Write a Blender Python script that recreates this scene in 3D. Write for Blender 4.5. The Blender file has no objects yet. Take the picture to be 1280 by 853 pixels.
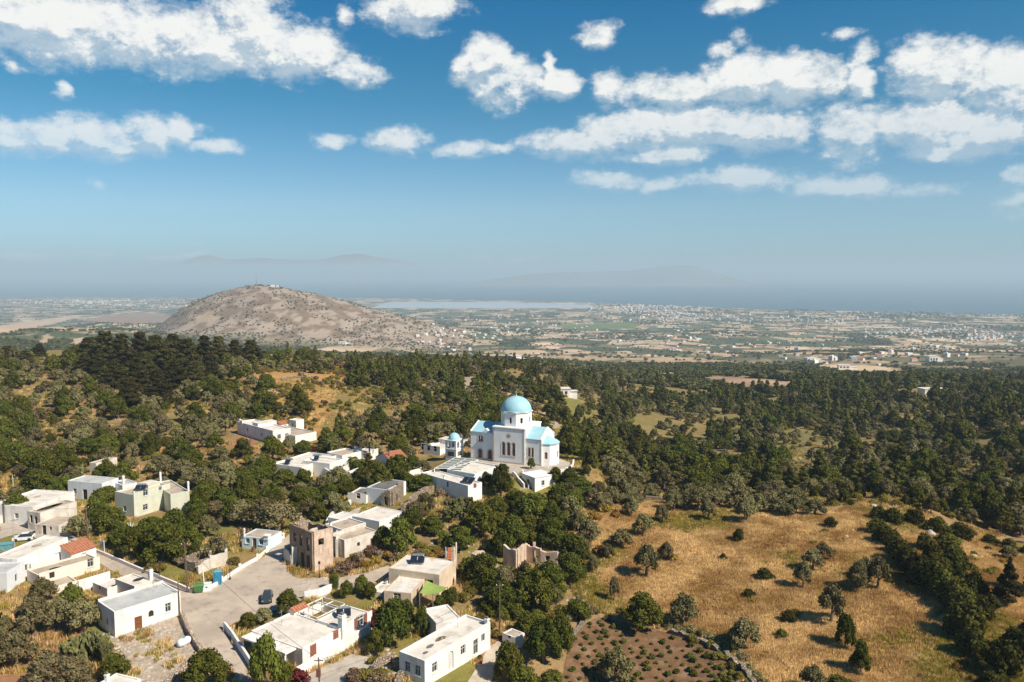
import bpy, bmesh, math, random
import numpy as np
from mathutils import Vector, Matrix
from mathutils.geometry import delaunay_2d_cdt
R = math.radians
random.seed(7)
rng = np.random.default_rng(11)
C = bpy.context.scene.collection
SC = bpy.context.scene

# ------------------------------------------------------------------ camera
CAMZ, PITCH, F = 50.0, R(4.9), 995.0
cd = bpy.data.cameras.new('camera'); cam = bpy.data.objects.new('camera', cd); C.objects.link(cam)
cd.sensor_width = 36.0; cd.lens = 36.0 * F / 1280.0; cd.clip_start = 1.0; cd.clip_end = 250000.0
cam.location = (0, 0, CAMZ); cam.rotation_euler = (R(90) - PITCH, 0, 0)
SC.camera = cam
SC.render.resolution_x, SC.render.resolution_y = 1024, 682

# ------------------------------------------------------------------ sun, sky, exposure
SUN_AZ = math.atan2(0.845, -0.565)          # compass-like angle from +Y towards +X
SUN_EL = R(44)
sd = bpy.data.lights.new('sun', 'SUN'); sd.energy = 4.9; sd.angle = R(0.5); sd.color = (1.0, 0.89, 0.73)
sun = bpy.data.objects.new('sun', sd); C.objects.link(sun)
sdir = Vector((math.sin(SUN_AZ) * math.cos(SUN_EL), math.cos(SUN_AZ) * math.cos(SUN_EL), math.sin(SUN_EL)))
sun.rotation_euler = sdir.to_track_quat('Z', 'Y').to_euler()
sun.location = (60, -60, 120)
SC.view_settings.view_transform = 'Standard'; SC.view_settings.look = 'None'
SC.view_settings.gamma = 1.0; SC.view_settings.exposure = 0.62
SC.view_settings.use_curve_mapping = False
SC.cycles.use_denoising = True
SC.cycles.max_bounces = 6; SC.cycles.diffuse_bounces = 3; SC.cycles.glossy_bounces = 2
SC.cycles.transmission_bounces = 2; SC.cycles.transparent_max_bounces = 4; SC.cycles.volume_bounces = 0

def pix_dir(u, v):
    cx = (u - 640.0) / F; cy = (v - 426.5) / F
    return (cx, math.cos(PITCH) - cy * math.sin(PITCH), -math.sin(PITCH) - cy * math.cos(PITCH))

def V2(dx, dy): return (dx, dy, 0)

class NT:
    """small helper for node trees"""
    def __init__(s, tree): s.t = tree; s.n = tree.nodes; s.l = tree.links
    def new(s, typ, **kw):
        nd = s.n.new(typ)
        for k, val in kw.items(): setattr(nd, k, val)
        return nd
    def set(s, sock, val):
        if hasattr(val, 'is_linked') or isinstance(val, bpy.types.NodeSocket): s.l.new(val, sock)
        elif val is not None: sock.default_value = val
    def math(s, op, a, b=None, c=None, clamp=False):
        nd = s.new('ShaderNodeMath', operation=op); nd.use_clamp = clamp
        for i, x in enumerate((a, b, c)):
            if x is not None: s.set(nd.inputs[i], x)
        return nd.outputs[0]
    def vm(s, op, a, b=None, out=0, scale=None):
        nd = s.new('ShaderNodeVectorMath', operation=op)
        s.set(nd.inputs[0], a)
        if b is not None: s.set(nd.inputs[1], b)
        if scale is not None: s.set(nd.inputs['Scale'], scale)
        return nd.outputs[out]
    def mix(s, f, a, b, mode='MIX'):
        nd = s.new('ShaderNodeMix', data_type='RGBA', blend_type=mode)
        s.set(nd.inputs[0], f); s.set(nd.inputs[6], a); s.set(nd.inputs[7], b)
        return nd.outputs[2]
    def noise(s, vec, scale, detail=4, rough=0.55, out=0, lac=2.0):
        nd = s.new('ShaderNodeTexNoise'); s.set(nd.inputs['Vector'], vec)
        nd.inputs['Scale'].default_value = scale; nd.inputs['Detail'].default_value = detail
        nd.inputs['Roughness'].default_value = rough; nd.inputs['Lacunarity'].default_value = lac
        return nd.outputs[out]
    def ramp(s, f, stops, interp='LINEAR'):
        nd = s.new('ShaderNodeValToRGB'); nd.color_ramp.interpolation = interp
        el = nd.color_ramp.elements
        while len(el) < len(stops): el.new(0.5)
        for e, (p, c) in zip(el, stops):
            e.position = p; e.color = (c if len(c) == 4 else (*c, 1)) if hasattr(c, '__len__') else (c, c, c, 1)
        s.set(nd.inputs[0], f)
        return nd.outputs[0]
    def smooth(s, x, a, b):
        nd = s.new('ShaderNodeMapRange', interpolation_type='SMOOTHSTEP')
        s.set(nd.inputs[0], x); nd.inputs[1].default_value = a; nd.inputs[2].default_value = b
        return nd.outputs[0]

# clouds: (u, v, half width, half height, strength) in the sky directions they stand in
CLOUDS = [
 (30,22,120,40,1),(140,38,110,36,1),(240,55,95,32,1),(312,38,52,46,1),(372,66,62,34,1),(440,90,46,17,.9),
 (40,172,75,20,.95),(120,170,70,22,.95),(185,166,45,24,1),(228,165,24,18,.9),(272,183,34,11,.75),
 (415,172,26,10,.8),(495,174,42,18,1),(585,188,30,14,.7),(625,190,25,8,.5),
 (602,82,34,30,1),(632,105,46,28,1),(692,108,30,18,.95),(684,82,9,20,.7),
 (520,8,62,26,1),(745,42,26,16,.9),(905,62,26,14,.75),(930,45,16,12,.6),(925,6,36,13,.95),(1052,38,26,8,.55),
 (762,108,26,24,.75),(835,112,55,20,1),(930,98,72,30,1),(1005,100,62,28,1),(1076,95,26,32,.9),(1165,92,62,36,1),(1240,108,66,36,1),(1320,110,50,36,1),
 (715,178,70,18,.95),(790,165,76,26,1),(890,158,100,30,1),(955,165,60,30,1),(1062,165,54,30,1),(1160,158,66,28,1),(1235,162,60,28,1),(1170,188,70,10,.8),(830,192,90,12,.85),
 (765,226,54,16,.72),(828,228,32,12,.66),(925,226,95,15,.76),(1055,232,95,17,.66),(1272,216,28,18,.7),(1150,238,60,12,.5),
 (28,320,46,5,.62),(118,318,30,4,.4),(222,317,36,4,.6),(640,326,40,9,.5),(1270,246,30,16,.55),(132,225,14,7,.35),(70,108,12,8,.5),(10,78,20,12,.6),(428,20,14,14,.55),
]
W = bpy.data.worlds.new('World'); SC.world = W; W.use_nodes = True
nt = NT(W.node_tree); nt.n.clear()
def build_world():
    sky = nt.new('ShaderNodeTexSky', sky_type='NISHITA'); sky.sun_disc = False
    sky.sun_elevation = SUN_EL; sky.sun_rotation = SUN_AZ
    sky.altitude = 300; sky.air_density = 1.0; sky.dust_density = 0.6; sky.ozone_density = 4.5
    tc = nt.new('ShaderNodeTexCoord')
    d = nt.vm('NORMALIZE', tc.outputs['Generated'])
    sep = nt.new('ShaderNodeSeparateXYZ'); nt.l.new(d, sep.inputs[0])
    x, y, z = sep.outputs
    az = nt.math('ARCTAN2', x, y)
    el = nt.math('ARCSINE', z)
    def field(pu, pv):                      # blob field with wobble, shared by the two samples
        comb = nt.new('ShaderNodeCombineXYZ'); nt.set(comb.inputs[0], pu); nt.set(comb.inputs[1], pv)
        p = comb.outputs[0]
        wob = nt.noise(nt.vm('MULTIPLY', p, (1, 1.5, 1)), 11.0, 3, 0.6, out=1)
        wob = nt.vm('MULTIPLY', nt.vm('SUBTRACT', wob, (.5, .5, .5)), (0.075, 0.035, 0))
        q = nt.vm('ADD', p, wob)
        best = None
        for (u, v, a, b, st) in CLOUDS:
            dx, dy, dz = pix_dir(u, v)
            L = math.sqrt(dx*dx + dy*dy + dz*dz); A = math.atan2(dx, dy); E = math.asin(dz / L)
            k = F * (1 + ((u-640)/F)**2)
            r = nt.vm('LENGTH', nt.vm('MULTIPLY', nt.vm('SUBTRACT', q, (A, E, 0)), (k/(a*1.33), F/(b*1.38), 0)), out=1)
            val = nt.math('MULTIPLY_ADD', r, -st, st)
            best = val if best is None else nt.math('MAXIMUM', best, val)
        return nt.math('MULTIPLY', best, 1.9)
    def puff(pu, pv):
        comb = nt.new('ShaderNodeCombineXYZ'); nt.set(comb.inputs[0], pu); nt.set(comb.inputs[1], pv)
        pn = nt.vm('MULTIPLY', comb.outputs[0], (1, 1.45, 1))
        na = nt.noise(pn, 17.0, 3, 0.55); nb = nt.noise(pn, 55.0, 7, 0.72)
        return nt.math('ADD', nt.math('MULTIPLY', na, 1.55), nt.math('MULTIPLY_ADD', nb, 1.65, -1.70)), na
    b0 = field(az, el); b1 = field(nt.math('ADD', az, 0.006), nt.math('ADD', el, 0.014))
    n0, a0 = puff(az, el); n1, a1 = puff(nt.math('ADD', az, 0.009), nt.math('ADD', el, 0.015))
    f0 = nt.math('ADD', nt.math('MINIMUM', b0, 1.0), n0); f1 = nt.math('ADD', b1, n1)
    dens = nt.smooth(f0, 0.05, 1.05)
    wide = nt.smooth(b0, -0.25, 0.25)
    dens = nt.math('MULTIPLY', dens, wide)
    # thin with the haze towards the horizon
    fade = nt.smooth(el, 0.02, 0.24)
    dens = nt.math('MULTIPLY', dens, nt.math('MULTIPLY_ADD', fade, 0.66, 0.30))
    lit = nt.smooth(nt.math('SUBTRACT', nt.math('ADD', b0, n0), f1), -0.42, 0.20)
    thick = nt.smooth(f0, 0.5, 1.5)
    dens = nt.math('MULTIPLY', dens, nt.math('MULTIPLY_ADD', lit, 0.30, 0.70))
    shade = nt.math('MULTIPLY_ADD', lit, 0.75, 0.25)
    shade = nt.math('MULTIPLY', shade, nt.math('MULTIPLY_ADD', thick, -0.10, 1.0))
    ccol = nt.mix(shade, (4.7, 5.5, 6.0, 1), (8.5, 8.4, 8.0, 1))
    skyc = sky.outputs[0]
    # the clear sky's own colour: deep blue overhead, pale and grey near the horizon
    tint = nt.ramp(nt.math('MULTIPLY', el, 1/0.6), [(0.0, (.60, .84, 1.02)), (0.05, (.58, .83, 1.02)), (0.133, (.67, .86, .94)), (0.34, (.17, .66, .75)), (0.52, (.0, .57, .76)), (.8, (.0, .47, .70)), (1, (.0, .42, .66))])
    skyc = nt.mix(1.0, skyc, tint, 'MULTIPLY')
    col = nt.mix(dens, skyc, ccol)
    bg = nt.new('ShaderNodeBackground'); nt.set(bg.inputs[0], col); bg.inputs[1].default_value = 0.0785
    out = nt.new('ShaderNodeOutputWorld'); nt.l.new(bg.outputs[0], out.inputs[0])
build_world()
try:
    W.cycles.sampling_method = 'MANUAL'; W.cycles.sample_map_resolution = 512
except Exception: pass

# ------------------------------------------------------------------ terrain height
U_ = np.array([-500, 0, 160, 320, 480, 640, 800, 960, 1120, 1280, 1800.])
S_ = (U_ - 640) / F
Y_ = np.array([30, 95, 130, 170, 210, 270, 350, 410, 500, 620, 800, 1050, 1400, 2000, 3000, 4500, 6500, 9500.])
Z_ = np.array([
#  -500   0  160  320  480  640  800  960 1120 1280 1800
 [  -2, -2,  -2,  -2,  -3,  -6,  -8,  -8,  -8,  -8, -10],   # 30
 [   0, -1,  -1,  -1,  -1,  -3,  -6,  -5,  -4,  -3,  -4],   # 95
 [   0,  0,   0,   0,   0,  -1,  -3,  -2,   0,   0,  -2],   # 130
 [   1,  0,   0,   0, 1.5,   1,  -1,  -1,   0,  -7,  -8],   # 170
 [   2,  1, 1.5,   2,   2,   2,  -8,  -9,  -9, -13, -13],   # 210
 [   5,  4,   4,   4,   2,  -3, -16, -16, -15, -15, -15],   # 270
 [   9,  8,   9,   8,   3,  -5, -20, -21, -20, -16, -14],   # 350
 [  10,  9,  11,   8,   2,  -4, -22, -25, -24, -19, -16],   # 410
 [   2, -2,   3,   0,  -6,  -8, -27, -31, -30, -25, -22],   # 500
 [ -22,-25, -20, -18, -20, -24, -36, -38, -38, -40, -40],   # 620
 [ -45,-50, -48, -45, -42, -45, -51, -55, -58, -60, -60],   # 800
 [ -58,-62, -64, -66, -66, -68, -75, -78, -82, -84, -84],   # 1050
 [ -60,-62, -66, -85, -95,-100,-104,-108,-112,-112,-112],   # 1400
 [ -88,-92, -98,-130,-148,-142,-142,-146,-148,-146,-146],   # 2000
 [-170,-180,-188,-190,-190,-188,-188,-190,-190,-188,-188],  # 3000
 [-222,-226,-228,-228,-228,-228,-228,-228,-228,-228,-228],  # 4500
 [-243]*11,
 [-248]*11], dtype=float)
def _cub(t):
    return np.stack([(-t + 2*t*t - t**3) / 2, (2 - 5*t*t + 3*t**3) / 2, (t + 4*t*t - 3*t**3) / 2, (-t*t + t**3) / 2])
LY = np.log(Y_)
def _idx(val, arr):
    val = np.clip(val, arr[0], arr[-1] - 1e-9)
    i = np.clip(np.searchsorted(arr, val, side='right') - 1, 0, len(arr) - 2)
    return i, (val - arr[i]) / (arr[i+1] - arr[i])
def _h2(ix, iy, seed):
    n = (ix.astype(np.int64) * 374761393 + iy.astype(np.int64) * 668265263 + seed * 1442695041) & 0x7fffffff
    n = ((n ^ (n >> 13)) * 1274126177) & 0x7fffffff
    return ((n ^ (n >> 16)) & 0xffff) / 65535.0
def vnoise(x, y, sc, seed=0):
    x = np.asarray(x, float) / sc; y = np.asarray(y, float) / sc
    ix = np.floor(x); iy = np.floor(y); fx = x - ix; fy = y - iy
    fx = fx*fx*(3-2*fx); fy = fy*fy*(3-2*fy)
    a = _h2(ix, iy, seed); b = _h2(ix+1, iy, seed); c = _h2(ix, iy+1, seed); d = _h2(ix+1, iy+1, seed)
    return (a*(1-fx)+b*fx)*(1-fy) + (c*(1-fx)+d*fx)*fy
def fbm(x, y, sc, octv=4, seed=0):
    s = 0; a = .5; t = 0
    for o in range(octv):
        s = s + a * vnoise(x, y, sc / 2**o, seed + o * 17); t += a; a *= .55
    return s / t
def sstep(x, a, b):
    t = np.clip((np.asarray(x, float) - a) / (b - a), 0, 1); return t*t*(3-2*t)
def zray(v, Y):
    d = pix_dir(640, v); return CAMZ + Y * d[2] / d[1]
# the brown hill with the mast: silhouette (u, v) of its ridge at 2.7 km
HR = [(165, 436), (186, 420), (206, 402), (224, 388), (240, 378), (270, 367), (300, 359), (320, 356.5), (345, 358), (370, 363), (400, 369), (430, 376), (465, 387), (500, 395), (540, 405), (575, 415), (610, 425), (660, 436)]
HS = np.array([(u - 640) / F for u, v in HR]); HZ = np.array([zray(v, 2700) for u, v in HR])
CO_U = np.array([-600, 0, 300, 470, 600, 740, 950, 1280, 1900.]); CO_V = np.array([371, 372, 372.5, 373.2, 375, 379, 388, 396, 404.])
SEA = -250.0
CO_Y = np.array([(CAMZ - SEA) / ((CAMZ - zray(v, 1.0)) ) for v in CO_V])
def coastY(s): return np.interp(s, (CO_U - 640) / F, CO_Y)
def G(x, y):
    x = np.asarray(x, float); y = np.maximum(np.asarray(y, float), 30.0)
    s = x / np.maximum(y, 60.0)
    i, t = _idx(s, S_); j, w = _idx(np.log(y), LY)
    wx = _cub(t); wy = _cub(w); z = 0
    for a in range(4):
        for b in range(4):
            z = z + wy[a] * wx[b] * Z_[np.clip(j + a - 1, 0, len(Y_) - 1), np.clip(i + b - 1, 0, len(S_) - 1)]
    # mid-distance lumps and gullies
    far = sstep(y, 180, 420); amp = 9.0 * far * (1 - sstep(y, 2600, 3800))
    z = z + amp * (fbm(x, y, 160, 4, 3) - .5) * 1.6
    rgt = sstep(s, .22, .35) * sstep(y, 190, 240)
    z = z + rgt * 5.0 * (fbm(x, y, 45, 3, 9) - .5)
    fld = sstep(s, .03, .12) * (1 - sstep(y, 165, 200))
    z = z + fld * 2.2 * (fbm(x, y, 26, 4, 21) - .5)
    z = z + sstep(y, 1100, 1500) * (1 - sstep(y, 2400, 3600)) * 26 * (fbm(x, y, 420, 4, 5) - .5)
    z = z + 0.22 * (fbm(x, y, 6, 3, 31) - .5) * (1 - sstep(y, 300, 600))
    # church knoll
    r = np.hypot((x - 3) / 19, (y - 190) / 14)
    z = z + (4.0 - z) * (1 - sstep(r, .85, 1.45))
    # brown hill
    hz = np.interp(s, HS, HZ, left=-400, right=-400)
    cen = 2700.0 - 500 * sstep(s, -.33, -.1)
    front = np.clip((y - 1900) / 800.0, 0, 1); back = np.clip(1 - (y - 2700) / 900.0, 0, 1)
    prof = np.where(y < 2700, front, back); prof = prof * prof * (3 - 2 * prof)
    gul = (fbm(x * 1.6, y * .45, 150, 4, 41) - .5) * 34
    up = np.maximum(hz - z, 0) * prof
    z = z + up + gul * prof * (1 - prof) * 3.2 * np.clip(up / 60, 0, 1)
    # dark green hill at the far left edge
    q = np.hypot((s + .80) / .20, (y - 2600) / 700.0); z = np.maximum(z, np.where(q < 1, -190 + 165 * (1 - q**2)**1.5, -999))
    # low brown rise in front of the coast towns
    q = np.hypot((s + .485) / .14, (y - 3300) / 700.0); z = np.maximum(z, np.where(q < 1, -215 + 55 * (1 - q**2)**1.5, -999))
    q = (1 - np.abs((s + .035) / .145)) ; lag = (q > 0) & (y > 6650 + 500 * np.maximum(0, s)) & (y < np.minimum(8250, coastY(s) - 450)) & (y < 6650 + 9000 * q)
    z = np.where(lag, -249.4, z)
    co = coastY(s) + 160 * (fbm(x, y, 700, 3, 77) - .5)
    z = np.where(y > co, np.minimum(z, SEA - .5 - (y - co) * .02), z)
    return z
def g(x, y): return float(G(np.array([x]), np.array([y]))[0])
def at(u, v, hgt=0.0):
    """where the line of sight through (u, v) meets the ground (raised by hgt)"""
    d = pix_dir(u, v)
    ys = np.concatenate([np.arange(55, 700, .5), np.geomspace(700, 9000, 1600)])
    zz = CAMZ + ys * d[2] / d[1]; xx = ys * d[0] / d[1]
    gg = G(xx, ys) + hgt
    k = np.argmax(zz <= gg)
    if k == 0: k = len(ys) - 1
    a = zz[k-1] - gg[k-1]; b = gg[k] - zz[k]; t = a / (a + b + 1e-9)
    Y = ys[k-1] + (ys[k] - ys[k-1]) * t
    return Vector((Y * d[0] / d[1], Y, CAMZ + Y * d[2] / d[1]))
def onplane(u, v, z):
    d = pix_dir(u, v); Y = (z - CAMZ) * d[1] / d[2]
    return Vector((Y * d[0] / d[1], Y, z))
def proj(x, y, z):
    cz = z - CAMZ
    fw = y * math.cos(PITCH) - cz * math.sin(PITCH); up = y * math.sin(PITCH) + cz * math.cos(PITCH)
    return 640 + F * x / fw, 426.5 - F * up / fw
def inpoly(px, py, poly):
    px = np.asarray(px, float); py = np.asarray(py, float); ins = np.zeros(px.shape, bool)
    n = len(poly)
    for i in range(n):
        x0, y0 = poly[i]; x1, y1 = poly[(i+1) % n]
        if y0 == y1: continue
        c = ((y0 > py) != (y1 > py)) & (px < (x1 - x0) * (py - y0) / (y1 - y0) + x0)
        ins ^= c
    return ins
# ------------------------------------------------------------------ materials
MATS = {}
def newmat(name):
    m = bpy.data.materials.new(name); m.use_nodes = True; t = NT(m.node_tree); t.n.clear(); MATS[name] = m
    out = t.new('ShaderNodeOutputMaterial'); b = t.new('ShaderNodeBsdfPrincipled'); t.l.new(b.outputs[0], out.inputs[0])
    return m, t, b
def surf(name, c1, c2=None, scale=1.5, rough=.85, bump=0.0, bscale=8.0, stain=None, metal=0.0, streak=False, detail=6, spec=.3):
    """a surface with uneven colour, patchy stains and a little relief"""
    m, t, b = newmat(name)
    tc = t.new('ShaderNodeTexCoord'); p = tc.outputs['Object']
    geo = t.new('ShaderNodeNewGeometry')
    pos = geo.outputs['Position']
    col = (*c1, 1)
    if c2 is not None:
        n = t.noise(pos, scale, detail, .62)
        col = t.mix(t.smooth(n, .36, .66), (*c1, 1), (*c2, 1))
    if stain is not None:
        sc, amt = stain[3], stain[4]
        q = t.vm('MULTIPLY', pos, (1, 1, .22)) if streak else pos
        n2 = t.noise(q, sc, 7, .7)
        col = t.mix(t.math('MULTIPLY', t.smooth(n2, .50, .68), amt), col, (*stain[:3], 1))
    t.set(b.inputs['Base Color'], col)
    b.inputs['Roughness'].default_value = rough; b.inputs['Metallic'].default_value = metal
    b.inputs['Specular IOR Level'].default_value = spec
    if bump:
        bp = t.new('ShaderNodeBump'); bp.inputs['Strength'].default_value = 1.0; bp.inputs['Distance'].default_value = bump
        t.set(bp.inputs['Height'], t.noise(pos, bscale, 5, .65)); t.l.new(bp.outputs[0], b.inputs['Normal'])
    return m
surf('whitewash', (.75, .725, .69), (.68, .65, .61), .5, .8, .02, 3, (.44, .40, .34, .9, .62), streak=True)
surf('whitewash_cool', (.66, .68, .70), (.60, .62, .63), .5, .8, .02, 3, (.42, .41, .38, .9, .4), streak=True)
surf('whitewash_old', (.62, .58, .52), (.50, .45, .39), .6, .9, .04, 3, (.30, .24, .18, .7, .7), streak=True)
surf('pale_blue', (.56, .68, .74), (.50, .62, .69), .5, .8, .02, 3, (.40, .44, .44, .9, .4), streak=True)
surf('pale_green', (.55, .56, .46), (.49, .50, .41), .5, .8, .01, 3, (.36, .36, .30, .9, .4), streak=True)
surf('ochre_plaster', (.60, .49, .36), (.50, .40, .29), .6, .85, .02, 3, (.32, .26, .20, .9, .4), streak=True)
surf('cream', (.72, .64, .55), (.64, .56, .47), .5, .85, .02, 3, (.42, .34, .27, .8, .5), streak=True)
surf('church_white', (.76, .75, .73), (.71, .70, .68), .4, .75, .0, 3, (.60, .59, .56, .7, .3), streak=True)
surf('church_trim', (.55, .47, .40), (.47, .40, .34), 2, .8, .01, 6)
surf('church_blue', (.27, .49, .57), (.32, .53, .60), .7, .6, .0, 3, (.32, .50, .56, 1.3, .5))
surf('brown_wood', (.22, .075, .035), (.15, .05, .025), 3, .55, .0)
surf('brown_shutter', (.25, .10, .065), (.19, .075, .05), 3, .6)
surf('blue_paint', (.03, .22, .42), (.04, .17, .34), 3, .5)
surf('roof_white', (.66, .62, .56), (.55, .51, .45), .45, .9, .02, 2, (.30, .25, .20, .55, .6))
surf('roof_grey', (.46, .47, .46), (.38, .39, .38), .45, .85, .02, 2, (.25, .23, .21, .6, .5))
surf('roof_beige', (.44, .37, .29), (.34, .28, .22), .5, .95, .03, 2, (.20, .15, .11, .6, .6))
surf('roof_dark', (.16, .16, .15), (.11, .11, .11), .5, .9, .02, 2, (.07, .06, .05, .8, .5))
surf('rock', (.46, .41, .35), (.28, .24, .20), .8, .95, .1, 1.5)
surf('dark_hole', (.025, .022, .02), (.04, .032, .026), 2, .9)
surf('glass_dark', (.03, .04, .05), None, 1, .12, spec=.6)
surf('window_frame', (.55, .55, .53), None, 1, .5)
surf('metal_grey', (.42, .43, .44), (.34, .35, .36), 3, .4, metal=.6)
surf('steel_tank', (.62, .63, .64), (.5, .5, .52), 3, .3, metal=.8)
surf('panel_dark', (.012, .018, .028), (.02, .028, .04), 3, .15, spec=.6)
surf('wood_pole', (.15, .10, .07), (.10, .07, .05), 4, .9)
surf('pale_pole', (.40, .38, .34), (.33, .31, .28), 4, .8)
surf('cable', (.03, .03, .03), None, 1, .7)
surf('bin_green', (.07, .19, .06), (.06, .15, .06), 2, .5)
surf('cabin_blue', (.03, .23, .40), (.04, .19, .33), 2, .5)
surf('car_grey', (.035, .045, .05), None, 1, .25, spec=.6)
surf('tyre', (.02, .02, .02), None, 1, .8)
surf('light_red', (.35, .02, .015), None, 1, .3)
surf('awning_green', (.28, .37, .09), (.24, .33, .08), 1.2, .8)
surf('plastic_white', (.72, .74, .75), (.62, .65, .67), 2, .5)
surf('teal_sheet', (.10, .28, .33), (.14, .32, .36), 2, .6)
surf('terracotta', (.46, .16, .08), (.36, .12, .06), 3, .85, .02, 6)
surf('concrete', (.44, .39, .33), (.35, .31, .26), .6, .92, .02, 3, (.22, .19, .16, .8, .5))
surf('plaza_paving', (.46, .385, .31), (.35, .29, .235), .16, .93, .01, 5, (.22, .185, .155, .5, .6), detail=10)
surf('track', (.45, .39, .31), (.37, .31, .24), .5, .95, .03, 4, (.26, .21, .16, .7, .5), detail=9)
surf('rubble_ground', (.42, .34, .26), (.28, .22, .16), 1.0, .95, .10, 2, (.55, .48, .40, 2.2, .6), detail=9)
surf('vine_soil', (.175, .095, .045), (.115, .065, .03), .7, .95, .08, 3, (.30, .19, .13, .5, .6), detail=9)
surf('roof_tile_flat', (.46, .17, .09), (.36, .13, .07), 2, .85)
def masonry(name, c1, c2, c3, sc=2.2):
    m, t, b = newmat(name); pos = t.new('ShaderNodeNewGeometry').outputs['Position']
    vo = t.new('ShaderNodeTexVoronoi'); t.set(vo.inputs['Vector'], t.vm('MULTIPLY', pos, (1, 1, 1.6))); vo.inputs['Scale'].default_value = sc
    ed = t.new('ShaderNodeTexVoronoi', feature='DISTANCE_TO_EDGE'); t.set(ed.inputs['Vector'], t.vm('MULTIPLY', pos, (1, 1, 1.6))); ed.inputs['Scale'].default_value = sc
    sp = t.new('ShaderNodeSeparateColor'); t.set(sp.inputs[0], vo.outputs['Color'])
    c = t.mix(sp.outputs[0], (*c1, 1), (*c2, 1)); n = t.noise(pos, .9, 6, .7)
    c = t.mix(t.smooth(n, .45, .62), c, (*c3, 1)); c = t.mix(t.smooth(ed.outputs[0], .0, .09), (c2[0]*.4, c2[1]*.4, c2[2]*.4, 1), c)
    t.set(b.inputs['Base Color'], c); b.inputs['Roughness'].default_value = .95
    bp = t.new('ShaderNodeBump'); bp.inputs['Distance'].default_value = .12; t.set(bp.inputs['Height'], t.smooth(ed.outputs[0], 0, .2)); t.l.new(bp.outputs[0], b.inputs['Normal'])
masonry('stone', (.44, .35, .26), (.24, .18, .13), (.38, .29, .21))
masonry('stone_pale', (.56, .45, .35), (.38, .29, .22), (.52, .40, .30), 2.6)
surf('ruin_plaster', (.60, .47, .37), (.46, .34, .26), .8, .95, .08, 3, (.26, .18, .13, .8, .7), streak=True)
surf('ruin_brown', (.30, .21, .145), (.20, .135, .09), .8, .95, .08, 3, (.44, .34, .26, .7, .6), streak=True)
masonry('stone_dark', (.28, .195, .13), (.16, .11, .075), (.36, .26, .18))
masonry('dry_stone', (.42, .36, .29), (.24, .20, .15), (.20, .17, .10), 3.4)
def tile_mat():
    m, t, b = newmat('roof_tile')
    tc = t.new('ShaderNodeTexCoord'); w = t.new('ShaderNodeTexWave', wave_type='BANDS', bands_direction='X')
    t.set(w.inputs['Vector'], tc.outputs['UV']); w.inputs['Scale'].default_value = 1.4; w.inputs['Distortion'].default_value = .3
    n = t.noise(t.new('ShaderNodeNewGeometry').outputs['Position'], 2.5, 5, .6)
    c = t.mix(t.smooth(n, .35, .65), (.40, .165, .09, 1), (.29, .11, .06, 1))
    c = t.mix(t.math('MULTIPLY', w.outputs[0], .45), c, (.20, .07, .04, 1))
    t.set(b.inputs['Base Color'], c); b.inputs['Roughness'].default_value = .85
tile_mat()

def foliage(name, c1, c2, trans=.13, var=.6, ns=.9, wn_=.45):
    """leaves: colour differs from tree to tree and from spray to spray"""
    m = bpy.data.materials.new(name); m.use_nodes = True; t = NT(m.node_tree); t.n.clear(); MATS[name] = m
    out = t.new('ShaderNodeOutputMaterial')
    oi = t.new('ShaderNodeObjectInfo'); geo = t.new('ShaderNodeNewGeometry')
    n = t.noise(geo.outputs['Position'], ns, 4, .65)
    f = t.math('ADD', t.math('MULTIPLY', oi.outputs['Random'], 1 - wn_), t.math('MULTIPLY', t.smooth(n, .36, .64), wn_))
    c = t.mix(f, (*c1, 1), (*c2, 1))
    isl = geo.outputs['Random Per Island']
    hs = t.new('ShaderNodeHueSaturation'); t.set(hs.inputs['Color'], c)
    wn = t.new('ShaderNodeTexWhiteNoise', noise_dimensions='1D'); t.set(wn.inputs['W'], t.math('MULTIPLY', oi.outputs['Random'], 91.7))
    t.set(hs.inputs['Hue'], t.math('MULTIPLY_ADD', wn.outputs[0], .034, .483))
    t.set(hs.inputs['Value'], t.math('ADD', t.math('MULTIPLY_ADD', isl, var, 1 - var * .5), t.math('MULTIPLY_ADD', wn.outputs[0], .5, -.25)))
    d = t.new('ShaderNodeBsdfDiffuse'); t.set(d.inputs[0], hs.outputs[0])
    tr = t.new('ShaderNodeBsdfTranslucent'); t.set(tr.inputs[0], t.mix(1.0, hs.outputs[0], (1.15, 1.1, .5, 1), 'MULTIPLY'))
    mx = t.new('ShaderNodeMixShader'); mx.inputs[0].default_value = trans
    t.l.new(d.outputs[0], mx.inputs[1]); t.l.new(tr.outputs[0], mx.inputs[2]); t.l.new(mx.outputs[0], out.inputs[0])
foliage('leaf_olive', (0.1100, 0.0986, 0.0422), (0.2256, 0.1955, 0.0940))
foliage('leaf_dark', (0.0455, 0.0586, 0.0112), (0.1243, 0.1243, 0.0216))
foliage('leaf_pine', (0.0537, 0.0590, 0.0129), (0.1548, 0.1433, 0.0367))
foliage('leaf_cypress', (0.0281, 0.0281, 0.0101), (0.0709, 0.0613, 0.0204))
foliage('leaf_citrus', (0.0836, 0.1012, 0.0158), (0.1410, 0.1457, 0.0263))
foliage('leaf_scrub', (0.1045, 0.0998, 0.0210), (0.2233, 0.1777, 0.0427))
foliage('leaf_dry', (0.1672, 0.1100, 0.0660), (0.2350, 0.1692, 0.1128))
foliage('leaf_gold', (0.2288, 0.1496, 0.0264), (0.2820, 0.1692, 0.0376))
foliage('leaf_vine', (0.0572, 0.0748, 0.0132), (0.1128, 0.1222, 0.0282))
foliage('leaf_sage', (0.1760, 0.1584, 0.0660), (0.2538, 0.2256, 0.1034))
foliage('leaf_cactus', (0.1144, 0.1232, 0.0440), (0.1974, 0.1880, 0.0799))
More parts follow.
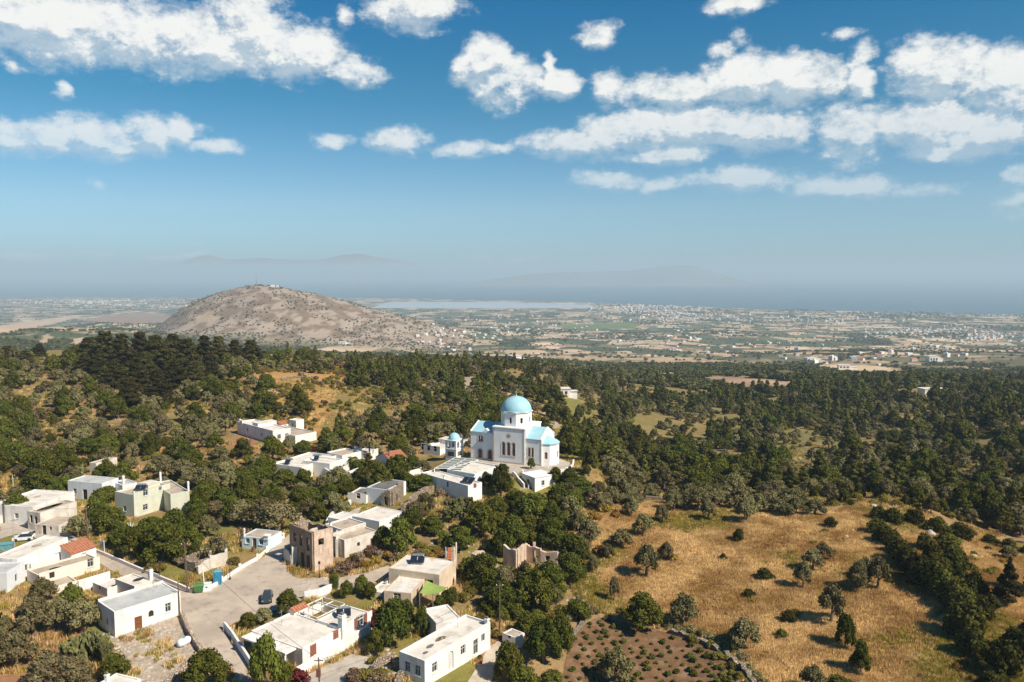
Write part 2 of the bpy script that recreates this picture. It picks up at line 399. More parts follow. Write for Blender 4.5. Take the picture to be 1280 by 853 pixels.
foliage('leaf_juniper', (0.0370, 0.0391, 0.0106), (0.0959, 0.0902, 0.0203))
foliage('leaf_red', (0.1760, 0.0264, 0.0396), (0.1504, 0.0470, 0.0282))
foliage('leaf_palm', (0.0880, 0.1056, 0.0264), (0.1316, 0.1222, 0.0423))
foliage('leaf_palm_dry', (0.2288, 0.1496, 0.0792), (0.1880, 0.1410, 0.0658))
foliage('grass_gold', (.76, .56, .31), (.40, .235, .085), .25, .35, .10, .85)
foliage('grass_green', (.40, .32, .07), (.22, .19, .04), .25, .4, .15, .7)
surf('bark', (.13, .095, .07), (.20, .16, .125), 3, .95, .03, 8)

# ------------------------------------------------------------------ mesh helpers
def link(o, parent=None):
    C.objects.link(o)
    if parent is not None: o.parent = parent
    return o
class MB:
    """collects vertices and faces, with a material slot per face"""
    def __init__(s): s.v = []; s.f = []; s.m = []; s.uv = {}
    def quad(s, a, b, c, d, m=0): i = len(s.v); s.v += [tuple(a), tuple(b), tuple(c), tuple(d)]; s.f.append((i, i+1, i+2, i+3)); s.m.append(m)
    def poly(s, pts, m=0): i = len(s.v); s.v += [tuple(p) for p in pts]; s.f.append(tuple(range(i, i+len(pts)))); s.m.append(m)
    def box(s, o, ax, ay, az, m=0):
        """box from corner o with edge vectors"""
        o = Vector(o); ax = Vector(ax); ay = Vector(ay); az = Vector(az)
        p = [o, o+ax, o+ax+ay, o+ay, o+az, o+ax+az, o+ax+ay+az, o+ay+az]; i = len(s.v); s.v += [tuple(q) for q in p]
        F_ = [(0,3,2,1),(4,5,6,7),(0,1,5,4),(1,2,6,5),(2,3,7,6),(3,0,4,7)]
        if ax.cross(ay).dot(az) < 0: F_ = [tuple(reversed(f)) for f in F_]
        for f in F_: s.f.append(tuple(i+k for k in f)); s.m.append(m)
    def cbox(s, c, sx, sy, sz, rz=0, m=0):
        c_, s_ = math.cos(rz), math.sin(rz); ax = Vector((c_*sx, s_*sx, 0)); ay = Vector((-s_*sy, c_*sy, 0)); az = Vector((0, 0, sz))
        s.box(Vector(c) - ax/2 - ay/2, ax, ay, az, m)
    def tube(s, pts, rad, n=6, m=0, cap=True):
        pts = [Vector(p) for p in pts]; rad = rad if hasattr(rad, '__len__') else [rad]*len(pts); rings = []
        for k, p in enumerate(pts):
            d = (pts[min(k+1, len(pts)-1)] - pts[max(k-1, 0)]).normalized()
            a = d.orthogonal().normalized() if abs(d.z) < .95 else Vector((1, 0, 0)); a = (a - d*a.dot(d)).normalized(); b = d.cross(a)
            i = len(s.v); s.v += [tuple(p + (a*math.cos(2*math.pi*q/n) + b*math.sin(2*math.pi*q/n)) * rad[k]) for q in range(n)]; rings.append(i)
        for k in range(len(pts)-1):
            for q in range(n): s.f.append((rings[k]+q, rings[k]+(q+1)%n, rings[k+1]+(q+1)%n, rings[k+1]+q)); s.m.append(m)
        if cap: s.f.append(tuple(rings[-1]+q for q in range(n))); s.m.append(m); s.f.append(tuple(rings[0]+n-1-q for q in range(n))); s.m.append(m)
    def lathe(s, c, prof, n=16, m=0, rx=1, ry=1, rz=0):
        c = Vector(c); rings = []
        for r, z in prof:
            i = len(s.v); s.v += [(c.x + r*rx*math.cos(rz + 2*math.pi*q/n), c.y + r*ry*math.sin(rz + 2*math.pi*q/n), c.z + z) for q in range(n)]; rings.append(i)
        for k in range(len(prof)-1):
            for q in range(n): s.f.append((rings[k]+q, rings[k]+(q+1)%n, rings[k+1]+(q+1)%n, rings[k+1]+q)); s.m.append(m)
        s.f.append(tuple(rings[-1]+q for q in range(n))); s.m.append(m)
    def build(s, name, mats, parent=None, smooth=False, weld=False):
        me = bpy.data.meshes.new(name); me.from_pydata(s.v, [], s.f)
        mats = mats if isinstance(mats, (list, tuple)) else [mats]
        for m in mats: me.materials.append(MATS[m])
        me.polygons.foreach_set('material_index', s.m)
        if smooth: me.polygons.foreach_set('use_smooth', [True]*len(s.f))
        me.update()
        if weld:
            bm = bmesh.new(); bm.from_mesh(me); bmesh.ops.remove_doubles(bm, verts=bm.verts, dist=.002); bm.to_mesh(me); bm.free()
        return link(bpy.data.objects.new(name, me), parent)
def tag(o, label=None, cat=None, group=None, kind=None):
    for k, v in (('label', label), ('category', cat), ('group', group), ('kind', kind)):
        if v: o[k] = v
    return o
def empty(name, loc, label, cat, group=None, rz=0):
    o = bpy.data.objects.new(name, None); C.objects.link(o); o.location = loc; o.rotation_euler = (0, 0, rz); o.empty_display_size = .5
    return tag(o, label, cat, group)
def setparent_keep(root):
    """children were built in world coordinates: move their meshes into the root's frame"""
    M = Matrix.Translation(root.location).inverted()
    for ch in root.children:
        def rec(o, first=True):
            if o.type == 'MESH': o.data.transform(M)
            for c in o.children: rec(c)
        rec(ch)
def npmesh(name, v, f, mat, smooth=False):
    """v (n,3), f (m,k) numpy"""
    me = bpy.data.meshes.new(name); me.vertices.add(len(v)); me.vertices.foreach_set('co', np.asarray(v, np.float32).ravel())
    k = f.shape[1]; me.loops.add(f.size); me.loops.foreach_set('vertex_index', f.astype(np.int32).ravel())
    me.polygons.add(len(f)); me.polygons.foreach_set('loop_start', np.arange(0, f.size, k, dtype=np.int32))
    if smooth: me.polygons.foreach_set('use_smooth', np.ones(len(f), bool))
    for m in (mat if isinstance(mat, (list, tuple)) else [mat]): me.materials.append(MATS[m])
    me.update(calc_edges=True); return me

# ------------------------------------------------------------------ terrain sheet
# kinds of ground, as outlines of the real patches (their corners looked up on the hillside)
DRY = [(735,640),(790,618),(900,628),(1000,640),(1100,634),(1190,660),(1285,690),(1300,870),(905,870),(945,845),(915,815),(850,790),(800,775),(740,765),(715,738),(700,700),(705,668)]
ORANGE = [(312,452),(350,441),(400,442),(436,450),(432,470),(420,490),(405,520),(400,545),(372,530),(345,515),(318,496)]
REDS = [[(294,540),(312,545),(338,566),(330,578),(296,580),(286,560)], [(176,508),(184,506),(192,545),(205,565),(250,566),(252,574),(196,574),(180,548)],
        [(98,498),(118,492),(124,505),(108,512)], [(64,462),(100,466),(96,474),(62,472)], [(0,782),(60,770),(105,790),(90,830),(70,860),(-10,870),(-10,800)],
        [(210,556),(240,558),(262,572),(230,578)], [(540,482),(570,478),(585,492),(560,500)]]
GREENS = [[(226,668),(262,640),(302,650),(300,668),(286,690),(240,690)], [(700,500),(724,498),(730,515),(708,520)], [(960,545),(1010,538),(1050,556),(1030,585),(985,590),(955,570)], [(192,735),(240,728),(262,740),(238,752)],
          [(20,540),(80,545),(60,560),(10,556)]]
PALE = [[(130,770),(215,760),(236,790),(254,824),(240,860),(150,860),(150,815)], [(600,700),(622,705),(620,735),(600,735)], [(645,520),(705,515),(700,535),(650,540)], [(560,470),(640,468),(650,500),(575,505)]]
FARP = [([(-8,408),(30,402),(75,397),(110,394),(70,404),(30,413),(-8,420)], (.46,.34,.23)), ([(45,427),(62,417),(68,423),(55,432)], (.44,.33,.22)), ([(90,424),(108,421),(112,430),(90,432)], (.46,.35,.25)),
        ([(105,402),(130,394),(180,391),(215,395),(226,404),(160,405)], (.25,.165,.11)), ([(238,398),(262,388),(270,398),(250,405)], (.36,.27,.18)), ([(1012,459),(1045,455),(1100,458),(1152,467),(1110,469),(1060,467)], (.50,.38,.25)),
        ([(866,474),(900,470),(960,474),(1004,478),(985,488),(940,491),(900,484)], (.34,.23,.15)), ([(960,484),(985,482),(995,490),(968,493)], (.46,.35,.24)), ([(1090,492),(1150,485),(1200,492),(1150,500)], (.26,.23,.11)), ([(700,405),(800,404),(795,411),(705,412)], (.12,.16,.05))]
def ground_colour(x, y, z):
    u, v = proj(x, y, z)
    wob = 1 + (y > 250) * 1.0
    n1 = fbm(x, y, 9, 3, 1) - .5; n2 = fbm(x, y, 9, 3, 2) - .5
    uu = u + n1 * 26 / wob; vv = v + n2 * 16 / wob
    near = (y < 620)
    scrub = np.array([.235, .160, .068]); green = np.array([.185, .165, .045]); soil = np.array([.34, .21, .115])
    a = sstep(fbm(x, y, 14, 4, 7), .40, .62)[:, None]; b = sstep(fbm(x, y, 24, 4, 8), .52, .68)[:, None]
    c = scrub * (1 - a) + green * a; c = c * (1 - b * .7) + soil * b * .7
    # darker litter of the woods on the right
    wood = (sstep(x / y, .04, .16) * sstep(y, 185, 215) * (1 - sstep(y, 620, 900)))[:, None]
    c = c * (1 - wood * .55) + np.array([.190, .155, .055]) * wood * .55
    def put(polys, col, c, m=None, amt=1.0):
        for p in polys:
            k = inpoly(uu, vv, p) & near
            if m is not None: k &= m
            w = k[:, None] * amt
            c = c * (1 - w) + np.asarray(col) * w
        return c
    gd = sstep(fbm(x, y, 7, 4, 13), .36, .64)[:, None]
    gold = np.array([.54, .38, .20]) * gd + np.array([.33, .20, .08]) * (1 - gd)
    gy = sstep(fbm(x, y, 20, 4, 14) + .25 * sstep(u, 830, 720) + .18 * sstep(v, 740, 850) * sstep(u, 1080, 1180), .54, .70)[:, None]
    gold = gold * (1 - gy * .8) + np.array([.19, .145, .035]) * gy * .8
    k = (inpoly(uu, vv, DRY) & (y < 190))[:, None]
    c = np.where(k, gold, c)
    c = put([ORANGE], (.40, .225, .085), c, y > 230, .85); c = put(REDS, (.30, .155, .085), c, amt=.9)
    c = put(GREENS[:2] + GREENS[3:], (.15, .15, .035), c, amt=.8); c = put([GREENS[2]], (.165, .145, .060), c, amt=.75); c = put(PALE, (.36, .29, .215), c, amt=.8)
    # hill with the mast: bare pinkish brown rock
    s = x / y
    hill = (sstep(y, 1850, 2150) * (1 - sstep(y, 3500, 3700)) * (np.interp(s, HS, HZ, left=-400, right=-400) > -165))[:, None] * sstep(z, -168, -150)[:, None]
    rk = sstep(fbm(x, y * .6, 26, 4, 91) + .10 * sstep(z, -60, -120), .50, .60)[:, None]; track = (np.abs(v - (378 + 6 * np.sin(u / 30.0) - (u - 250) * .09)) < .8)[:, None] & ((u > 225) & (u < 400))[:, None]
    hc = np.array([.165, .110, .072]) * (1 - a) + np.array([.215, .152, .10]) * a; hc = hc * (1 - rk * .7) + np.array([.38, .31, .24]) * rk * .7; hc = np.where(track, np.array([.33, .25, .18]), hc)
    c = c * (1 - hill) + hc * hill
    # foothills: greens with beige fields
    fo = (sstep(y, 620, 900))[:, None] * (1 - hill)
    h1 = sstep(fbm(x, y * .6, 130, 5, 51), .50, .57)[:, None]
    fc = np.array([.120, .108, .052]) * (1 - h1) + np.array([.38, .27, .165]) * h1
    lg = (1 - sstep(s, -.35, -.25))[:, None] * (sstep(y, 1100, 1250) * (1 - sstep(y, 1750, 1900)))[:, None]
    fc = fc * (1 - lg) + np.array([.085, .10, .045]) * lg
    c = c * (1 - fo) + fc * fo
    pl = (sstep(y, 1250, 1750)[:, None] * (1 - hill))[:, 0]
    un = u + (fbm(x, y, 90, 3, 33) - .5) * 14; vn = v + (fbm(x, y, 90, 3, 34) - .5) * 5
    for p, col in FARP:
        k = inpoly(un, vn, p) & (y > 600); w = (fbm(x, y, 60, 3, 35)[:, None] * .5 + .75)
        c = np.where(k[:, None], np.asarray(col) * w, c); pl = np.where(k, 0, pl)
    return np.clip(c, .01, .9), pl
def build_ground():
    ns, ny = 620, 860
    ss = np.linspace(-1.25, 1.25, ns); ss = ss * (0.55 + 0.45 * (ss/1.25)**2) * 1.0
    yy = np.concatenate([np.geomspace(38, 9600, ny - 6), [9900, 10500, 12000, 15000, 20000, 30000]])
    S2, Y2 = np.meshgrid(ss, yy); X2 = S2 * np.maximum(Y2, 60)
    x = X2.ravel(); y = Y2.ravel(); z = G(x, y)
    idx = np.arange(ns * ny).reshape(ny, ns)
    f = np.stack([idx[:-1, :-1], idx[:-1, 1:], idx[1:, 1:], idx[1:, :-1]], -1).reshape(-1, 4)
    m, t, b = newmat('ground_mix')
    at_ = t.new('ShaderNodeAttribute', attribute_name='soil'); pl = t.new('ShaderNodeAttribute', attribute_name='plain')
    pos = t.new('ShaderNodeNewGeometry').outputs['Position']
    n1 = t.noise(pos, .35, 8, .65); n2 = t.noise(pos, 3.0, 6, .7); n3 = t.noise(pos, .02, 6, .6)
    k = t.math('ADD', t.math('MULTIPLY_ADD', n1, 1.1, .45), t.math('MULTIPLY_ADD', n2, .9, -.45))
    base = t.vm('SCALE', at_.outputs['Color'], scale=k)
    # patchwork of fields on the coastal plain
    mp = t.new('ShaderNodeMapping'); t.set(mp.inputs[0], pos); mp.inputs['Rotation'].default_value = (0, 0, R(24)); mp.inputs['Scale'].default_value = (1/95, 1/150, 0)
    vo = t.new('ShaderNodeTexVoronoi', feature='F1', distance='CHEBYCHEV'); t.set(vo.inputs['Vector'], mp.outputs[0]); vo.inputs['Scale'].default_value = 1.0; vo.inputs['Randomness'].default_value = .85
    sp = t.new('ShaderNodeSeparateColor'); t.set(sp.inputs[0], vo.outputs['Color'])
    big = t.noise(pos, .0011, 4, .6)
    fval = t.math('ADD', t.math('MULTIPLY', sp.outputs[0], .8), t.math('MULTIPLY_ADD', big, 1.1, -.36))
    fc = t.ramp(fval, [(0.0, (.060, .075, .040)), (.28, (.085, .10, .05)), (.36, (.12, .14, .06)), (.42, (.19, .14, .09)), (.47, (.48, .355, .235)), (.60, (.34, .235, .15)), (.67, (.58, .45, .31)), (.80, (.42, .31, .205)), (.88, (.14, .13, .07)), (1.0, (.44, .35, .25))], 'CONSTANT')
    fn = t.noise(pos, .012, 8, .7)
    fc = t.mix(t.smooth(fn, .53, .62), fc, (.085, .088, .048, 1))
    ed = t.new('ShaderNodeTexVoronoi', feature='F1', distance='CHEBYCHEV'); t.set(ed.inputs['Vector'], mp.outputs[0]); ed.inputs['Scale'].default_value = 1.0; ed.inputs['Randomness'].default_value = .85
    fc = t.mix(t.smooth(ed.outputs[0], .50, .56), fc, (.07, .075, .04, 1))
    col = t.mix(pl.outputs['Fac'], base, fc)
    t.set(b.inputs['Base Color'], col); b.inputs['Roughness'].default_value = .95; b.inputs['Specular IOR Level'].default_value = .1
    bp = t.new('ShaderNodeBump'); bp.inputs['Distance'].default_value = .25; bp.inputs['Strength'].default_value = 1.0
    t.set(bp.inputs['Height'], t.math('ADD', t.noise(pos, 1.2, 8, .7), 0)); t.l.new(bp.outputs[0], b.inputs['Normal'])
    me = npmesh('ground', np.stack([x, y, z], 1), f, 'ground_mix', True)
    col, pln = ground_colour(x, y, z)
    ca = me.color_attributes.new('soil', 'FLOAT_COLOR', 'POINT'); ca.data.foreach_set('color', np.concatenate([col, np.ones((len(x), 1))], 1).astype(np.float32).ravel())
    fa = me.attributes.new('plain', 'FLOAT', 'POINT'); fa.data.foreach_set('value', pln.astype(np.float32))
    return tag(link(bpy.data.objects.new('ground', me)), kind='structure')
ground = build_ground()

def sea():
    m, t, b = newmat('sea_water'); pos = t.new('ShaderNodeNewGeometry').outputs['Position']
    n = t.noise(t.vm('MULTIPLY', pos, (1, .35, 1)), .0009, 4, .6)
    t.set(b.inputs['Base Color'], t.mix(t.smooth(n, .4, .65), (.012, .060, .095, 1), (.018, .078, .115, 1)))
    b.inputs['Roughness'].default_value = .38; b.inputs['Specular IOR Level'].default_value = .35
    bp = t.new('ShaderNodeBump'); bp.inputs['Distance'].default_value = .6; t.set(bp.inputs['Height'], t.noise(pos, .06, 5, .7)); t.l.new(bp.outputs[0], b.inputs['Normal'])
    q = MB(); xs = np.linspace(-70000, 70000, 15); ys = [3000, 6000, 9000, 14000, 22000, 36000, 60000, 90000]
    for i in range(len(xs)-1):
        for j in range(len(ys)-1): q.quad((xs[i], ys[j], SEA), (xs[i+1], ys[j], SEA), (xs[i+1], ys[j+1], SEA), (xs[i], ys[j+1], SEA))
    tag(q.build('sea', 'sea_water'), kind='structure')
    m, t, b = newmat('lagoon_water'); b.inputs['Base Color'].default_value = (.42, .45, .46, 1); b.inputs['Roughness'].default_value = .25
    pts = [(450,388),(455,374.8),(600,376),(700,378.5),(760,382),(760,390)]
    z = -248.9; q = MB(); q.poly([onplane(u, v, z) for u, v in reversed(pts)]); o = q.build('lagoon_water', 'lagoon_water')
    if o.data.polygons[0].normal.z < 0: o.data.flip_normals()
    tag(o, kind='structure')
sea()

def islands():
    surf('island_rock', (.20, .17, .14), (.14, .13, .10), .0008, .95)
    def isl(name, prof, Y, dep, seed):
        us = np.linspace(prof[0][0], prof[-1][0], 150); pv = np.interp(us, [p[0] for p in prof], [p[1] for p in prof])
        nj = 26; tt = np.linspace(-1, 1, nj); V = []
        for u, v in zip(us, pv):
            top = zray(v, Y)
            for q in tt:
                yy = Y + q * dep; x = (u - 640) / F * Y * 1.0
                h = (1 - abs(q)) ** .8
                z = SEA - 5 + (top - SEA + 5) * h * (1 + (0.6 * (float(fbm(np.array([x]), np.array([yy]), 1800, 4, seed)[0]) - .5)) * (1 - h))
                V.append((x, yy, z))
        idx = np.arange(len(V)).reshape(len(us), nj)
        f = np.stack([idx[:-1, :-1], idx[1:, :-1], idx[1:, 1:], idx[:-1, 1:]], -1).reshape(-1, 4)
        tag(link(bpy.data.objects.new(name, npmesh(name, np.array(V), f, 'island_rock', True))), kind='structure')
    isl('island_hills', [(560,363),(600,352),(640,345),(680,341),(715,340),(750,339),(790,338),(815,334),(835,331.5),(855,330.5),(872,333),(895,341),(925,350),(955,362)], 20000, 1800, 3)
    isl('far_mountains', [(120,350),(180,334),(225,328),(260,318),(285,324),(330,322),(365,324),(400,324),(430,318),(450,316),(475,321),(510,326),(540,336),(570,350)], 38000, 3500, 8)
islands()

# ------------------------------------------------------------------ sheets laid on the ground
def drape(name, poly, mat, step=1.2, lift=.05, kind='structure'):
    w = [at(u, v) for u, v in poly]
    P = []
    for a, b in zip(w, w[1:] + w[:1]):
        n = max(1, int((b - a).length / step)); P += [(a.x + (b.x-a.x)*k/n, a.y + (b.y-a.y)*k/n) for k in range(n)]
    nb = len(P); xs = [p[0] for p in P]; ys = [p[1] for p in P]
    gx, gy = np.meshgrid(np.arange(min(xs), max(xs), step), np.arange(min(ys), max(ys), step)); gx = gx.ravel(); gy = gy.ravel()
    k = inpoly(gx, gy, P); pts = P + list(zip(gx[k], gy[k]))
    vs, es, fs, *_ = delaunay_2d_cdt([Vector(p) for p in pts], [(i, (i+1) % nb) for i in range(nb)], [], 1, 1e-4)
    x = np.array([q.x for q in vs]); y = np.array([q.y for q in vs]); z = G(x, y) + lift
    # keep the sheet above the coarser terrain mesh
    z = np.maximum(z, (G(x+.5, y) + G(x-.5, y) + G(x, y+.5) + G(x, y-.5)) / 4 + lift)
    me = bpy.data.meshes.new(name); me.from_pydata(list(zip(x, y, z)), [], fs); me.materials.append(MATS[mat]); me.update()
    o = link(bpy.data.objects.new(name, me))
    if sum(p.normal.z for p in me.polygons) < 0: me.flip_normals()
    return tag(o, kind=kind), w
ROADS = []
def road(*a, **k):
    o, w = drape(*a, **k); ROADS.append([(p.x, p.y) for p in w]); return o
PLAZA = [(110,688),(124,690),(150,701),(180,714),(226,734),(241,741),(256,738),(276,729),(300,712),(330,697),(343,684),(356,673),(366,664),(378,668),(378,684),(352,700),(356,706),(368,722),(388,724),(404,722),(430,722),(460,716),(486,707),(490,712),(478,726),(462,733),(440,737),(418,738),(405,748),(378,750),(366,760),(342,764),(318,780),(296,778),(281,786),(284,796),(300,812),(312,835),(316,856),(300,856),(280,826),(262,816),(250,818),(240,796),(228,776),(222,760),(214,748),(170,728),(140,714),(112,698)]
road('plaza_paving', PLAZA, 'plaza_paving', lift=.06)
road('road', [(0,655),(18,652),(40,641),(60,640),(62,650),(98,674),(112,682),(110,690),(96,684),(60,676),(20,668),(0,674)], 'concrete', lift=.04)
road('path', [(398,862),(372,856),(380,846),(405,834),(440,818),(470,824),(468,835),(448,845),(430,862)], 'concrete', lift=.05)
road('yard_paving', [(585,852),(598,832),(612,808),(626,800),(632,812),(622,836),(610,860),(585,862)], 'track', lift=.05)
road('churchyard_paving', [(560,580),(590,572),(640,574),(700,574),(716,580),(712,592),(690,596),(640,592),(600,590),(570,592)], 'concrete', lift=.07)
road('lane', [(407,666),(424,652),(440,638),(452,634),(448,642),(430,656),(414,668)], 'concrete', lift=.05)
drape('vineyard_soil', [(714,800),(730,782),(748,772),(800,782),(850,795),(900,815),(942,848),(955,870),(700,870),(706,830)], 'vine_soil', lift=.05)
drape('rubble_ground', [(128,792),(160,788),(222,771),(226,775),(238,800),(250,822),(246,850),(228,862),(170,862),(165,830),(150,812),(128,806)], 'rubble_ground', lift=.05)
# ------------------------------------------------------------------ buildings
FOOT = []          # footprints (world polygons) kept free of plants
LAND = []          # landmarks for describing what stands near them
def wall_face(mb, P0, ex, width, z0, z1, holes, thick, m=0, mr=0):
    """one wall in the plane through P0 along unit ex, outward normal = ex x up turned right; holes: (x, z, w, h, arch)"""
    ex = Vector(ex); nrm = Vector((ex.y, -ex.x, 0)); up = Vector((0, 0, 1)); P0 = Vector((P0.x, P0.y, 0))
    pt = lambda x, z, d=0: P0 + ex * x + up * z - nrm * d
    holes = [h for h in holes if h[0] > .05 and h[0] + h[2] < width - .05]
    xs = sorted({0, width} | {h[0] for h in holes} | {h[0] + h[2] for h in holes})
    zs = sorted({z0, z1} | {h[1] for h in holes} | {h[1] + h[3] for h in holes})
    for i in range(len(xs)-1):
        for j in range(len(zs)-1):
            cx = (xs[i]+xs[i+1])/2; cz = (zs[j]+zs[j+1])/2
            if any(h[0] < cx < h[0]+h[2] and h[1] < cz < h[1]+h[3] for h in holes): continue
            mb.quad(pt(xs[i], zs[j]), pt(xs[i+1], zs[j]), pt(xs[i+1], zs[j+1]), pt(xs[i], zs[j+1]), m)
    for (x, z, w, h, arch) in holes:
        T = thick
        mb.quad(pt(x, z), pt(x, z, T), pt(x, z+h, T), pt(x, z+h), mr); mb.quad(pt(x+w, z, T), pt(x+w, z), pt(x+w, z+h), pt(x+w, z+h, T), mr)
        mb.quad(pt(x, z), pt(x+w, z), pt(x+w, z, T), pt(x, z, T), mr)
        if not arch: mb.quad(pt(x, z+h, T), pt(x+w, z+h, T), pt(x+w, z+h), pt(x, z+h), mr)
        else:
            r = w/2; zc = z + h - r; n = 8; A = [(x + r - r*math.cos(math.pi*k/n), zc + r*math.sin(math.pi*k/n)) for k in range(n+1)]
            for k in range(n):
                a, b = A[k], A[k+1]
                mb.quad(pt(*a), pt(*b), pt(b[0], z+h), pt(a[0], z+h), m); mb.quad(pt(a[0], a[1], T), pt(b[0], b[1], T), pt(*b), pt(*a), mr)
def opening(parent, P0, ex, h, depth, kind, frame='window_frame'):
    """what fills a hole: window, shutters, door, gate, void"""
    ex = Vector(ex); nrm = Vector((ex.y, -ex.x, 0)); x, z, w, hh, arch = h
    P = Vector((P0.x, P0.y, 0)) + ex * x - nrm * depth + Vector((0, 0, z))
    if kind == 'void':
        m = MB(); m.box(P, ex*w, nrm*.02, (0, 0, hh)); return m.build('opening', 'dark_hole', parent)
    if kind.startswith('door') or kind.startswith('gate'):
        mat = {'door': 'brown_wood', 'door_dark': 'dark_hole', 'door_white': 'window_frame', 'door_blue': 'blue_paint'}.get(kind, 'brown_wood')
        m = MB()
        if arch:
            r = w/2; pts = [P + ex*(r - r*math.cos(math.pi*k/8)) + Vector((0,0,hh-r+r*math.sin(math.pi*k/8))) + nrm*.05 for k in range(9)]
            m.poly([P + nrm*.05, P + ex*w + nrm*.05] + pts[::-1])
        else: m.box(P, ex*w, nrm*.05, (0, 0, hh))
        m.box(P + ex*(w/2-.02) + nrm*.05, ex*.04, nrm*.02, (0, 0, hh*.8))
        o = m.build('door', mat, parent)
        k = MB(); k.box(P + ex*(w*.56) + nrm*.052 + Vector((0, 0, 1.0)), ex*.1, nrm*.05, (0, 0, .06)); k.build('handle', 'metal_grey', o)
        return o
    f = MB(); t = .07
    f.box(P, ex*t, nrm*.09, (0,0,hh)); f.box(P+ex*(w-t), ex*t, nrm*.09, (0,0,hh)); f.box(P+ex*t, ex*(w-2*t), nrm*.09, (0,0,t)); f.box(P+ex*t+Vector((0,0,hh-t)), ex*(w-2*t), nrm*.09, (0,0,t))
    f.box(P+ex*(w/2-.03)+Vector((0,0,t)), ex*.06, nrm*.08, (0,0,hh-2*t))
    if hh > 1.2: f.box(P+ex*t+Vector((0,0,hh*.62)), ex*(w-2*t), nrm*.075, (0,0,.05))
    o = f.build('window', frame, parent)
    m = MB(); m.box(P+ex*.03+Vector((0,0,.03)), ex*(w-.06), nrm*.03, (0,0,hh-.06)); m.build('pane', 'glass_dark', o)
    if kind.startswith('win_sh'):           # shutters folded open either side
        sh = 'brown_shutter' if kind != 'win_shb' else 'blue_paint'
        for sx in (-w*.48, w + .01):
            m = MB(); Q = P + nrm*(depth + .02)
            m.box(Q + ex*sx, ex*(w*.47), nrm*.05, (0,0,hh))
            for k in range(7): m.box(Q + ex*(sx+.05) + nrm*.05 + Vector((0,0,.08+k*(hh-.16)/7)), ex*(w*.47-.1), nrm*.015, (0,0,(hh-.2)/14))
            m.build('shutter', sh, o)
    if kind.startswith('win_cl'):           # shutters closed
        m = MB(); sh = 'brown_shutter' if kind == 'win_cl' else 'blue_paint'
        Q = P + nrm*(depth - .06)
        m.box(Q, ex*(w/2-.01), nrm*.05, (0,0,hh)); m.box(Q + ex*(w/2+.01), ex*(w/2-.01), nrm*.05, (0,0,hh))
        for k in range(8): m.box(Q + ex*.05 + nrm*.05 + Vector((0,0,.06+k*(hh-.12)/8)), ex*(w-.1), nrm*.015, (0,0,(hh-.2)/16))
        m.build('shutter', sh, o)
    if not arch and 'sill' in kind or kind == 'win':
        m = MB(); m.box(P - ex*.08 + nrm*(depth+.002) + Vector((0,0,-.09)), ex*(w+.16), nrm*.09, (0,0,.07)); m.build('sill', frame, o)
    return o
def fit_box(L, N, Rr, h=None, base=None):
    """corner and edges of a rectangular block from three roof corners and its height (or the near corner's foot)"""
    if h is None:
        b = at(N[0], base); d = pix_dir(*N); zt = CAMZ + b.y * d[2] / d[1]; zb = b.z; h = zt - zb
    else:
        b = at(N[0], N[1], h); zt = b.z; zb = zt - h
    n = onplane(*N, zt); a = onplane(*L, zt) - n; c = onplane(*Rr, zt) - n
    la, lc = a.length, c.length
    ac = math.atan2(c.y, c.x); aa = math.atan2(a.y, a.x) - math.pi/2
    d = (aa - ac + math.pi) % (2*math.pi) - math.pi
    th = ac + d * la / (la + lc)
    ex = Vector((math.cos(th), math.sin(th), 0)); ey = Vector((-math.sin(th), math.cos(th), 0))
    return n, ex, ey, abs(c.dot(ex)), abs(a.dot(ey)), zb, zt
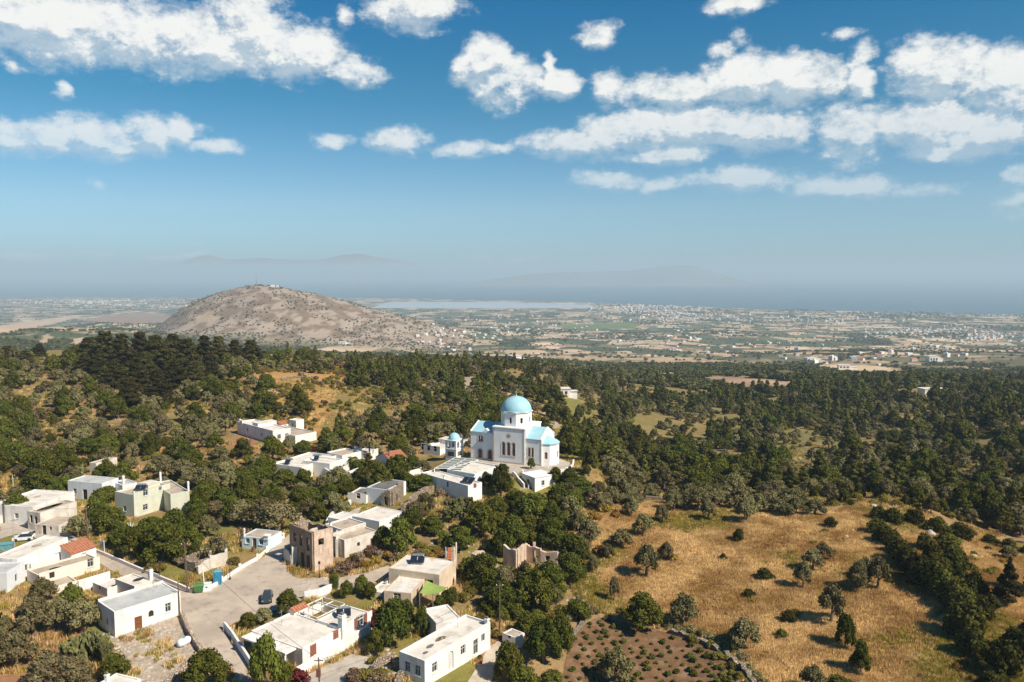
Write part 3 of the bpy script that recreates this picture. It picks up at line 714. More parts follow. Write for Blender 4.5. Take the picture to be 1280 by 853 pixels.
def house(name, label, L, N, Rr, h=None, base=None, wall='whitewash', roof='roof_white', par=.3, par_back=None, wins=(), cat='house', group=None, root=None, lw=None, rw=None, wall_l=None, deep=1.5, rooftop=(), trim=None, overhang=0):
    n, ex, ey, w, l, zb, zt = fit_box(L, N, Rr, h, base)
    if rw: w = rw
    if lw: l = lw
    H = zt - zb
    if root is None:
        c = n + ex*w/2 + ey*l/2
        root = empty(name, (c.x, c.y, zb), label, cat, group); own = True
        LAND.append((label, c.x, c.y)) 
    else: own = False
    z0 = zb - deep; zr = zt - par; tp = .22
    sides = {'R': (n, ex, w), 'B': (n + ex*w, ey, l), 'K': (n + ex*w + ey*l, -ex, w), 'L': (n + ey*l, -ey, l)}
    mb = MB(); fills = []
    for key, (p, e, wd) in sides.items():
        hs = []
        for wn in wins:
            if wn[0] != key: continue
            _, fr, sill, ww, hh, kind = wn[:6]
            x = (fr if key == 'R' else (1 - fr) if key == 'L' else fr) * wd - ww/2
            hs.append((x, zb + sill, ww, hh, 'arch' in kind)); fills.append((p, e, hs[-1], kind.replace('_arch', '')))
        wall_face(mb, p, e, wd, z0, zt, hs, .22, 0, 0)
    # parapet: inner faces and top
    pn = [n, n + ex*w, n + ex*w + ey*l, n + ey*l]
    pi = [n + (ex+ey)*tp, n + ex*(w-tp) + ey*tp, n + ex*(w-tp) + ey*(l-tp), n + ex*tp + ey*(l-tp)]
    for k in range(4):
        a, b = pn[k], pn[(k+1)%4]; c, d = pi[(k+1)%4], pi[k]
        mb.quad(a, b, c, d); up = Vector((0,0,par))
        mb.quad(d, c, c - up, d - up)
    mb.build('wall', wall, root)
    rb = MB(); up = Vector((0, 0, par)); nx = max(2, int(w/1.5)); ny = max(2, int(l/1.5))
    rp = lambda i, j: pi[0] + ex*((w-2*tp)*i/nx) + ey*((l-2*tp)*j/ny) - up + Vector((0, 0, .05*(fbm(np.array([i*2.+n.x]), np.array([j*2.+n.y]), 5, 2)[0]-.5) if 0<i<nx and 0<j<ny else 0))
    for i in range(nx):
        for j in range(ny): rb.quad(rp(i,j), rp(i+1,j), rp(i+1,j+1), rp(i,j+1))
    rb.build('roof', roof, root, smooth=True)
    if overhang:
        m = MB(); m.box(n - ex*overhang - ey*overhang + Vector((0,0,-.02)), ex*(w+2*overhang), ey*(l+2*overhang), (0,0,.10)); m.build('cornice', trim or wall, root)
    if par_back:
        m = MB(); q = pn[3] + Vector((0,0,.002)); m.box(q, ex*w, -ey*.3, (0,0,par_back)); m.build('parapet', wall, root)
    for (p, e, hh, kind) in fills:
        if kind != 'hole': opening(root, p, e, hh, .2, kind)
    fr = {'n': n, 'ex': ex, 'ey': ey, 'w': w, 'l': l, 'zb': zb, 'zt': zt, 'zr': zr, 'root': root}
    for it in rooftop: it(fr)
    FOOT.append([(p.x, p.y) for p in (n - (ex+ey)*.5, n + ex*(w+.5) - ey*.5, n + ex*(w+.5) + ey*(l+.5), n - ex*.5 + ey*(l+.5))])
    if own: ROOTS.append(root)
    return fr
ROOTS = []
def solar(fx, fy, s=1.0, face=None, npan=2):
    """a solar water heater: tilted collectors and a tank on a frame"""
    def f(fr):
        c = fr['n'] + fr['ex']*fr['w']*fx + fr['ey']*fr['l']*fy; c = Vector((c.x, c.y, fr['zr'] + .05))
        a = Vector((math.cos(face), math.sin(face), 0)) if face is not None else fr['ex']      # along the panels
        b = Vector((-a.y, a.x, 0)); W_ = .95*s; Ln = 1.35*s; t = R(28)
        o = MB()
        d = b*math.cos(t) + Vector((0,0,math.sin(t))); nn = a.cross(d)
        for k in range(npan):
            P = c + a*((k - npan/2)*(W_+.1)) - b*Ln*.4 + Vector((0,0,.25)); o.box(P, a*W_, d*Ln, nn*.08)
        ob = o.build('solar_panel', 'panel_dark', fr['root'])
        fm = MB()
        for k in (-1, 1):
            Q = c + a*(k*npan*.5*W_*.9) - b*Ln*.4; top = Q + b*Ln*math.cos(t)
            fm.tube([Q, Q + Vector((0,0,.25))], .03, 4); fm.tube([top, top + Vector((0,0,.25 + Ln*math.sin(t)))], .03, 4); fm.tube([Q+Vector((0,0,.2)), top + Vector((0,0,.2+Ln*math.sin(t)))], .03, 4)
        Q1 = c - a*(npan*.5*W_*.9) - b*Ln*.4; Q2 = c + a*(npan*.5*W_*.9) - b*Ln*.4; fm.tube([Q1+Vector((0,0,.2)), Q2+Vector((0,0,.2))], .03, 4)
        fm.build('stand', 'metal_grey', ob)
        tk = MB(); q = c - b*Ln*.4 + b*Ln*math.cos(t) + Vector((0,0,.38 + Ln*math.sin(t)))
        tk.tube([q - a*.85*s, q - a*.8*s, q + a*.8*s, q + a*.85*s], [.14*s, .2*s, .2*s, .14*s], 10); tk.build('water_tank', 'steel_tank', ob, smooth=False)
    return f
def chimney(fx, fy, h=1.4, s=.5, cap=True, mat='whitewash'):
    def f(fr):
        c = fr['n'] + fr['ex']*fr['w']*fx + fr['ey']*fr['l']*fy; rz = math.atan2(fr['ex'].y, fr['ex'].x)
        m = MB(); m.cbox((c.x, c.y, fr['zr']-.05), s, s, h+.05, rz); m.cbox((c.x, c.y, fr['zr']+h*.8), s*1.25, s*1.25, .12, rz)
        o = m.build('chimney', mat, fr['root'])
        if cap: k = MB(); k.cbox((c.x, c.y, fr['zr']+h), s*.6, s*.6, .25, rz); k.build('chimney_pot', 'roof_dark', o)
    return f
def roofbox(fx, fy, w, l, h, mat='whitewash', name='roof_room', door=False):
    def f(fr):
        c = fr['n'] + fr['ex']*fr['w']*fx + fr['ey']*fr['l']*fy; m = MB(); m.box(Vector((c.x, c.y, fr['zr']-.1)), fr['ex']*w, fr['ey']*l, (0,0,h+.1)); o = m.build(name, mat, fr['root'])
        m = MB(); m.box(Vector((c.x, c.y, fr['zr']+h)) - (fr['ex']+fr['ey'])*.1, fr['ex']*(w+.2), fr['ey']*(l+.2), (0,0,.1)); m.build('roof_slab', 'roof_white', o)
        if door: m = MB(); m.box(Vector((c.x, c.y, fr['zr'])) + fr['ex']*w*.4, fr['ex']*.8, -fr['ey']*.03, (0,0,min(1.9, h*.85))); m.build('door', 'brown_wood', o)
    return f
def roofpatch(fx, fy, w, l, mat='dark_hole', h=.03, name='roof_hole'):
    def f(fr):
        c = fr['n'] + fr['ex']*fr['w']*fx + fr['ey']*fr['l']*fy; m = MB(); rnd = random.Random(int(c.x*100))
        pts = [Vector((c.x, c.y, fr['zr']+.06)) + fr['ex']*(w*(.5+.5*rnd.uniform(.7,1)*math.cos(k*math.pi/5))) + fr['ey']*(l*(.5+.5*rnd.uniform(.7,1)*math.sin(k*math.pi/5))) for k in range(10)]
        if fr['ex'].cross(fr['ey']).z < 0: pts.reverse()
        m.poly(pts); m.build(name, mat, fr['root'])
    return f
def jag_wall(mb, p0, p1, z0, topf, th, holes=(), m=0, step=.5):
    """thick broken wall: topf(t in metres) gives the top height; holes (x, z, w, h)"""
    p0 = Vector((p0[0], p0[1], 0)); p1 = Vector((p1[0], p1[1], 0)); L = (p1-p0).length; ex = (p1-p0)/L; nr = Vector((ex.y, -ex.x, 0))*th/2
    xs = sorted({0, L} | set(np.arange(step, L-.1, step)) | {h[0] for h in holes} | {h[0]+h[2] for h in holes})
    tops = [topf(x) for x in xs]; up = Vector((0,0,1))
    for i in range(len(xs)-1):
        a, b = xs[i], xs[i+1]; ta, tb = tops[i], tops[i+1]; A = p0+ex*a; B = p0+ex*b
        cuts = [(z0 if not callable(z0) else None, None)]
        za = z0(a) if callable(z0) else z0; zb_ = z0(b) if callable(z0) else z0
        segs = []; lo = (za, zb_)
        for h in sorted(holes, key=lambda q: q[1]):
            if h[0]-1e-6 <= a and b <= h[0]+h[2]+1e-6:
                segs.append((lo, (h[1], h[1]))); lo = (h[1]+h[3], h[1]+h[3])
        segs.append((lo, (max(ta, lo[0]), max(tb, lo[1]))))
        for (l0, l1), (h0, h1) in segs:
            if h0 <= l0 and h1 <= l1: continue
            c = [A+nr+up*l0, B+nr+up*l1, B+nr+up*h1, A+nr+up*h0, A-nr+up*l0, B-nr+up*l1, B-nr+up*h1, A-nr+up*h0]
            mb.quad(c[0], c[1], c[2], c[3], m); mb.quad(c[5], c[4], c[7], c[6], m); mb.quad(c[3], c[2], c[6], c[7], m); mb.quad(c[1], c[0], c[4], c[5], m)
            mb.quad(c[1], c[5], c[6], c[2], m); mb.quad(c[4], c[0], c[3], c[7], m)
def jag(base, amp, seed, sc=2.0):
    return lambda x: base + amp * (float(fbm(np.array([x + seed*13.1]), np.array([seed*7.7]), sc, 3, seed)[0]) - .5) * 2
def low_wall(name, label, pix, h=.8, th=.35, mat='whitewash', cat='wall', posts=0, rough=0, group=None, amp=0):
    P = [at(u, v) for u, v in pix]; m = MB()
    for a, b in zip(P[:-1], P[1:]):
        ex = (b-a); L = max(ex.length, .01); e = ex/L; a2 = a - e*th*.3; b2 = b + e*th*.3; LL = L + th*.6
        zf = lambda x: g(a2.x+e.x*x, a2.y+e.y*x)
        tp = (lambda x: zf(x)+h+(amp*(float(vnoise(np.array([a2.x+e.x*x]), np.array([a2.y+e.y*x]), .9, 3)[0])-.5)*2 if amp else 0))
        jag_wall(m, a2, b2, lambda x: zf(x)-.4, tp, th, step=.8 if not amp else .45)
    c = P[len(P)//2]; root = empty(name, (c.x, c.y, c.z), label, cat, group)
    m.build('masonry', mat, root)
    if posts:
        for p in P:
            q = MB(); q.cbox((p.x, p.y, p.z-.3), .45, .45, h+.75, .5); q.build('post', mat, root)
    setparent_keep(root)
    LAND.append((label, c.x, c.y)); return root

def finish_houses():
    for r in ROOTS: setparent_keep(r)

# --- left edge and upper left of the village
house('house', 'white single-storey house with a long low roof at the edge of the village', (8,624), (41,634), (73,613.5), h=3.6, wall='whitewash', roof='roof_white', par=.25,
      wins=[('R', .8, 1.2, .8, 1.0, 'win'), ('L', .4, 1, .9, 1.1, 'win')], rooftop=[roofpatch(.55,.5,2.2,1.2,'roof_beige',name='roof_patch')])
house('house', 'pale blue-white house with a grey roof and two dark doors before the scrub', (84,601), (127,604.5), (148.5,597.5), h=4.0, wall='whitewash_cool', roof='roof_grey', par=.15,
      wins=[('L', .22, 0.02, 1.1, 2.3, 'door_dark'), ('L', .5, .02, 1.2, 2.3, 'door_dark'), ('L', .8, 1.1, .9, 1.2, 'win')])
house('house', 'low white annex with a slim chimney between the blue-white house and the green house', (143,601.5), (153,607), (170,602.8), h=3.0, wall='whitewash_cool', roof='roof_grey', par=.2, rooftop=[chimney(.35,.4,1.9,.45)])
house('house', 'pale green two-storey house with a solar heater on its flat roof', (148.3,613.2), (167,618.9), (209,605.3), base=647.5, wall='pale_green', roof='roof_beige', par=.35,
      wins=[('R', .32, 3.9, 1.2, 1.25, 'win'), ('R', .72, 4.1, .8, .9, 'win'), ('R', .30, .9, 1.2, 1.25, 'win'), ('L', .5, 1.0, .9, 1.1, 'win')],
      rooftop=[solar(.42, .45, 1.1, face=R(5)), roofbox(.62, .45, 3.0, 3.2, .7, 'pale_green', 'raised_roof'), chimney(.03, .05, 1.0, .3)])
fr_g = house('annex', 'lower pale green terrace block with two tall white pillars beside the green house', (200,602), (213,618), (233.5,612), h=4.2, wall='pale_green', roof='roof_beige', par=.2, cat='terrace',
      rooftop=[chimney(.98,.03,2.2,.35,False), chimney(.35,.9,2.6,.35,False)])
house('ruined_outbuilding', 'small whitewashed outbuilding with two dark windows among shrubs above the blue-white house', (116.8,577.0), (119.8,579.2), (141,571.2), h=2.6, wall='whitewash_old', roof='roof_beige', par=.1, cat='outbuilding',
      wins=[('R', .25, .9, .9, .9, 'void'), ('R', .72, .9, .8, .8, 'void')])
house('house', 'weathered cream house with a collapsed strip in its flat roof', (29,640.6), (50,641.3), (99.5,627.5), base=664, wall='whitewash_old', roof='roof_beige', par=.2,
      wins=[('L', .72, 1.4, .75, 1.5, 'void'), ('L', .35, 1.2, .75, 1.5, 'void')], rooftop=[roofpatch(.08,.35,5.5,2.0), roofpatch(.45,.4,3.5,1.6)])
house('annex', 'small whitewashed lean-to with a sandy roof leaning on the weathered cream house', (50.4,652.8), (73.5,657.0), (88,646), base=669.5, wall='whitewash_old', roof='roof_beige', par=.12, cat='annex',
      wins=[('L', .62, 0.02, .8, 1.8, 'void'), ('L', .35, 1.0, .5, .6, 'void'), ('R', .2, .9, .4, .5, 'void')])
house('house', 'white house with a broad cream roof at the frame edge behind the tiled lean-to', (-6,695), (21,699.3), (81,671.5), h=3.6, wall='whitewash', roof='roof_white', par=.2,
      wins=[('L', .5, 1, .9, 1.1, 'win'), ('R', .15, 1, .9, 1.1, 'win')], rooftop=[roofpatch(.5,.35,2.5,1.5,'roof_beige',name='roof_patch')])
house('house', 'long white house with a thick white parapet next to the red-tiled lean-to', (21,700.2), (38.6,704.8), (83,687.8), base=719.5, wall='whitewash', roof='roof_white', par=.3,
      wins=[('L', .5, 1.0, .8, 1.0, 'win_cl')], par_back=.25)
house('shed', 'small white box house cut by the edge of the frame', (-16,712), (8,716.5), (18,702.5), h=3.2, wall='whitewash_cool', roof='roof_grey', par=.2, cat='shed', wins=[('R', .5, .9, .6, 1.2, 'void')])
house('house', 'cream flat-roofed house with a planted roof opening above a courtyard', (33.5,712), (49,720), (124.5,698.5), base=735, wall='cream', roof='roof_beige', par=.25,
      wins=[('R', .84, 1.0, 1.0, 1.4, 'win'), ('R', .2, 1, .8, 1, 'void')], rooftop=[roofpatch(.22,.3,2.2,1.3)])
house('annex', 'low tan-roofed store in front of the cream flat-roofed house', (50.8,722), (70,736), (99.5,728), base=742, wall='cream', roof='roof_beige', par=.18, cat='outbuilding', wins=[('R', .6, .4, .6, .8, 'void')])
house('house', 'white courtyard block behind the plain white cottage with a solar tank', (120.2,729.6), (134,739), (158.4,729.2), base=748.5, wall='whitewash', roof='roof_white', par=.15,
      wins=[('R', .62, 0.02, .7, 1.6, 'door'), ('L', .5, 1, .5, .6, 'void')], rooftop=[solar(1.08,.15,.9,face=R(-45),npan=1)])
house('house', 'cream block with an open roof hatch and a blue-topped chimney beside the road', (148,722.5), (168,733), (187.6,724.5), h=2.6, wall='cream', roof='roof_white', par=.15,
      rooftop=[roofpatch(.3,.3,2.2,1.4), chimney(1.03,.1,1.8,.55,True)])
COTT = house('cottage', 'plain white cottage with a grey-blue flat roof, brown door and arched niche', (126,750.2), (142.8,765.3), (223.6,738.9), base=797.5, wall='whitewash', roof='roof_grey', par=.12, par_back=.25, cat='cottage',
      wins=[('R', .34, .05, 1.05, 1.95, 'door'), ('R', .535, 1.35, .75, .95, 'void_arch'), ('R', .80, 1.25, .85, 1.35, 'win'), ('L', .45, 1.3, .6, .8, 'win')])
house('house', 'white roof with a low peak showing at the bottom edge of the frame', (118,857), (147,866), (174,848), h=3.2, wall='whitewash', roof='roof_white', par=.15, cat='house', rooftop=[chimney(.5,.9,.9,.4)])
# --- around the plaza
house('cottage', 'small pale blue cottage with a brown flat roof, a dark door and two square windows', (300.8,670.8), (335,673.8), (354,664.5), base=688.5, wall='pale_blue', roof='roof_beige', par=.12, cat='cottage',
      wins=[('L', .52, .02, .85, 2.0, 'door'), ('L', .78, .9, .85, .95, 'win'), ('L', .27, .9, .85, .95, 'win')], rooftop=[chimney(.06,.06,.8,.9,False), chimney(.0,.9,1.6,.25,False)])
_n, _ex, _ey, _w, _l, _zb, _zt = fit_box((322,784.5), (378,812), (458,764), base=836)
_P = lambda x, y: proj((_n+_ex*x+_ey*y).x, (_n+_ex*x+_ey*y).y, _zt)
fr26 = house('house', 'large white house with brown shutters, a chimney and a solar heater beside the plaza', _P(0,_l), _P(0,0), _P(_w*.55,0), h=_zt-_zb, wall='whitewash', roof='roof_white', par=.18,
      wins=[('R', .255, .9, 1.1, 1.6, 'win_cl'), ('R', .82, 1.6, 1.0, 1.2, 'win_cl'), ('L', .22, .02, 1.3, 2.2, 'door_white'), ('L', .7, .6, 2.2, 1.8, 'void')])
fr26b = house('house', None, _P(_w*.55+.004,_l*.5), _P(_w*.55+.004,.06), _P(_w,.06), h=_zt-_zb-.004, root=fr26['root'], wall='whitewash', roof='roof_white', par=.18,
      wins=[('R', .60, 1.5, 1.3, 1.5, 'win_sh')], rooftop=[chimney(.06,.08,1.9,.8), solar(.52,.55,1.0,face=R(12))])
fr22 = house('house', 'ochre-walled house with a white roof and a lime green awning', (205/4.923+440,737), (514,742), (535.5,713.5), base=762, wall='ochre_plaster', roof='roof_white', par=.12,
      wins=[('L', .52, 1.0, 1.2, 1.3, 'win'), ('R', .3, .02, 1, 2.1, 'door')])
house('house', 'higher ochre block with two dark solar panels on a broad white roof', (491,706.4), (549,718.8), (560,699.5), h=3.6, wall='ochre_plaster', roof='roof_white', par=.12,
      wins=[('L', .2, 1.6, 1.4, 1.0, 'win')], rooftop=[solar(.55,.62,1.15,face=R(-3)), chimney(.98,.05,2.4,.45,True,'ochre_plaster')])
house('shed', 'small white shed with a patched roof where the track meets the ochre house', (468.4,733.5), (477,741), (491.5,719), base=747, wall='whitewash', roof='roof_white', par=.12, cat='shed', rooftop=[chimney(.5,.5,.5,.3)])
fr23 = house('house', 'long white house with an arched white door and a stained cement roof', (499.5,814), (530.8,826.3), (612.2,777.5), base=858.8, wall='whitewash', roof='roof_white', par=.3, wall_l=None,
      wins=[('L', .68, 1.1, .95, 1.3, 'win'), ('L', .28, 1.1, .95, 1.3, 'win'), ('R', .14, 1.1, 1.0, 1.3, 'win'), ('R', .37, .02, 1.15, 2.6, 'door_white_arch'), ('R', .56, 1.1, 1.0, 1.3, 'win'), ('R', .76, .05, 1.0, 2.1, 'win'), ('R', .88, 1.2, .8, 1.1, 'win')],
      rooftop=[roofpatch(.22,.45,1.6,.9,'roof_dark',name='roof_stain'), roofpatch(.12,.3,.9,.8,'roof_dark',name='roof_stain'), roofpatch(.38,.5,2.2,1.0,'stone_dark',name='roof_stain'), chimney(.97,.06,.9,.5)])
house('house', 'low white-roofed block tucked behind the long white house', (534.5,760.2), (545,779), (574,770.4), h=3.0, wall='whitewash', roof='roof_white', par=.12)
house('shed', 'tiny white shed with a rusty roof among citrus trees', (628.9,790.9), (644,797.8), (654.5,791), base=813, wall='whitewash', roof='roof_beige', par=.1, cat='shed', wins=[('L', .45, 1.4, .5, .4, 'void')])
house('house', 'white house with a scalloped parapet behind the roofless two-storey ruin', (410,654), (428,662.5), (454,652.5), h=3.6, wall='whitewash', roof='roof_beige', par=.2, rooftop=[chimney(.1,.8,.6,.4)])
house('house', 'low white house with a long cement roof joined to the roofless ruin', (418,669), (430.4,675.6), (469.4,662.8), base=698, wall='whitewash_old', roof='roof_beige', par=.18,
      wins=[('R', .42, 1.4, .6, .7, 'void'), ('R', .85, .2, .9, 1.9, 'door')], par_back=.5)
house('house', 'white house with dark grilled windows and a small solar panel above the low cement-roofed house', (438,646), (455.5,655.8), (474,648), base=661, wall='whitewash_cool', roof='roof_white', par=.12,
      wins=[('R', .3, .6, 1.1, .8, 'win'), ('R', .75, .6, 1.1, .8, 'win')], rooftop=[solar(.75,.6,.8,face=R(0))])
house('shed', 'little white gabled shed on the lane below the grey flat-roofed house', (416.5,644), (427,650), (438,641), h=2.4, wall='whitewash', roof='roof_white', par=.08, cat='shed')
house('house', 'small white house with one dark window on the lane beside the dark grey roof', (439.4,615.4), (457.5,620), (462.5,610), base=630, wall='whitewash', roof='roof_dark', par=.25, wins=[('L', .42, 1.0, .9, 1.2, 'void')])
house('house', 'tall white-walled house with a dark grey flat roof and a rough stone end wall', (459.3,608.8), (483.3,612.6), (505.6,601.4), base=631.5, wall='whitewash_cool', roof='roof_dark', par=.12)
house('annex', 'low whitewashed yard block at the foot of the dark grey roofed house', (451,641), (474,652), (492,637), h=2.6, wall='whitewash_cool', roof='roof_white', par=.1, cat='annex')
# --- cluster behind the olive grove
house('house', 'white house on the hillside, its long windowed wall stepping down to a square end', (304.8,526.0), (340.8,538.6), (358.2,533.8), base=555.5, wall='whitewash', roof='roof_white', par=.3,
      wins=[('L', .30, 1.4, .8, 1.0, 'win'), ('L', .7, 1.8, .8, 1.0, 'win'), ('R', .35, 1.2, 1.1, 1.3, 'win'), ('R', .78, 1.2, 1.1, 1.3, 'win')],
      rooftop=[roofbox(.1,.45,6.0,3.0,1.0), roofbox(-.02,.84,.5,1.4,.9,name='parapet'), chimney(.1,.97,1.1,.5)])
house('annex', 'low white terrace wing attached to the hillside house', (352,533.5), (369,545), (380.5,537), h=2.4, wall='whitewash', roof='roof_beige', par=.2, cat='annex')
house('shed', 'small white tower-like outbuilding behind the hillside house', (366.5,523.5), (370,526), (375.5,523.5), h=3.6, wall='whitewash', roof='roof_white', par=.1, cat='outbuilding', wins=[('L', .5, 1.6, .5, .9, 'void')])
house('house', 'white house with a blue window, leftmost of the cluster with the palms', (361,573), (377,584.5), (398,566.5), h=3.2, wall='whitewash', roof='roof_white', par=.3,
      wins=[('R', .5, 2.4, .9, 1.0, 'win_clb')], rooftop=[solar(.1,.6,1.3,face=R(-5),npan=1)])
house('house', 'white house with a shaded grey side wall amid the cluster with the palms', (379,575.5), (412,579.8), (427,574.0), h=3.4, wall='whitewash', roof='roof_white', par=.3, rooftop=[solar(.45,.7,1.2,face=R(5),npan=1)],
      wins=[('R', .5, 1.2, .9, 1.0, 'win')])
house('house', 'small white flat-roofed house with a dark loggia opening in front of the palms', (414,581.5), (429,586.5), (437.2,579.7), base=592.6, wall='whitewash', roof='roof_white', par=.15,
      wins=[('L', .65, .4, 2.4, 1.6, 'void'), ('L', .18, .02, .8, 1.9, 'door_blue'), ('R', .6, 1.0, .8, .9, 'win')])
house('house', 'white two-storey house with dark French windows beside the tall palm', (444.7,564.6), (459.8,567.2), (468.4,561.4), base=578, wall='whitewash', roof='roof_white', par=.15,
      wins=[('L', .22, .9, 1.2, 2.0, 'win'), ('L', .52, .9, 1.2, 2.0, 'win'), ('L', .8, .9, 1.0, 2.0, 'win'), ('R', .5, 1.6, .8, 1.0, 'win')], rooftop=[chimney(.15,.95,1.6,.6), roofbox(.0,.85,3,.4,.9,name='parapet')])
house('house', 'low white block with a pergola-shaded terrace behind the palms', (416,563.5), (428,569.5), (446,563), h=3.0, wall='whitewash', roof='roof_beige', par=.3)

def tiled_house(name, label, L, N, Rr, h, hr, wall='whitewash', cat='house', ridge='ex', over=.3):
    n, ex, ey, w, l, zb, zt = fit_box(L, N, Rr, h)
    c = n + ex*w/2 + ey*l/2; root = empty(name, (c.x, c.y, zb), label, cat)
    up = Vector((0,0,1)); m = MB(); cs = [n, n+ex*w, n+ex*w+ey*l, n+ey*l]
    for k in range(4):
        a, b = cs[k], cs[(k+1)%4]; m.quad(a-up*(h+1), b-up*(h+1), b, a)
    if ridge == 'ex': A = n+ey*l/2+up*hr; B = A+ex*w; m.poly([cs[1], cs[2], B]); m.poly([cs[3], cs[0], A]); f = [(cs[0],cs[1],B,A), (cs[2],cs[3],A,B)]
    elif ridge == 'mono': A = cs[3]+up*hr; B = cs[2]+up*hr; m.poly([cs[1],cs[2],B]); m.poly([cs[3],cs[0],A]); m.quad(cs[2],cs[3],A,B); f = [(cs[0],cs[1],B,A)]
    else: A = n+ex*w/2+up*hr; B = A+ey*l; m.poly([cs[0], cs[1], A]); m.poly([cs[2], cs[3], B]); f = [(cs[1],cs[2],B,A), (cs[3],cs[0],A,B)]
    m.build('wall', wall, root)
    for k, q in enumerate(f):
        nn = (q[1]-q[0]).cross(q[3]-q[0]).normalized(); cc = sum(q, Vector())/4; r = MB()
        Q = [cc + (p-cc)*1.06 for p in q]; Q = [p + nn*.06 for p in Q]
        r.quad(*Q); r.quad(*[p - nn*.1 for p in reversed(Q)])
        for i in range(4): r.quad(Q[(i+1)%4], Q[i], Q[i]-nn*.1, Q[(i+1)%4]-nn*.1)
        # ribs of the tile courses
        e1 = (Q[1]-Q[0]); e2 = (Q[3]-Q[0]); nr = max(3, int(e1.length/.45))
        for i in range(nr): r.tube([Q[0]+e1*((i+.5)/nr)+nn*.02, Q[3]+(Q[2]-Q[3])*((i+.5)/nr)+nn*.02], .09, 5)
        r.build('roof', 'roof_tile', root)
    wdw = MB(); wdw.box(n + ex*w*.4 - up*(h*.55) - ey*.03, ex*.8, ey*.02, up*.9); wdw.build('window', 'glass_dark', root)
    ROOTS.append(root); FOOT.append([(p.x, p.y) for p in cs]); LAND.append((label, c.x, c.y)); return root
tiled_house('annex', 'red-tiled lean-to roof sloping beside the long white house', (83,688), (89,693.8), (115.5,682.6), 2.3, 1.1, ridge='mono', cat='annex')
tiled_house('house', 'orange-tiled house half hidden in dark trees beyond the grey roof', (480,569.5), (489,577), (503,571), 2.4, 1.6)
tiled_house('shed', 'tiny orange-roofed hut behind the hillside house', (346,529), (351,531.5), (358,529), 2.2, .8)
tiled_house('canopy', 'short orange-tiled canopy over the gate of the large white house', (364,761), (368,766.5), (380,757), 2.4, .5, cat='canopy')
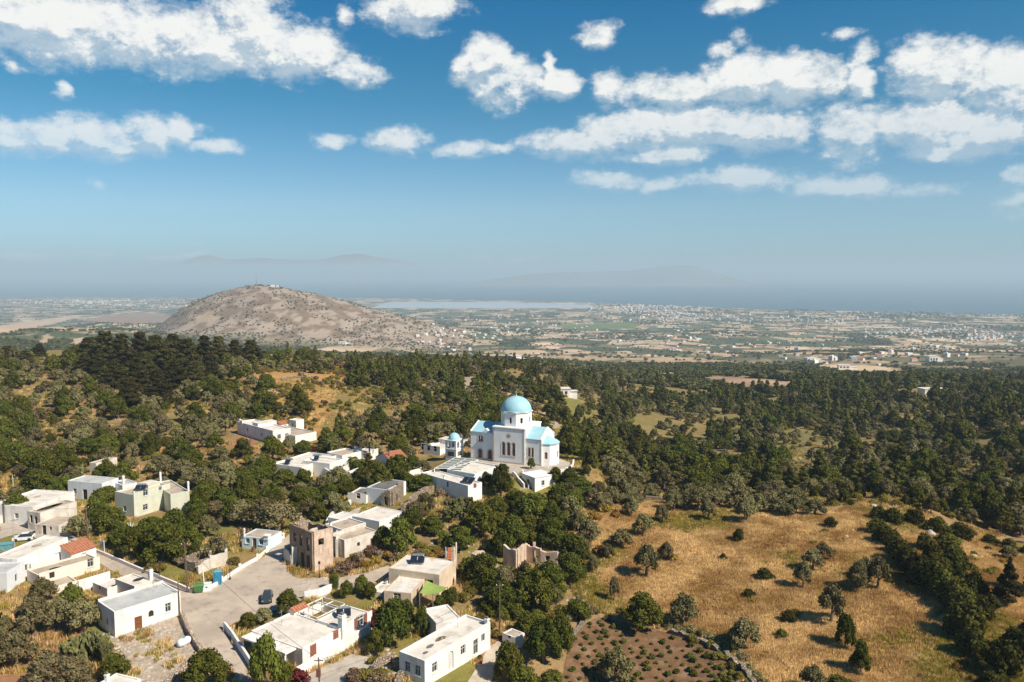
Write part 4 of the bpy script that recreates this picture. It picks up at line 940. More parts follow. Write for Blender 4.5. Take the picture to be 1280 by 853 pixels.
# ------------------------------------------------------------------ the church and its outbuildings
def church():
    B0 = at(588.5, 573.5); B1 = at(676.5, 583.0)
    ex = Vector((B1.x-B0.x, B1.y-B0.y, 0)).normalized(); ey = Vector((-ex.y, ex.x, 0)); zb = 4.0
    up = Vector((0,0,1)); O = Vector((B0.x, B0.y, zb))
    root = empty('church', (O.x+ex.x*9, O.y+ex.y*9, zb), 'white domed church with pale blue roofs, tall arched windows and a side apse', 'church')
    P = lambda x, y, z: O + ex*x + ey*y + up*z
    K = (B1-B0).length / 19.0                      # scale of the plan against the measured wall
    X = [0, 6.6*K, 15.0*K, 19.0*K]; W_ = 8.4*K
    y0 = -.9                                       # the transept stands forward of the wings
    hl, ht, hr_ = 6.9, 8.6, 6.3
    wall = MB()
    def face(x0, x1, y, z0, z1, holes=()): wall_face(wall, P(x0, y, 0), ex, x1-x0, zb+z0, zb+z1, [(a-x0, zb+b, c, d, e) for a, b, c, d, e in holes], .3)
    dl = [(2.05,.05,1.1,2.6,True), (4.75,.05,1.1,2.6,True)]; wl = [(2.1,4.6,.5,1.5,True), (2.8,4.6,.5,1.5,True)]
    face(X[0], X[1], 0, -2, hl, dl + wl)
    tc = (X[1]+X[2])/2; tw = [(tc-.45-1.35, 2.0, .85, 3.2, True), (tc-.45, 2.0, .85, 3.2, True), (tc-.45+1.35, 2.0, .85, 3.2, True)]
    face(X[1], X[2], y0, -2, ht, tw + [(tc-.4, 6.4, .8, .8, False)])
    rw = [(X[2]+.55,2.0,.55,2.2,True), (X[2]+1.45,2.0,.55,2.2,True)]
    face(X[2], X[3], 0, -2, hr_, rw)
    # returns and far sides
    D = 8.6*K; DY = D
    def q(a, b, z0, z1):
        wall.quad(P(*a, z0), P(*b, z0), P(*b, z1), P(*a, z1))
    q((X[1],0),(X[1],y0),-2,ht); q((X[2],y0),(X[2],0),-2,ht); q((X[1],y0),(X[1],0),-2,ht)
    q((X[3],DY),(X[0],DY),-2,hl)
    q((X[2],DY+.9),(X[1],DY+.9),-2,ht); q((X[1],DY+.9),(X[1],y0),hl-3,ht); q((X[2],y0),(X[2],DY+.9),0,ht)
    # gable ends of the two arms
    rz = 8.8
    wall.poly([P(0,DY,-2), P(0,0,-2), P(0,0,hl), P(0,DY/2,rz), P(0,DY,hl)])
    wall.poly([P(X[3],0,-2), P(X[3],DY,-2), P(X[3],DY,hr_), P(X[3],DY/2,hr_+2.3), P(X[3],0,hr_)])
    wall.poly([P(X[1],y0,ht), P(X[2],y0,ht), P(X[2],DY+.9,ht), P(X[1],DY+.9,ht)])
    wall.build('wall', 'church_white', root)
    # doors and windows
    def fill(x, z, w, h, kind, y, arch=True): 
        return opening(root, P(0, y, 0), ex, (x, zb+z, w, h, arch), .28, kind)
    for a in dl:
        d = fill(a[0], a[1], a[2], 2.05, 'door', 0, False)
        m = MB(); r = a[2]/2; c = a[0]+r; z = a[1]+a[3]-r
        m.poly([P(c-r*math.cos(math.pi*k/8), .2, z+r*math.sin(math.pi*k/8)) for k in range(9)][::-1]); m.build('fanlight', 'glass_dark', d)
        t = MB()                                             # arched hood
        for k in range(8):
            a0 = math.pi*k/8; a1 = math.pi*(k+1)/8; p = lambda rr, an, yy: P(c-rr*math.cos(an), yy, z+rr*math.sin(an))
            t.quad(p(r+.02,a0,-.12), p(r+.28,a0,-.12), p(r+.28,a1,-.12), p(r+.02,a1,-.12)); t.quad(p(r+.28,a0,-.12), p(r+.28,a0,0), p(r+.28,a1,0), p(r+.28,a1,-.12))
        for sx in (c-r-.28, c+r+.02): t.box(P(sx,-.1,0), ex*.26, ey*.1, up*z)
        t.build('door_surround', 'church_trim', root)
    for a in tw + rw + wl:
        y = y0 if a in tw else 0
        mat = 'brown_wood'; f = MB(); pa = MB(); w, h = a[2], a[3]; r = w/2
        pts = [P(a[0]+r-r*math.cos(math.pi*k/8), y+.25, a[1]+h-r+r*math.sin(math.pi*k/8)) for k in range(9)]
        pa.poly([P(a[0],y+.25,a[1]), P(a[0]+w,y+.25,a[1])] + pts[::-1])
        f.box(P(a[0]+w/2-.03,y+.18,a[1]), ex*.06, ey*.05, up*h); f.box(P(a[0],y+.18,a[1]), ex*.06, ey*.05, up*(h-r)); f.box(P(a[0]+w-.06,y+.18,a[1]), ex*.06, ey*.05, up*(h-r))
        for k in range(1, int(h/.55)+1): f.box(P(a[0]+.06,y+.19,a[1]+k*.55), ex*(w-.12), ey*.04, up*.05)
        o = f.build('window', mat, root); pa.build('pane', 'glass_dark', o)
        t = MB()
        for k in range(8):
            a0 = math.pi*k/8; a1 = math.pi*(k+1)/8; z = a[1]+h-r; c = a[0]+r; p = lambda rr, an, yy: P(c-rr*math.cos(an), yy, z+rr*math.sin(an))
            t.quad(p(r+.01,a0,y-.06), p(r+.16,a0,y-.06), p(r+.16,a1,y-.06), p(r+.01,a1,y-.06))
        for sx in (a[0]-.16, a[0]+w+.01): t.box(P(sx,y-.06,a[1]), ex*.15, ey*.06, up*(h-r))
        t.box(P(a[0]-.2,y-.1,a[1]-.14), ex*(w+.4), ey*.1, up*.13); t.build('window_surround', 'church_trim', o)
    m = MB(); cc = P(tc, y0-.02, 6.8); n = 14
    for k in range(n):
        a0, a1 = 2*math.pi*k/n, 2*math.pi*(k+1)/n; p = lambda r, a: cc + ex*r*math.cos(a) + up*r*math.sin(a)
        m.quad(p(.34,a1), p(.34,a0), p(.62,a0), p(.62,a1))
    m.box(cc-ex*.06-up*.34-ey*.03, ex*.12, ey*.03, up*.68); m.box(cc-ex*.34-up*.06-ey*.03, ex*.68, ey*.03, up*.12)
    ro = m.build('round_window', 'church_trim', root); m = MB(); m.box(cc-ex*.4-up*.4+ey*.26, ex*.8, ey*.03, up*.8); m.build('pane', 'glass_dark', ro)
    # quoins and cornices
    for x, y, top in ((X[1], y0, ht), (X[2]-.45, y0, ht), (X[3]-.3, 0, hr_)):
        m = MB(); z = 0; k = 0
        while z < top-.4: m.box(P(x-(.03 if k%2 else -.03), y-.04, z), ex*(.45 if k%2 else .38), ey*.05, up*.36); z += .42; k += 1
        m.build('quoin', 'church_trim', root)
    m = MB(); m.box(P(X[1]-.15, y0-.15, ht), ex*(W_+.3), ey*(DY+2.1), up*.28); m.build('cornice', 'church_white', root)
    m = MB(); m.box(P(X[1]-.1, y0-.1, ht-.2), ex*(W_+.2), ey*.14, up*.198); m.build('string_course', 'church_trim', root)
    m = MB(); m.box(P(-.05, -.1, hl-.12), ex*(X[1]-.05), ey*.12, up*.22); m.build('cornice', 'church_white', root)
    m = MB(); m.box(P(X[2]+.05, -.1, hr_-.12), ex*(X[3]-X[2]), ey*.12, up*.2); m.build('cornice', 'church_trim', root)
    m = MB(); m.box(P(X[0]-.05, -.06, 0), ex*(X[3]-X[0]+.1), ey*.055, up*.5); m.box(P(X[1]-.06, y0-.06, 0), ex*(W_+.1), ey*.055, up*.5); m.build('plinth', 'church_trim', root)
    # pediment over the left arm
    m = MB(); px = X[1]-2.3; a = P(px-1.1, -.12, hl+.1); b = P(px+1.1, -.12, hl+.1); c = P(px, -.12, hl+1.0)
    m.poly([a,b,c]); m.poly([b+ey*2.2, a+ey*2.2, c+ey*2.6]); m.quad(b, b+ey*2.2, c+ey*2.6, c); m.quad(a+ey*2.2, a, c, c+ey*2.6); m.build('pediment', 'church_white', root)
    # blue roofs
    def roof(name, pts):
        m = MB(); nn = (pts[1]-pts[0]).cross(pts[-1]-pts[0]).normalized(); pts = [p + nn*.08 for p in pts]
        m.poly(pts); m.poly([p-nn*.16 for p in reversed(pts)])
        for i in range(len(pts)): j = (i+1)%len(pts); m.quad(pts[j], pts[i], pts[i]-nn*.16, pts[j]-nn*.16)
        return m.build(name, 'church_blue', root)
    roof('roof', [P(.2,-.15,hl), P(X[1]+.0,-.15,hl), P(X[1]+.0,DY/2,rz), P(.2,DY/2,rz)]); roof('roof', [P(X[1],DY+.15,hl), P(.2,DY+.15,hl), P(.2,DY/2,rz), P(X[1],DY/2,rz)])
    h2 = hr_+2.3
    roof('roof', [P(X[2],-.15,hr_), P(X[3]-.2,-.15,hr_), P(X[3]-.2,DY/2,h2), P(X[2],DY/2,h2)]); roof('roof', [P(X[3]-.2,DY+.15,hr_), P(X[2],DY+.15,hr_), P(X[2],DY/2,h2), P(X[3]-.2,DY/2,h2)])
    for x, a, b in ((-.05, hl, rz), (X[3]-.25, hr_, h2)):            # white raking copings
        m = MB()
        for s in (0, 1):
            p0 = P(x, -.2 if s==0 else DY+.2, a); p1 = P(x, DY/2, b); m.poly([p0, p0+ex*.3, p1+ex*.3, p1][::1 if s==0 else -1])
            m.box(p0, ex*.3, p1-p0, up*.22)
        m.build('coping', 'church_white', root)
    # drum, dome, cross
    dc = P(tc, y0 + 4.55*K + .1, 0); rr = 3.8*K
    m = MB(); z0, z1 = ht+.28, ht+.28+3.35
    th0 = math.atan2(ex.y, ex.x) + math.pi/8
    cs = [Vector((dc.x, dc.y, 0)) + Vector((math.cos(th0+k*math.pi/4), math.sin(th0+k*math.pi/4), 0))*rr for k in range(8)]
    drum = MB(); dw = []
    for k in range(8):
        a, b = cs[k], cs[(k+1)%8]; L = (b-a).length; e = (b-a)/L
        # outward normal for ccw order is (e.y,-e.x)
        h_ = (L/2-.3, zb+z0+.75, .6, 1.35, True); wall_face(drum, a, e, L, zb+z0, zb+z1, [h_], .25); dw.append((a, e, h_))
    dr = drum.build('drum', 'church_white', root)
    for a, e, h_ in dw:
        nrm = Vector((e.y, -e.x, 0)); w = MB(); q0 = a + e*h_[0] - nrm*.22 + up*h_[1]; r = .3
        w.poly([q0, q0+e*.6] + [q0 + e*(r-r*math.cos(math.pi*k/8)) + up*(1.35-r+r*math.sin(math.pi*k/8)) for k in range(9)][::-1]); w.box(q0+e*.27+nrm*.02, e*.06, nrm*.04, up*1.3); w.build('window', 'glass_dark', dr)
        t = MB()
        for k in range(8):
            a0 = math.pi*k/8; a1 = math.pi*(k+1)/8; cz = h_[1]+h_[3]-r; p = lambda R_, an: a + e*(h_[0]+r-R_*math.cos(an)) + nrm*.05 + up*(cz+R_*math.sin(an))
            t.quad(p(r+.01,a0), p(r+.14,a0), p(r+.14,a1), p(r+.01,a1))
        t.build('window_surround', 'church_trim', dr)
    m = MB()
    m.lathe((dc.x, dc.y, zb), [(rr+.02, z1-.12), (rr+.3, z1), (rr+.3, z1+.16), (rr-.1, z1+.2)], 8, rz=th0); m.build('cornice', 'church_white', dr)
    m = MB(); prof = [((rr-.02)*math.cos(t), z1+.18+ (rr*.92)*math.sin(t)) for t in np.linspace(0, math.pi/2*.985, 14)]; m.lathe((dc.x, dc.y, zb), prof, 40)
    dm = m.build('dome', 'church_blue', root, smooth=True)
    m = MB(); m.lathe((dc.x, dc.y, zb), [(rr+.06, z1+.14), (rr+.06, z1+.34), (rr-.08, z1+.42)], 40); m.build('dome_rim', 'church_blue', dm)
    zt = zb+z1+.18+rr*.92; m = MB(); m.tube([(dc.x,dc.y,zt-.1),(dc.x,dc.y,zt+1.3)], .05, 6); m.box(Vector((dc.x,dc.y,zt+.85))-ex*.35-ey*.04, ex*.7, ey*.08, up*.09); m.lathe((dc.x,dc.y,zt-.05), [(.15,0),(.2,.15),(.1,.3),(.03,.35)], 8); m.build('cross', 'window_frame', dm)
    # apse at the end
    m = MB(); r = 2.55*K; pc = P(X[3], DY/2-.6, 0); ha = 5.3; n = 5
    A = [pc + ex*(r*1.15*math.sin(math.pi*k/n)) - ey*(r*1.2*math.cos(math.pi*k/n)) for k in range(n+1)]
    holes = []
    for k in range(n):
        a, b = A[k], A[k+1]; L = (Vector((b.x-a.x,b.y-a.y,0))).length; e = Vector((b.x-a.x,b.y-a.y,0))/L
        hs = [(L/2-.35, zb+1.6, .7, 1.7, True)] if k in (0, 2, 4) else []
        wall_face(m, a, e, L, zb-2, zb+ha, hs, .25)
        holes += [(a, e, h_) for h_ in hs]
    ap = m.build('apse', 'church_white', root)
    for a, e, h_ in holes: 
        nrm = Vector((e.y,-e.x,0)); q0 = a+e*h_[0]-nrm*.2+up*(h_[1]-0); w = MB(); r2 = .35
        q0 = Vector((q0.x,q0.y,h_[1])); w.poly([q0, q0+e*.7] + [q0 + e*(r2-r2*math.cos(math.pi*k/8)) + up*(1.7-r2+r2*math.sin(math.pi*k/8)) for k in range(9)][::-1]); w.build('window', 'brown_shutter', ap)
    m = MB(); top = pc + up*(ha+1.75)
    E = [pc + (p-pc)*1.07 + up*ha for p in A]
    for k in range(n): m.poly([E[k], E[k+1], top])
    for k in range(n): m.quad(E[k]-up*.2, E[k+1]-up*.2, E[k+1], E[k])
    m.build('roof', 'church_blue', ap)
    m = MB(); E2 = [pc + (p-pc)*1.04 + up*(ha-.42) for p in A]
    for k in range(n): m.quad(E2[k], E2[k+1], E2[k+1]+up*.2, E2[k]+up*.2)
    m.build('cornice', 'church_trim', ap)
    m = MB(); m.box(P(X[3]+.6,-1.6,-.8), ex*1.6, ey*1.0, up*1.0); m.build('step', 'church_trim', root)
    FOOT.append([(p.x,p.y) for p in (P(-1,-2.2,0), P(X[3]+4,-2.2,0), P(X[3]+4,DY+1.5,0), P(-1,DY+1.5,0))])
    LAND.append(('domed church', dc.x, dc.y)); ROOTS.append(root)
    return P, ex, ey
CH, cex, cey = church()

def bell_tower():
    n, ex, ey, w, l, zb, zt = fit_box((558.4,549.6), (570,552.4), (577.3,548.2), base=574)
    w = l = (w+l)/2*.86; H = zt-zb; up = Vector((0,0,1)); c = n+ex*w/2+ey*l/2
    root = empty('bell_tower', (c.x,c.y,zb), 'slim white bell tower with open arches and a small blue dome', 'bell tower')
    m = MB(); zu = H*.5
    for p, e in ((n,ex),(n+ex*w,ey),(n+ex*w+ey*w,-ex),(n+ey*w,-ey)):
        wall_face(m, p, e, w, zb-1.5, zb+zu, [(w*.2, zb+.5, w*.6, zu-1.0, False)], .18)
        wall_face(m, p, e, w, zb+zu, zt, [(w*.16, zb+zu+.35, w*.28, H*.38, True), (w*.56, zb+zu+.35, w*.28, H*.38, True)], .35)
    m.box(Vector((n.x,n.y,zb+zu-.1))+(ex+ey)*.25, ex*(w-.5), ey*(w-.5), up*.1); m.box(Vector((n.x,n.y,zt-.15))+(ex+ey)*.2, ex*(w-.4), ey*(w-.4), up*.14)
    m.build('shaft', 'church_white', root)
    for p, e in ((n,ex),(n+ex*w,ey),(n+ey*w,-ey),(n+ex*w+ey*w,-ex)):
        o = MB(); nr = Vector((e.y,-e.x,0)); q = Vector((p.x,p.y,zb+.5))+e*w*.2-nr*.16; o.box(q, e*w*.6, nr*.03, up*(zu-1.0)); pn = o.build('door_panel', 'stone_dark', root)
        f = MB(); f.box(q+nr*.03, e*.07, nr*.04, up*(zu-1.0)); f.box(q+nr*.03+e*(w*.6-.07), e*.07, nr*.04, up*(zu-1.0)); f.box(q+nr*.03+e*.07+up*(zu-1.07), e*(w*.6-.14), nr*.04, up*.07); f.build('frame', 'church_trim', pn)
    for z in (zu, H): o = MB(); o.box(Vector((n.x,n.y,zb+z))-(ex+ey)*.12, ex*(w+.24), ey*(w+.24), up*.2); o.build('cornice', 'church_white', root)
    o = MB(); o.lathe((c.x,c.y,zt+.2), [(w*.46*math.cos(t), w*.5*math.sin(t)) for t in np.linspace(0, math.pi/2*.98, 9)], 20); d = o.build('dome', 'church_blue', root, smooth=True)
    o = MB(); zt2 = zt+.2+w*.5; o.tube([(c.x,c.y,zt2-.05),(c.x,c.y,zt2+.7)], .03, 5); o.box(Vector((c.x,c.y,zt2+.42))-ex*.2-ey*.03, ex*.4, ey*.06, up*.06); o.build('cross', 'window_frame', d)
    o = MB(); o.lathe((c.x,c.y,zb+zu+H*.18), [(.42,0),(.34,.12),(.26,.45),(.1,.6)], 12); o.tube([(c.x,c.y,zb+zu+H*.18+.55),(c.x,c.y,zb+zu+H*.18+1.6)], .03, 5); o.build('bell', 'metal_grey', root)
    ROOTS.append(root); LAND.append(('bell tower', c.x, c.y)); FOOT.append([(p.x,p.y) for p in (n,n+ex*w,n+(ex+ey)*w,n+ey*w)])
bell_tower()
house('house', 'long white house in front of the church, a red shutter on its end wall', (527.5,590.8), (585,607.5), (601.3,602.8), base=629, wall='church_white', roof='roof_white', par=.2,
      wins=[('L', .42, 2.2, .6, 1.2, 'void'), ('R', .5, 2.9, .9, .9, 'win_cl')], rooftop=[solar(.45,.12,1.35,face=R(-28)), chimney(.2,.55,.5,.3)])
fru = house('house', 'upper white block with a wide cement roof right in front of the church', (562,585.5), (593.4,592.8), (620.6,581.4), h=3.9, wall='church_white', roof='roof_white', par=.3,
      wins=[('R', .78, .2, 1.0, 2.0, 'door')])
def pergola():
    z = 5.5; n = onplane(560,589,z); a = onplane(545.5,581.5,z); b = onplane(597,574.5,z); cpt = a + (b - n) * 1.0
    cs = [onplane(543,586,z), onplane(577,586.5,z), onplane(597,575,z), onplane(568,572.5,z)]
    c = sum(cs, Vector())/4; root = empty('pergola', (c.x,c.y,g(c.x,c.y)), 'flat pergola with long green-grey glazed panels in front of the bell tower', 'pergola')
    fr = MB(); k = 5
    lerp = lambda s, t: (cs[0]*(1-s)+cs[1]*s)*(1-t) + (cs[3]*(1-s)+cs[2]*s)*t
    for i in range(k+1): fr.tube([lerp(0,i/k)+Vector((0,0,.1)), lerp(1,i/k)+Vector((0,0,.1))], .1, 4)
    for s in (0,.5,1): fr.tube([lerp(s,0), lerp(s,1)], .09, 4)
    fr.build('frame', 'whitewash', root)
    for i in range(k): p = MB(); q = .012; p.poly([lerp(.01,(i+q)/k), lerp(.99,(i+q)/k), lerp(.99,(i+1-q)/k), lerp(.01,(i+1-q)/k)]); p.build('panel', 'roof_glass', root)
    for s, t in ((0,0),(1,0),(1,1),(0,1),(.5,0),(.5,1)):
        p = lerp(s,t); o = MB(); o.cbox((p.x,p.y,g(p.x,p.y)-.2), .2, .2, z-g(p.x,p.y)+.15, .4); o.build('post', 'whitewash', root)
    ROOTS.append(root); LAND.append(('pergola', c.x, c.y)); FOOT.append([(p.x,p.y) for p in cs])
surf('roof_glass', (.16, .20, .17), (.12, .15, .13), .8, .35)
pergola()
house('kiosk', 'small white building with a grey roof and dark door standing below the church', (657.2,590.8), (668.6,597.8), (689,592.4), base=615.8, wall='church_white', roof='roof_grey', par=.1, cat='chapel', overhang=.12,
      wins=[('L', .52, .1, 1.1, 2.3, 'door'), ('R', .42, 1.2, .8, 1.2, 'win')])
house('house', 'white house with arcaded terraces behind the bell tower', (538,556.5), (550,562.0), (580,547.5), h=1.7, deep=5, wall='church_white', roof='roof_white', par=.3,
      wins=[('L', .3, 1.0, 1.0, 1.4, 'void'), ('L', .7, 1.0, 1.0, 1.4, 'void')], rooftop=[roofbox(.45,.3,3.5,4,1.2), chimney(.7,.2,2.2,.9,True,'stone_dark')])
house('annex', 'low white canopy terrace at the far side of the house behind the bell tower', (531.5,556.5), (539,560), (549,553.5), h=1.2, deep=4, wall='church_white', roof='roof_white', par=.12, cat='terrace', wins=[('L', .5, .3, 3.2, 1.8, 'void')])

# ------------------------------------------------------------------ ruins
def two_storey_ruin():
    n, ex, ey, w, l, zb, zt = fit_box((357.5,655.2), (390.8,666.2), (419.2,659.6), base=716)
    H = zt-zb; c = n+ex*w/2+ey*l/2; root = empty('ruined_house', (c.x,c.y,zb), 'roofless two-storey stone ruin with empty window openings beside the plaza', 'ruin')
    n0 = Vector((n.x,n.y,0)); t = .5; cn = [n0+(ex+ey)*t/2, n0+ex*(w-t/2)+ey*t/2, n0+ex*(w-t/2)+ey*(l-t/2), n0+ex*t/2+ey*(l-t/2)]
    L = l-t; a = MB()                                   # camera-left wall, from far corner to near corner
    jag_wall(a, cn[3], cn[0], zb-1.5, jag(zt, .25, 3), t, [(L*.18, zb+H*.60, .8, 1.5), (L*.45, zb+H*.55, .85, 2.0), (L*.75, zb+H*.50, .85, 2.2), (L*.50, zb+.1, 1.0, 2.6), (L*.74, zb+.1, 1.0, 2.5), (L*.2, zb+.8, .9, 1.3)], step=.45)
    a.build('wall', 'ruin_brown', root)
    b = MB(); jag_wall(b, cn[0], cn[1], zb-1.5, jag(zt, .18, 5), t, [((w-t)*.22, zb+H*.62, 1.1, 1.2)], step=.45); b.build('wall', 'ruin_plaster', root)
    b = MB(); jag_wall(b, cn[1], cn[2], zb-1.5, jag(zt-.3, .5, 6), t, [(l*.4, zb+H*.6, .9, 1.4)], step=.45); b.build('wall', 'stone', root)
    b = MB(); jag_wall(b, cn[2], cn[3], zb-1.5, jag(zt-.2, .4, 7), t, [(w*.5, zb+H*.6, .9, 1.4)], step=.45); b.build('wall', 'stone_pale', root)
    b = MB(); m0 = cn[0]+ey*(l*.52); jag_wall(b, m0+ex*.3, m0+ex*(w-t-.3), zb, jag(zt-.7, .5, 8), .4, [(w*.4, zb+H*.5, 1.0, 2.0)]); b.build('inner_wall', 'whitewash_old', root)
    b = MB(); b.box(Vector((n.x,n.y,zb+H*.44))+(ex+ey)*.5, ex*(w-1), ey*(l*.45), (0,0,.25)); b.build('floor_slab', 'wood_pole', root)
    rnd = random.Random(4)
    for k in range(5):
        s = .6+k*(w-1.6)/5; b = MB(); b.tube([cn[0]+ex*s+ey*.1+Vector((0,0,zt-1.2-rnd.random()*.8)), cn[0]+ex*(s+rnd.uniform(-.5,.5))+ey*(l*.5)+Vector((0,0,zt-1.3-rnd.random()*1.6))], .11, 5); b.build('beam', 'wood_pole', root)
    b = MB(); b.cbox((cn[3]+ex*.5-ey*l*.35 + Vector((0,0,zt-.5))), .5, .5, 2.2, .3); b.build('chimney', 'stone_pale', root)
    FOOT.append([(p.x,p.y) for p in (n,n+ex*w,n+ex*w+ey*l,n+ey*l)]); ROOTS.append(root); LAND.append(('roofless two-storey ruin', c.x, c.y))
    # leaning whitewashed remains in front
    p = at(356,700); q = at(365,707.5); root = empty('ruined_outbuilding', (p.x,p.y,p.z), 'crumbling whitewashed lean-to at the foot of the two-storey ruin', 'ruin')
    b = MB(); d = Vector((q.x-p.x,q.y-p.y,0)); e = Vector((-d.y,d.x,0)).normalized()*3
    jag_wall(b, p, q, p.z-1, jag(p.z+2.0,.7,2), .35); jag_wall(b, p, (p.x+e.x,p.y+e.y), p.z-1, jag(p.z+2.3,.8,3), .35); jag_wall(b, q, (q.x+e.x*.7,q.y+e.y*.7), p.z-1, jag(p.z+3.2,1.2,4), .35, [(1.0,p.z,.9,1.9)])
    b.build('wall', 'whitewash_old', root); ROOTS.append(root)
two_storey_ruin()
def ruin(name, label, segs, h, mat, amp=.6, th=.45, cat='ruin', holes=None, parts=()):
    """segs: list of pixel polylines of the walls' feet"""
    P0 = at(*segs[0][0]); root = empty(name, (P0.x,P0.y,P0.z), label, cat)
    for si, sg in enumerate(segs):
        P = [at(u,v) for u,v in sg]; hh = h[si] if hasattr(h,'__len__') else h
        for i, (a, b) in enumerate(zip(P[:-1], P[1:])):
            m = MB(); L = Vector((b.x-a.x, b.y-a.y, 0)).length; hs = []
            if holes and (si, i) in holes: hs = [(fx*L, a.z+z, w, q) for fx, z, w, q in holes[(si, i)]]
            jag_wall(m, a, b, min(a.z,b.z)-1, jag(max(a.z,b.z)+hh, amp, si*3+i+int(P0.x)%9), th, hs, step=.4); m.build('wall', mat[si] if isinstance(mat,(list,tuple)) else mat, root)
    ROOTS.append(root); LAND.append((label, P0.x, P0.y)); 
    allp = [at(u,v) for sg in segs for u,v in sg]; x0=min(p.x for p in allp); x1=max(p.x for p in allp); y0=min(p.y for p in allp); y1=max(p.y for p in allp)
    FOOT.append([(x0,y0),(x1,y0),(x1,y1),(x0,y1)]); return root
ruin('ruined_house', 'row of roofless stone walls with a stepped gable among the dark trees', [[(630,705),(646,712),(658,700)],[(658,701),(676,708),(697,714),(699,706)],[(667,697),(668,704)]], [3.4,2.9,3.2], ['ruin_plaster','ruin_plaster','ruin_plaster'], .7, holes={(1,0):[(.5,.1,1.1,2.2)],(1,1):[(.3,1.2,.8,.9)]})
ruin('stone_shed', 'small square stone hut with a broken top among bushes', [[(590,713),(597,717),(606,714.5),(604,709),(590,713)]], 2.9, 'ruin_plaster', .45, cat='hut', holes={(0,1):[(.3,.3,.7,1.1)]})
ruin('ruined_barn', 'collapsed grey stone barn beside the road junction', [[(232,712),(246,716),(262,710),(264,700),(250,700),(232,712)],[(262,711),(283,706),(283,697),(270,696)],[(247,718),(262,712)]], [1.9,2.2,1.6], ['stone','whitewash_old','whitewash_old'], .5)
ruin('stone_wall', 'broken stone retaining wall climbing the slope beside the grey-roofed house', [[(503,642),(512,634),(524,622),(538,617),(545,612)]], 1.6, 'stone', .5, .7, cat='wall')
ruin('stone_ruin', 'rough stone ruin with two arched hollows against the end of the grey-roofed house', [[(478,632),(489,633),(499,626),(503,619)]], 3.2, 'stone', .9, .8, holes={(0,0):[(.3,.3,.9,1.8)],(0,1):[(.4,.4,.9,1.6)]})
ruin('stone_wall', 'short pinkish brick wall standing at the top of the dry grass field', [[(807,627.5),(830,629)]], 1.3, 'stone', .08, .5, cat='wall')
ruin('stone_ruin', 'scrap of white broken wall beside the low cement-roofed house', [[(421,697),(424,690),(420,680)]], 3.0, 'whitewash_old', .8, .4)
# ------------------------------------------------------------------ garden and road walls
low_wall('boundary_wall', 'low white kerb wall running along the road above the village trees', [(119,690),(150,703),(180,716),(226,735),(240,741.5)], .6, .3)
low_wall('boundary_wall', 'low white wall with small posts curving along the plaza to the pale blue cottage', [(262,737),(277,728.6),(300,712.5),(322,700),(334,690),(344,681),(354,673)], .6, .3, posts=1)
low_wall('boundary_wall', 'long plain white wall below the single-storey house at the village edge', [(-8,657),(12,651),(38,637.5)], 1.6, .3)
low_wall('boundary_wall', 'white courtyard wall between the tan-roofed store and the courtyard block', [(99,743),(118,737),(137,731)], 2.2, .3)
low_wall('boundary_wall', 'white wall climbing from the grey-roofed house to the house in front of the church', [(502,601),(514,596),(528,591.5)], 1.5, .3)
low_wall('boundary_wall', 'curved white wall of the lane below the olive grove', [(408,660),(414,650),(424,641),(438,633)], 1.4, .3)
low_wall('terrace_wall', 'long grey-white retaining wall under the cluster with the palms', [(397,590),(412,600),(436,601),(449,596)], 2.2, .4, 'whitewash_cool')
low_wall('boundary_wall', 'white rough wall stepping down in front of the large white house', [(372,848),(398,832),(430,813),(458,796),(464,785)], 1.5, .35, 'whitewash', amp=.2)
low_wall('boundary_wall', 'grey wall along the narrow alley beside the large white house', [(281,787),(290,798),(303,818),(318,842)], 1.1, .3, 'whitewash_cool')
low_wall('boundary_wall', 'grey-white wall between the topiary and the pergola of the large white house', [(381,750),(400,746),(414,740)], 1.3, .3, 'whitewash_cool')
low_wall('boundary_wall', 'stone kerb wall between the plaza and the rubble yard of the plain cottage', [(228,773),(236,793),(251,817)], .9, .5, 'stone_pale', amp=.15)
low_wall('dry_stone_wall', 'dry stone wall at the foot of the grass field above the vine rows', [(838,792),(858,797),(882,806),(905,818),(928,838),(942,856)], .6, .7, 'dry_stone', amp=.5)
low_wall('dry_stone_wall', 'dry stone wall at the village end of the vine rows', [(718,752),(730,768),(728,782),(712,796),(708,812)], .5, .7, 'dry_stone', amp=.5)
low_wall('boundary_wall', 'crumbling pale stone wall at the bottom of the rubble yard', [(206,858),(222,845),(246,824)], .8, .7, 'stone_pale', amp=.3)
low_wall('terrace_wall', 'white retaining wall around the terrace in front of the apse', [(692,592),(706,590),(716,584),(717,578)], .7, .35)
low_wall('boundary_wall', 'low white wall beside the stair ramp below the church', [(641,594),(648,602),(655,610)], .9, .3)
low_wall('retaining_wall', 'stone foundation wall under the end of the long white house by the bottom edge', [(494,868),(500,846),(512,842)], .8, .6, 'stone', amp=.3)
low_wall('retaining_wall', 'rough stone terrace edge between the large white house and the long white house', [(466,842),(476,832),(490,826),(499,834)], .9, .7, 'stone', amp=.35)
low_wall('hillside_terrace_wall', 'pale dry terrace wall on the orange hillside above the white hillside house', [(352,476),(368,473),(392,474)], .9, .8, 'dry_stone', amp=.3)
low_wall('hillside_terrace_wall', 'second pale terrace wall lower on the orange hillside', [(330,492),(345,489),(362,492)], .9, .8, 'stone_pale', amp=.3)
finish_houses()
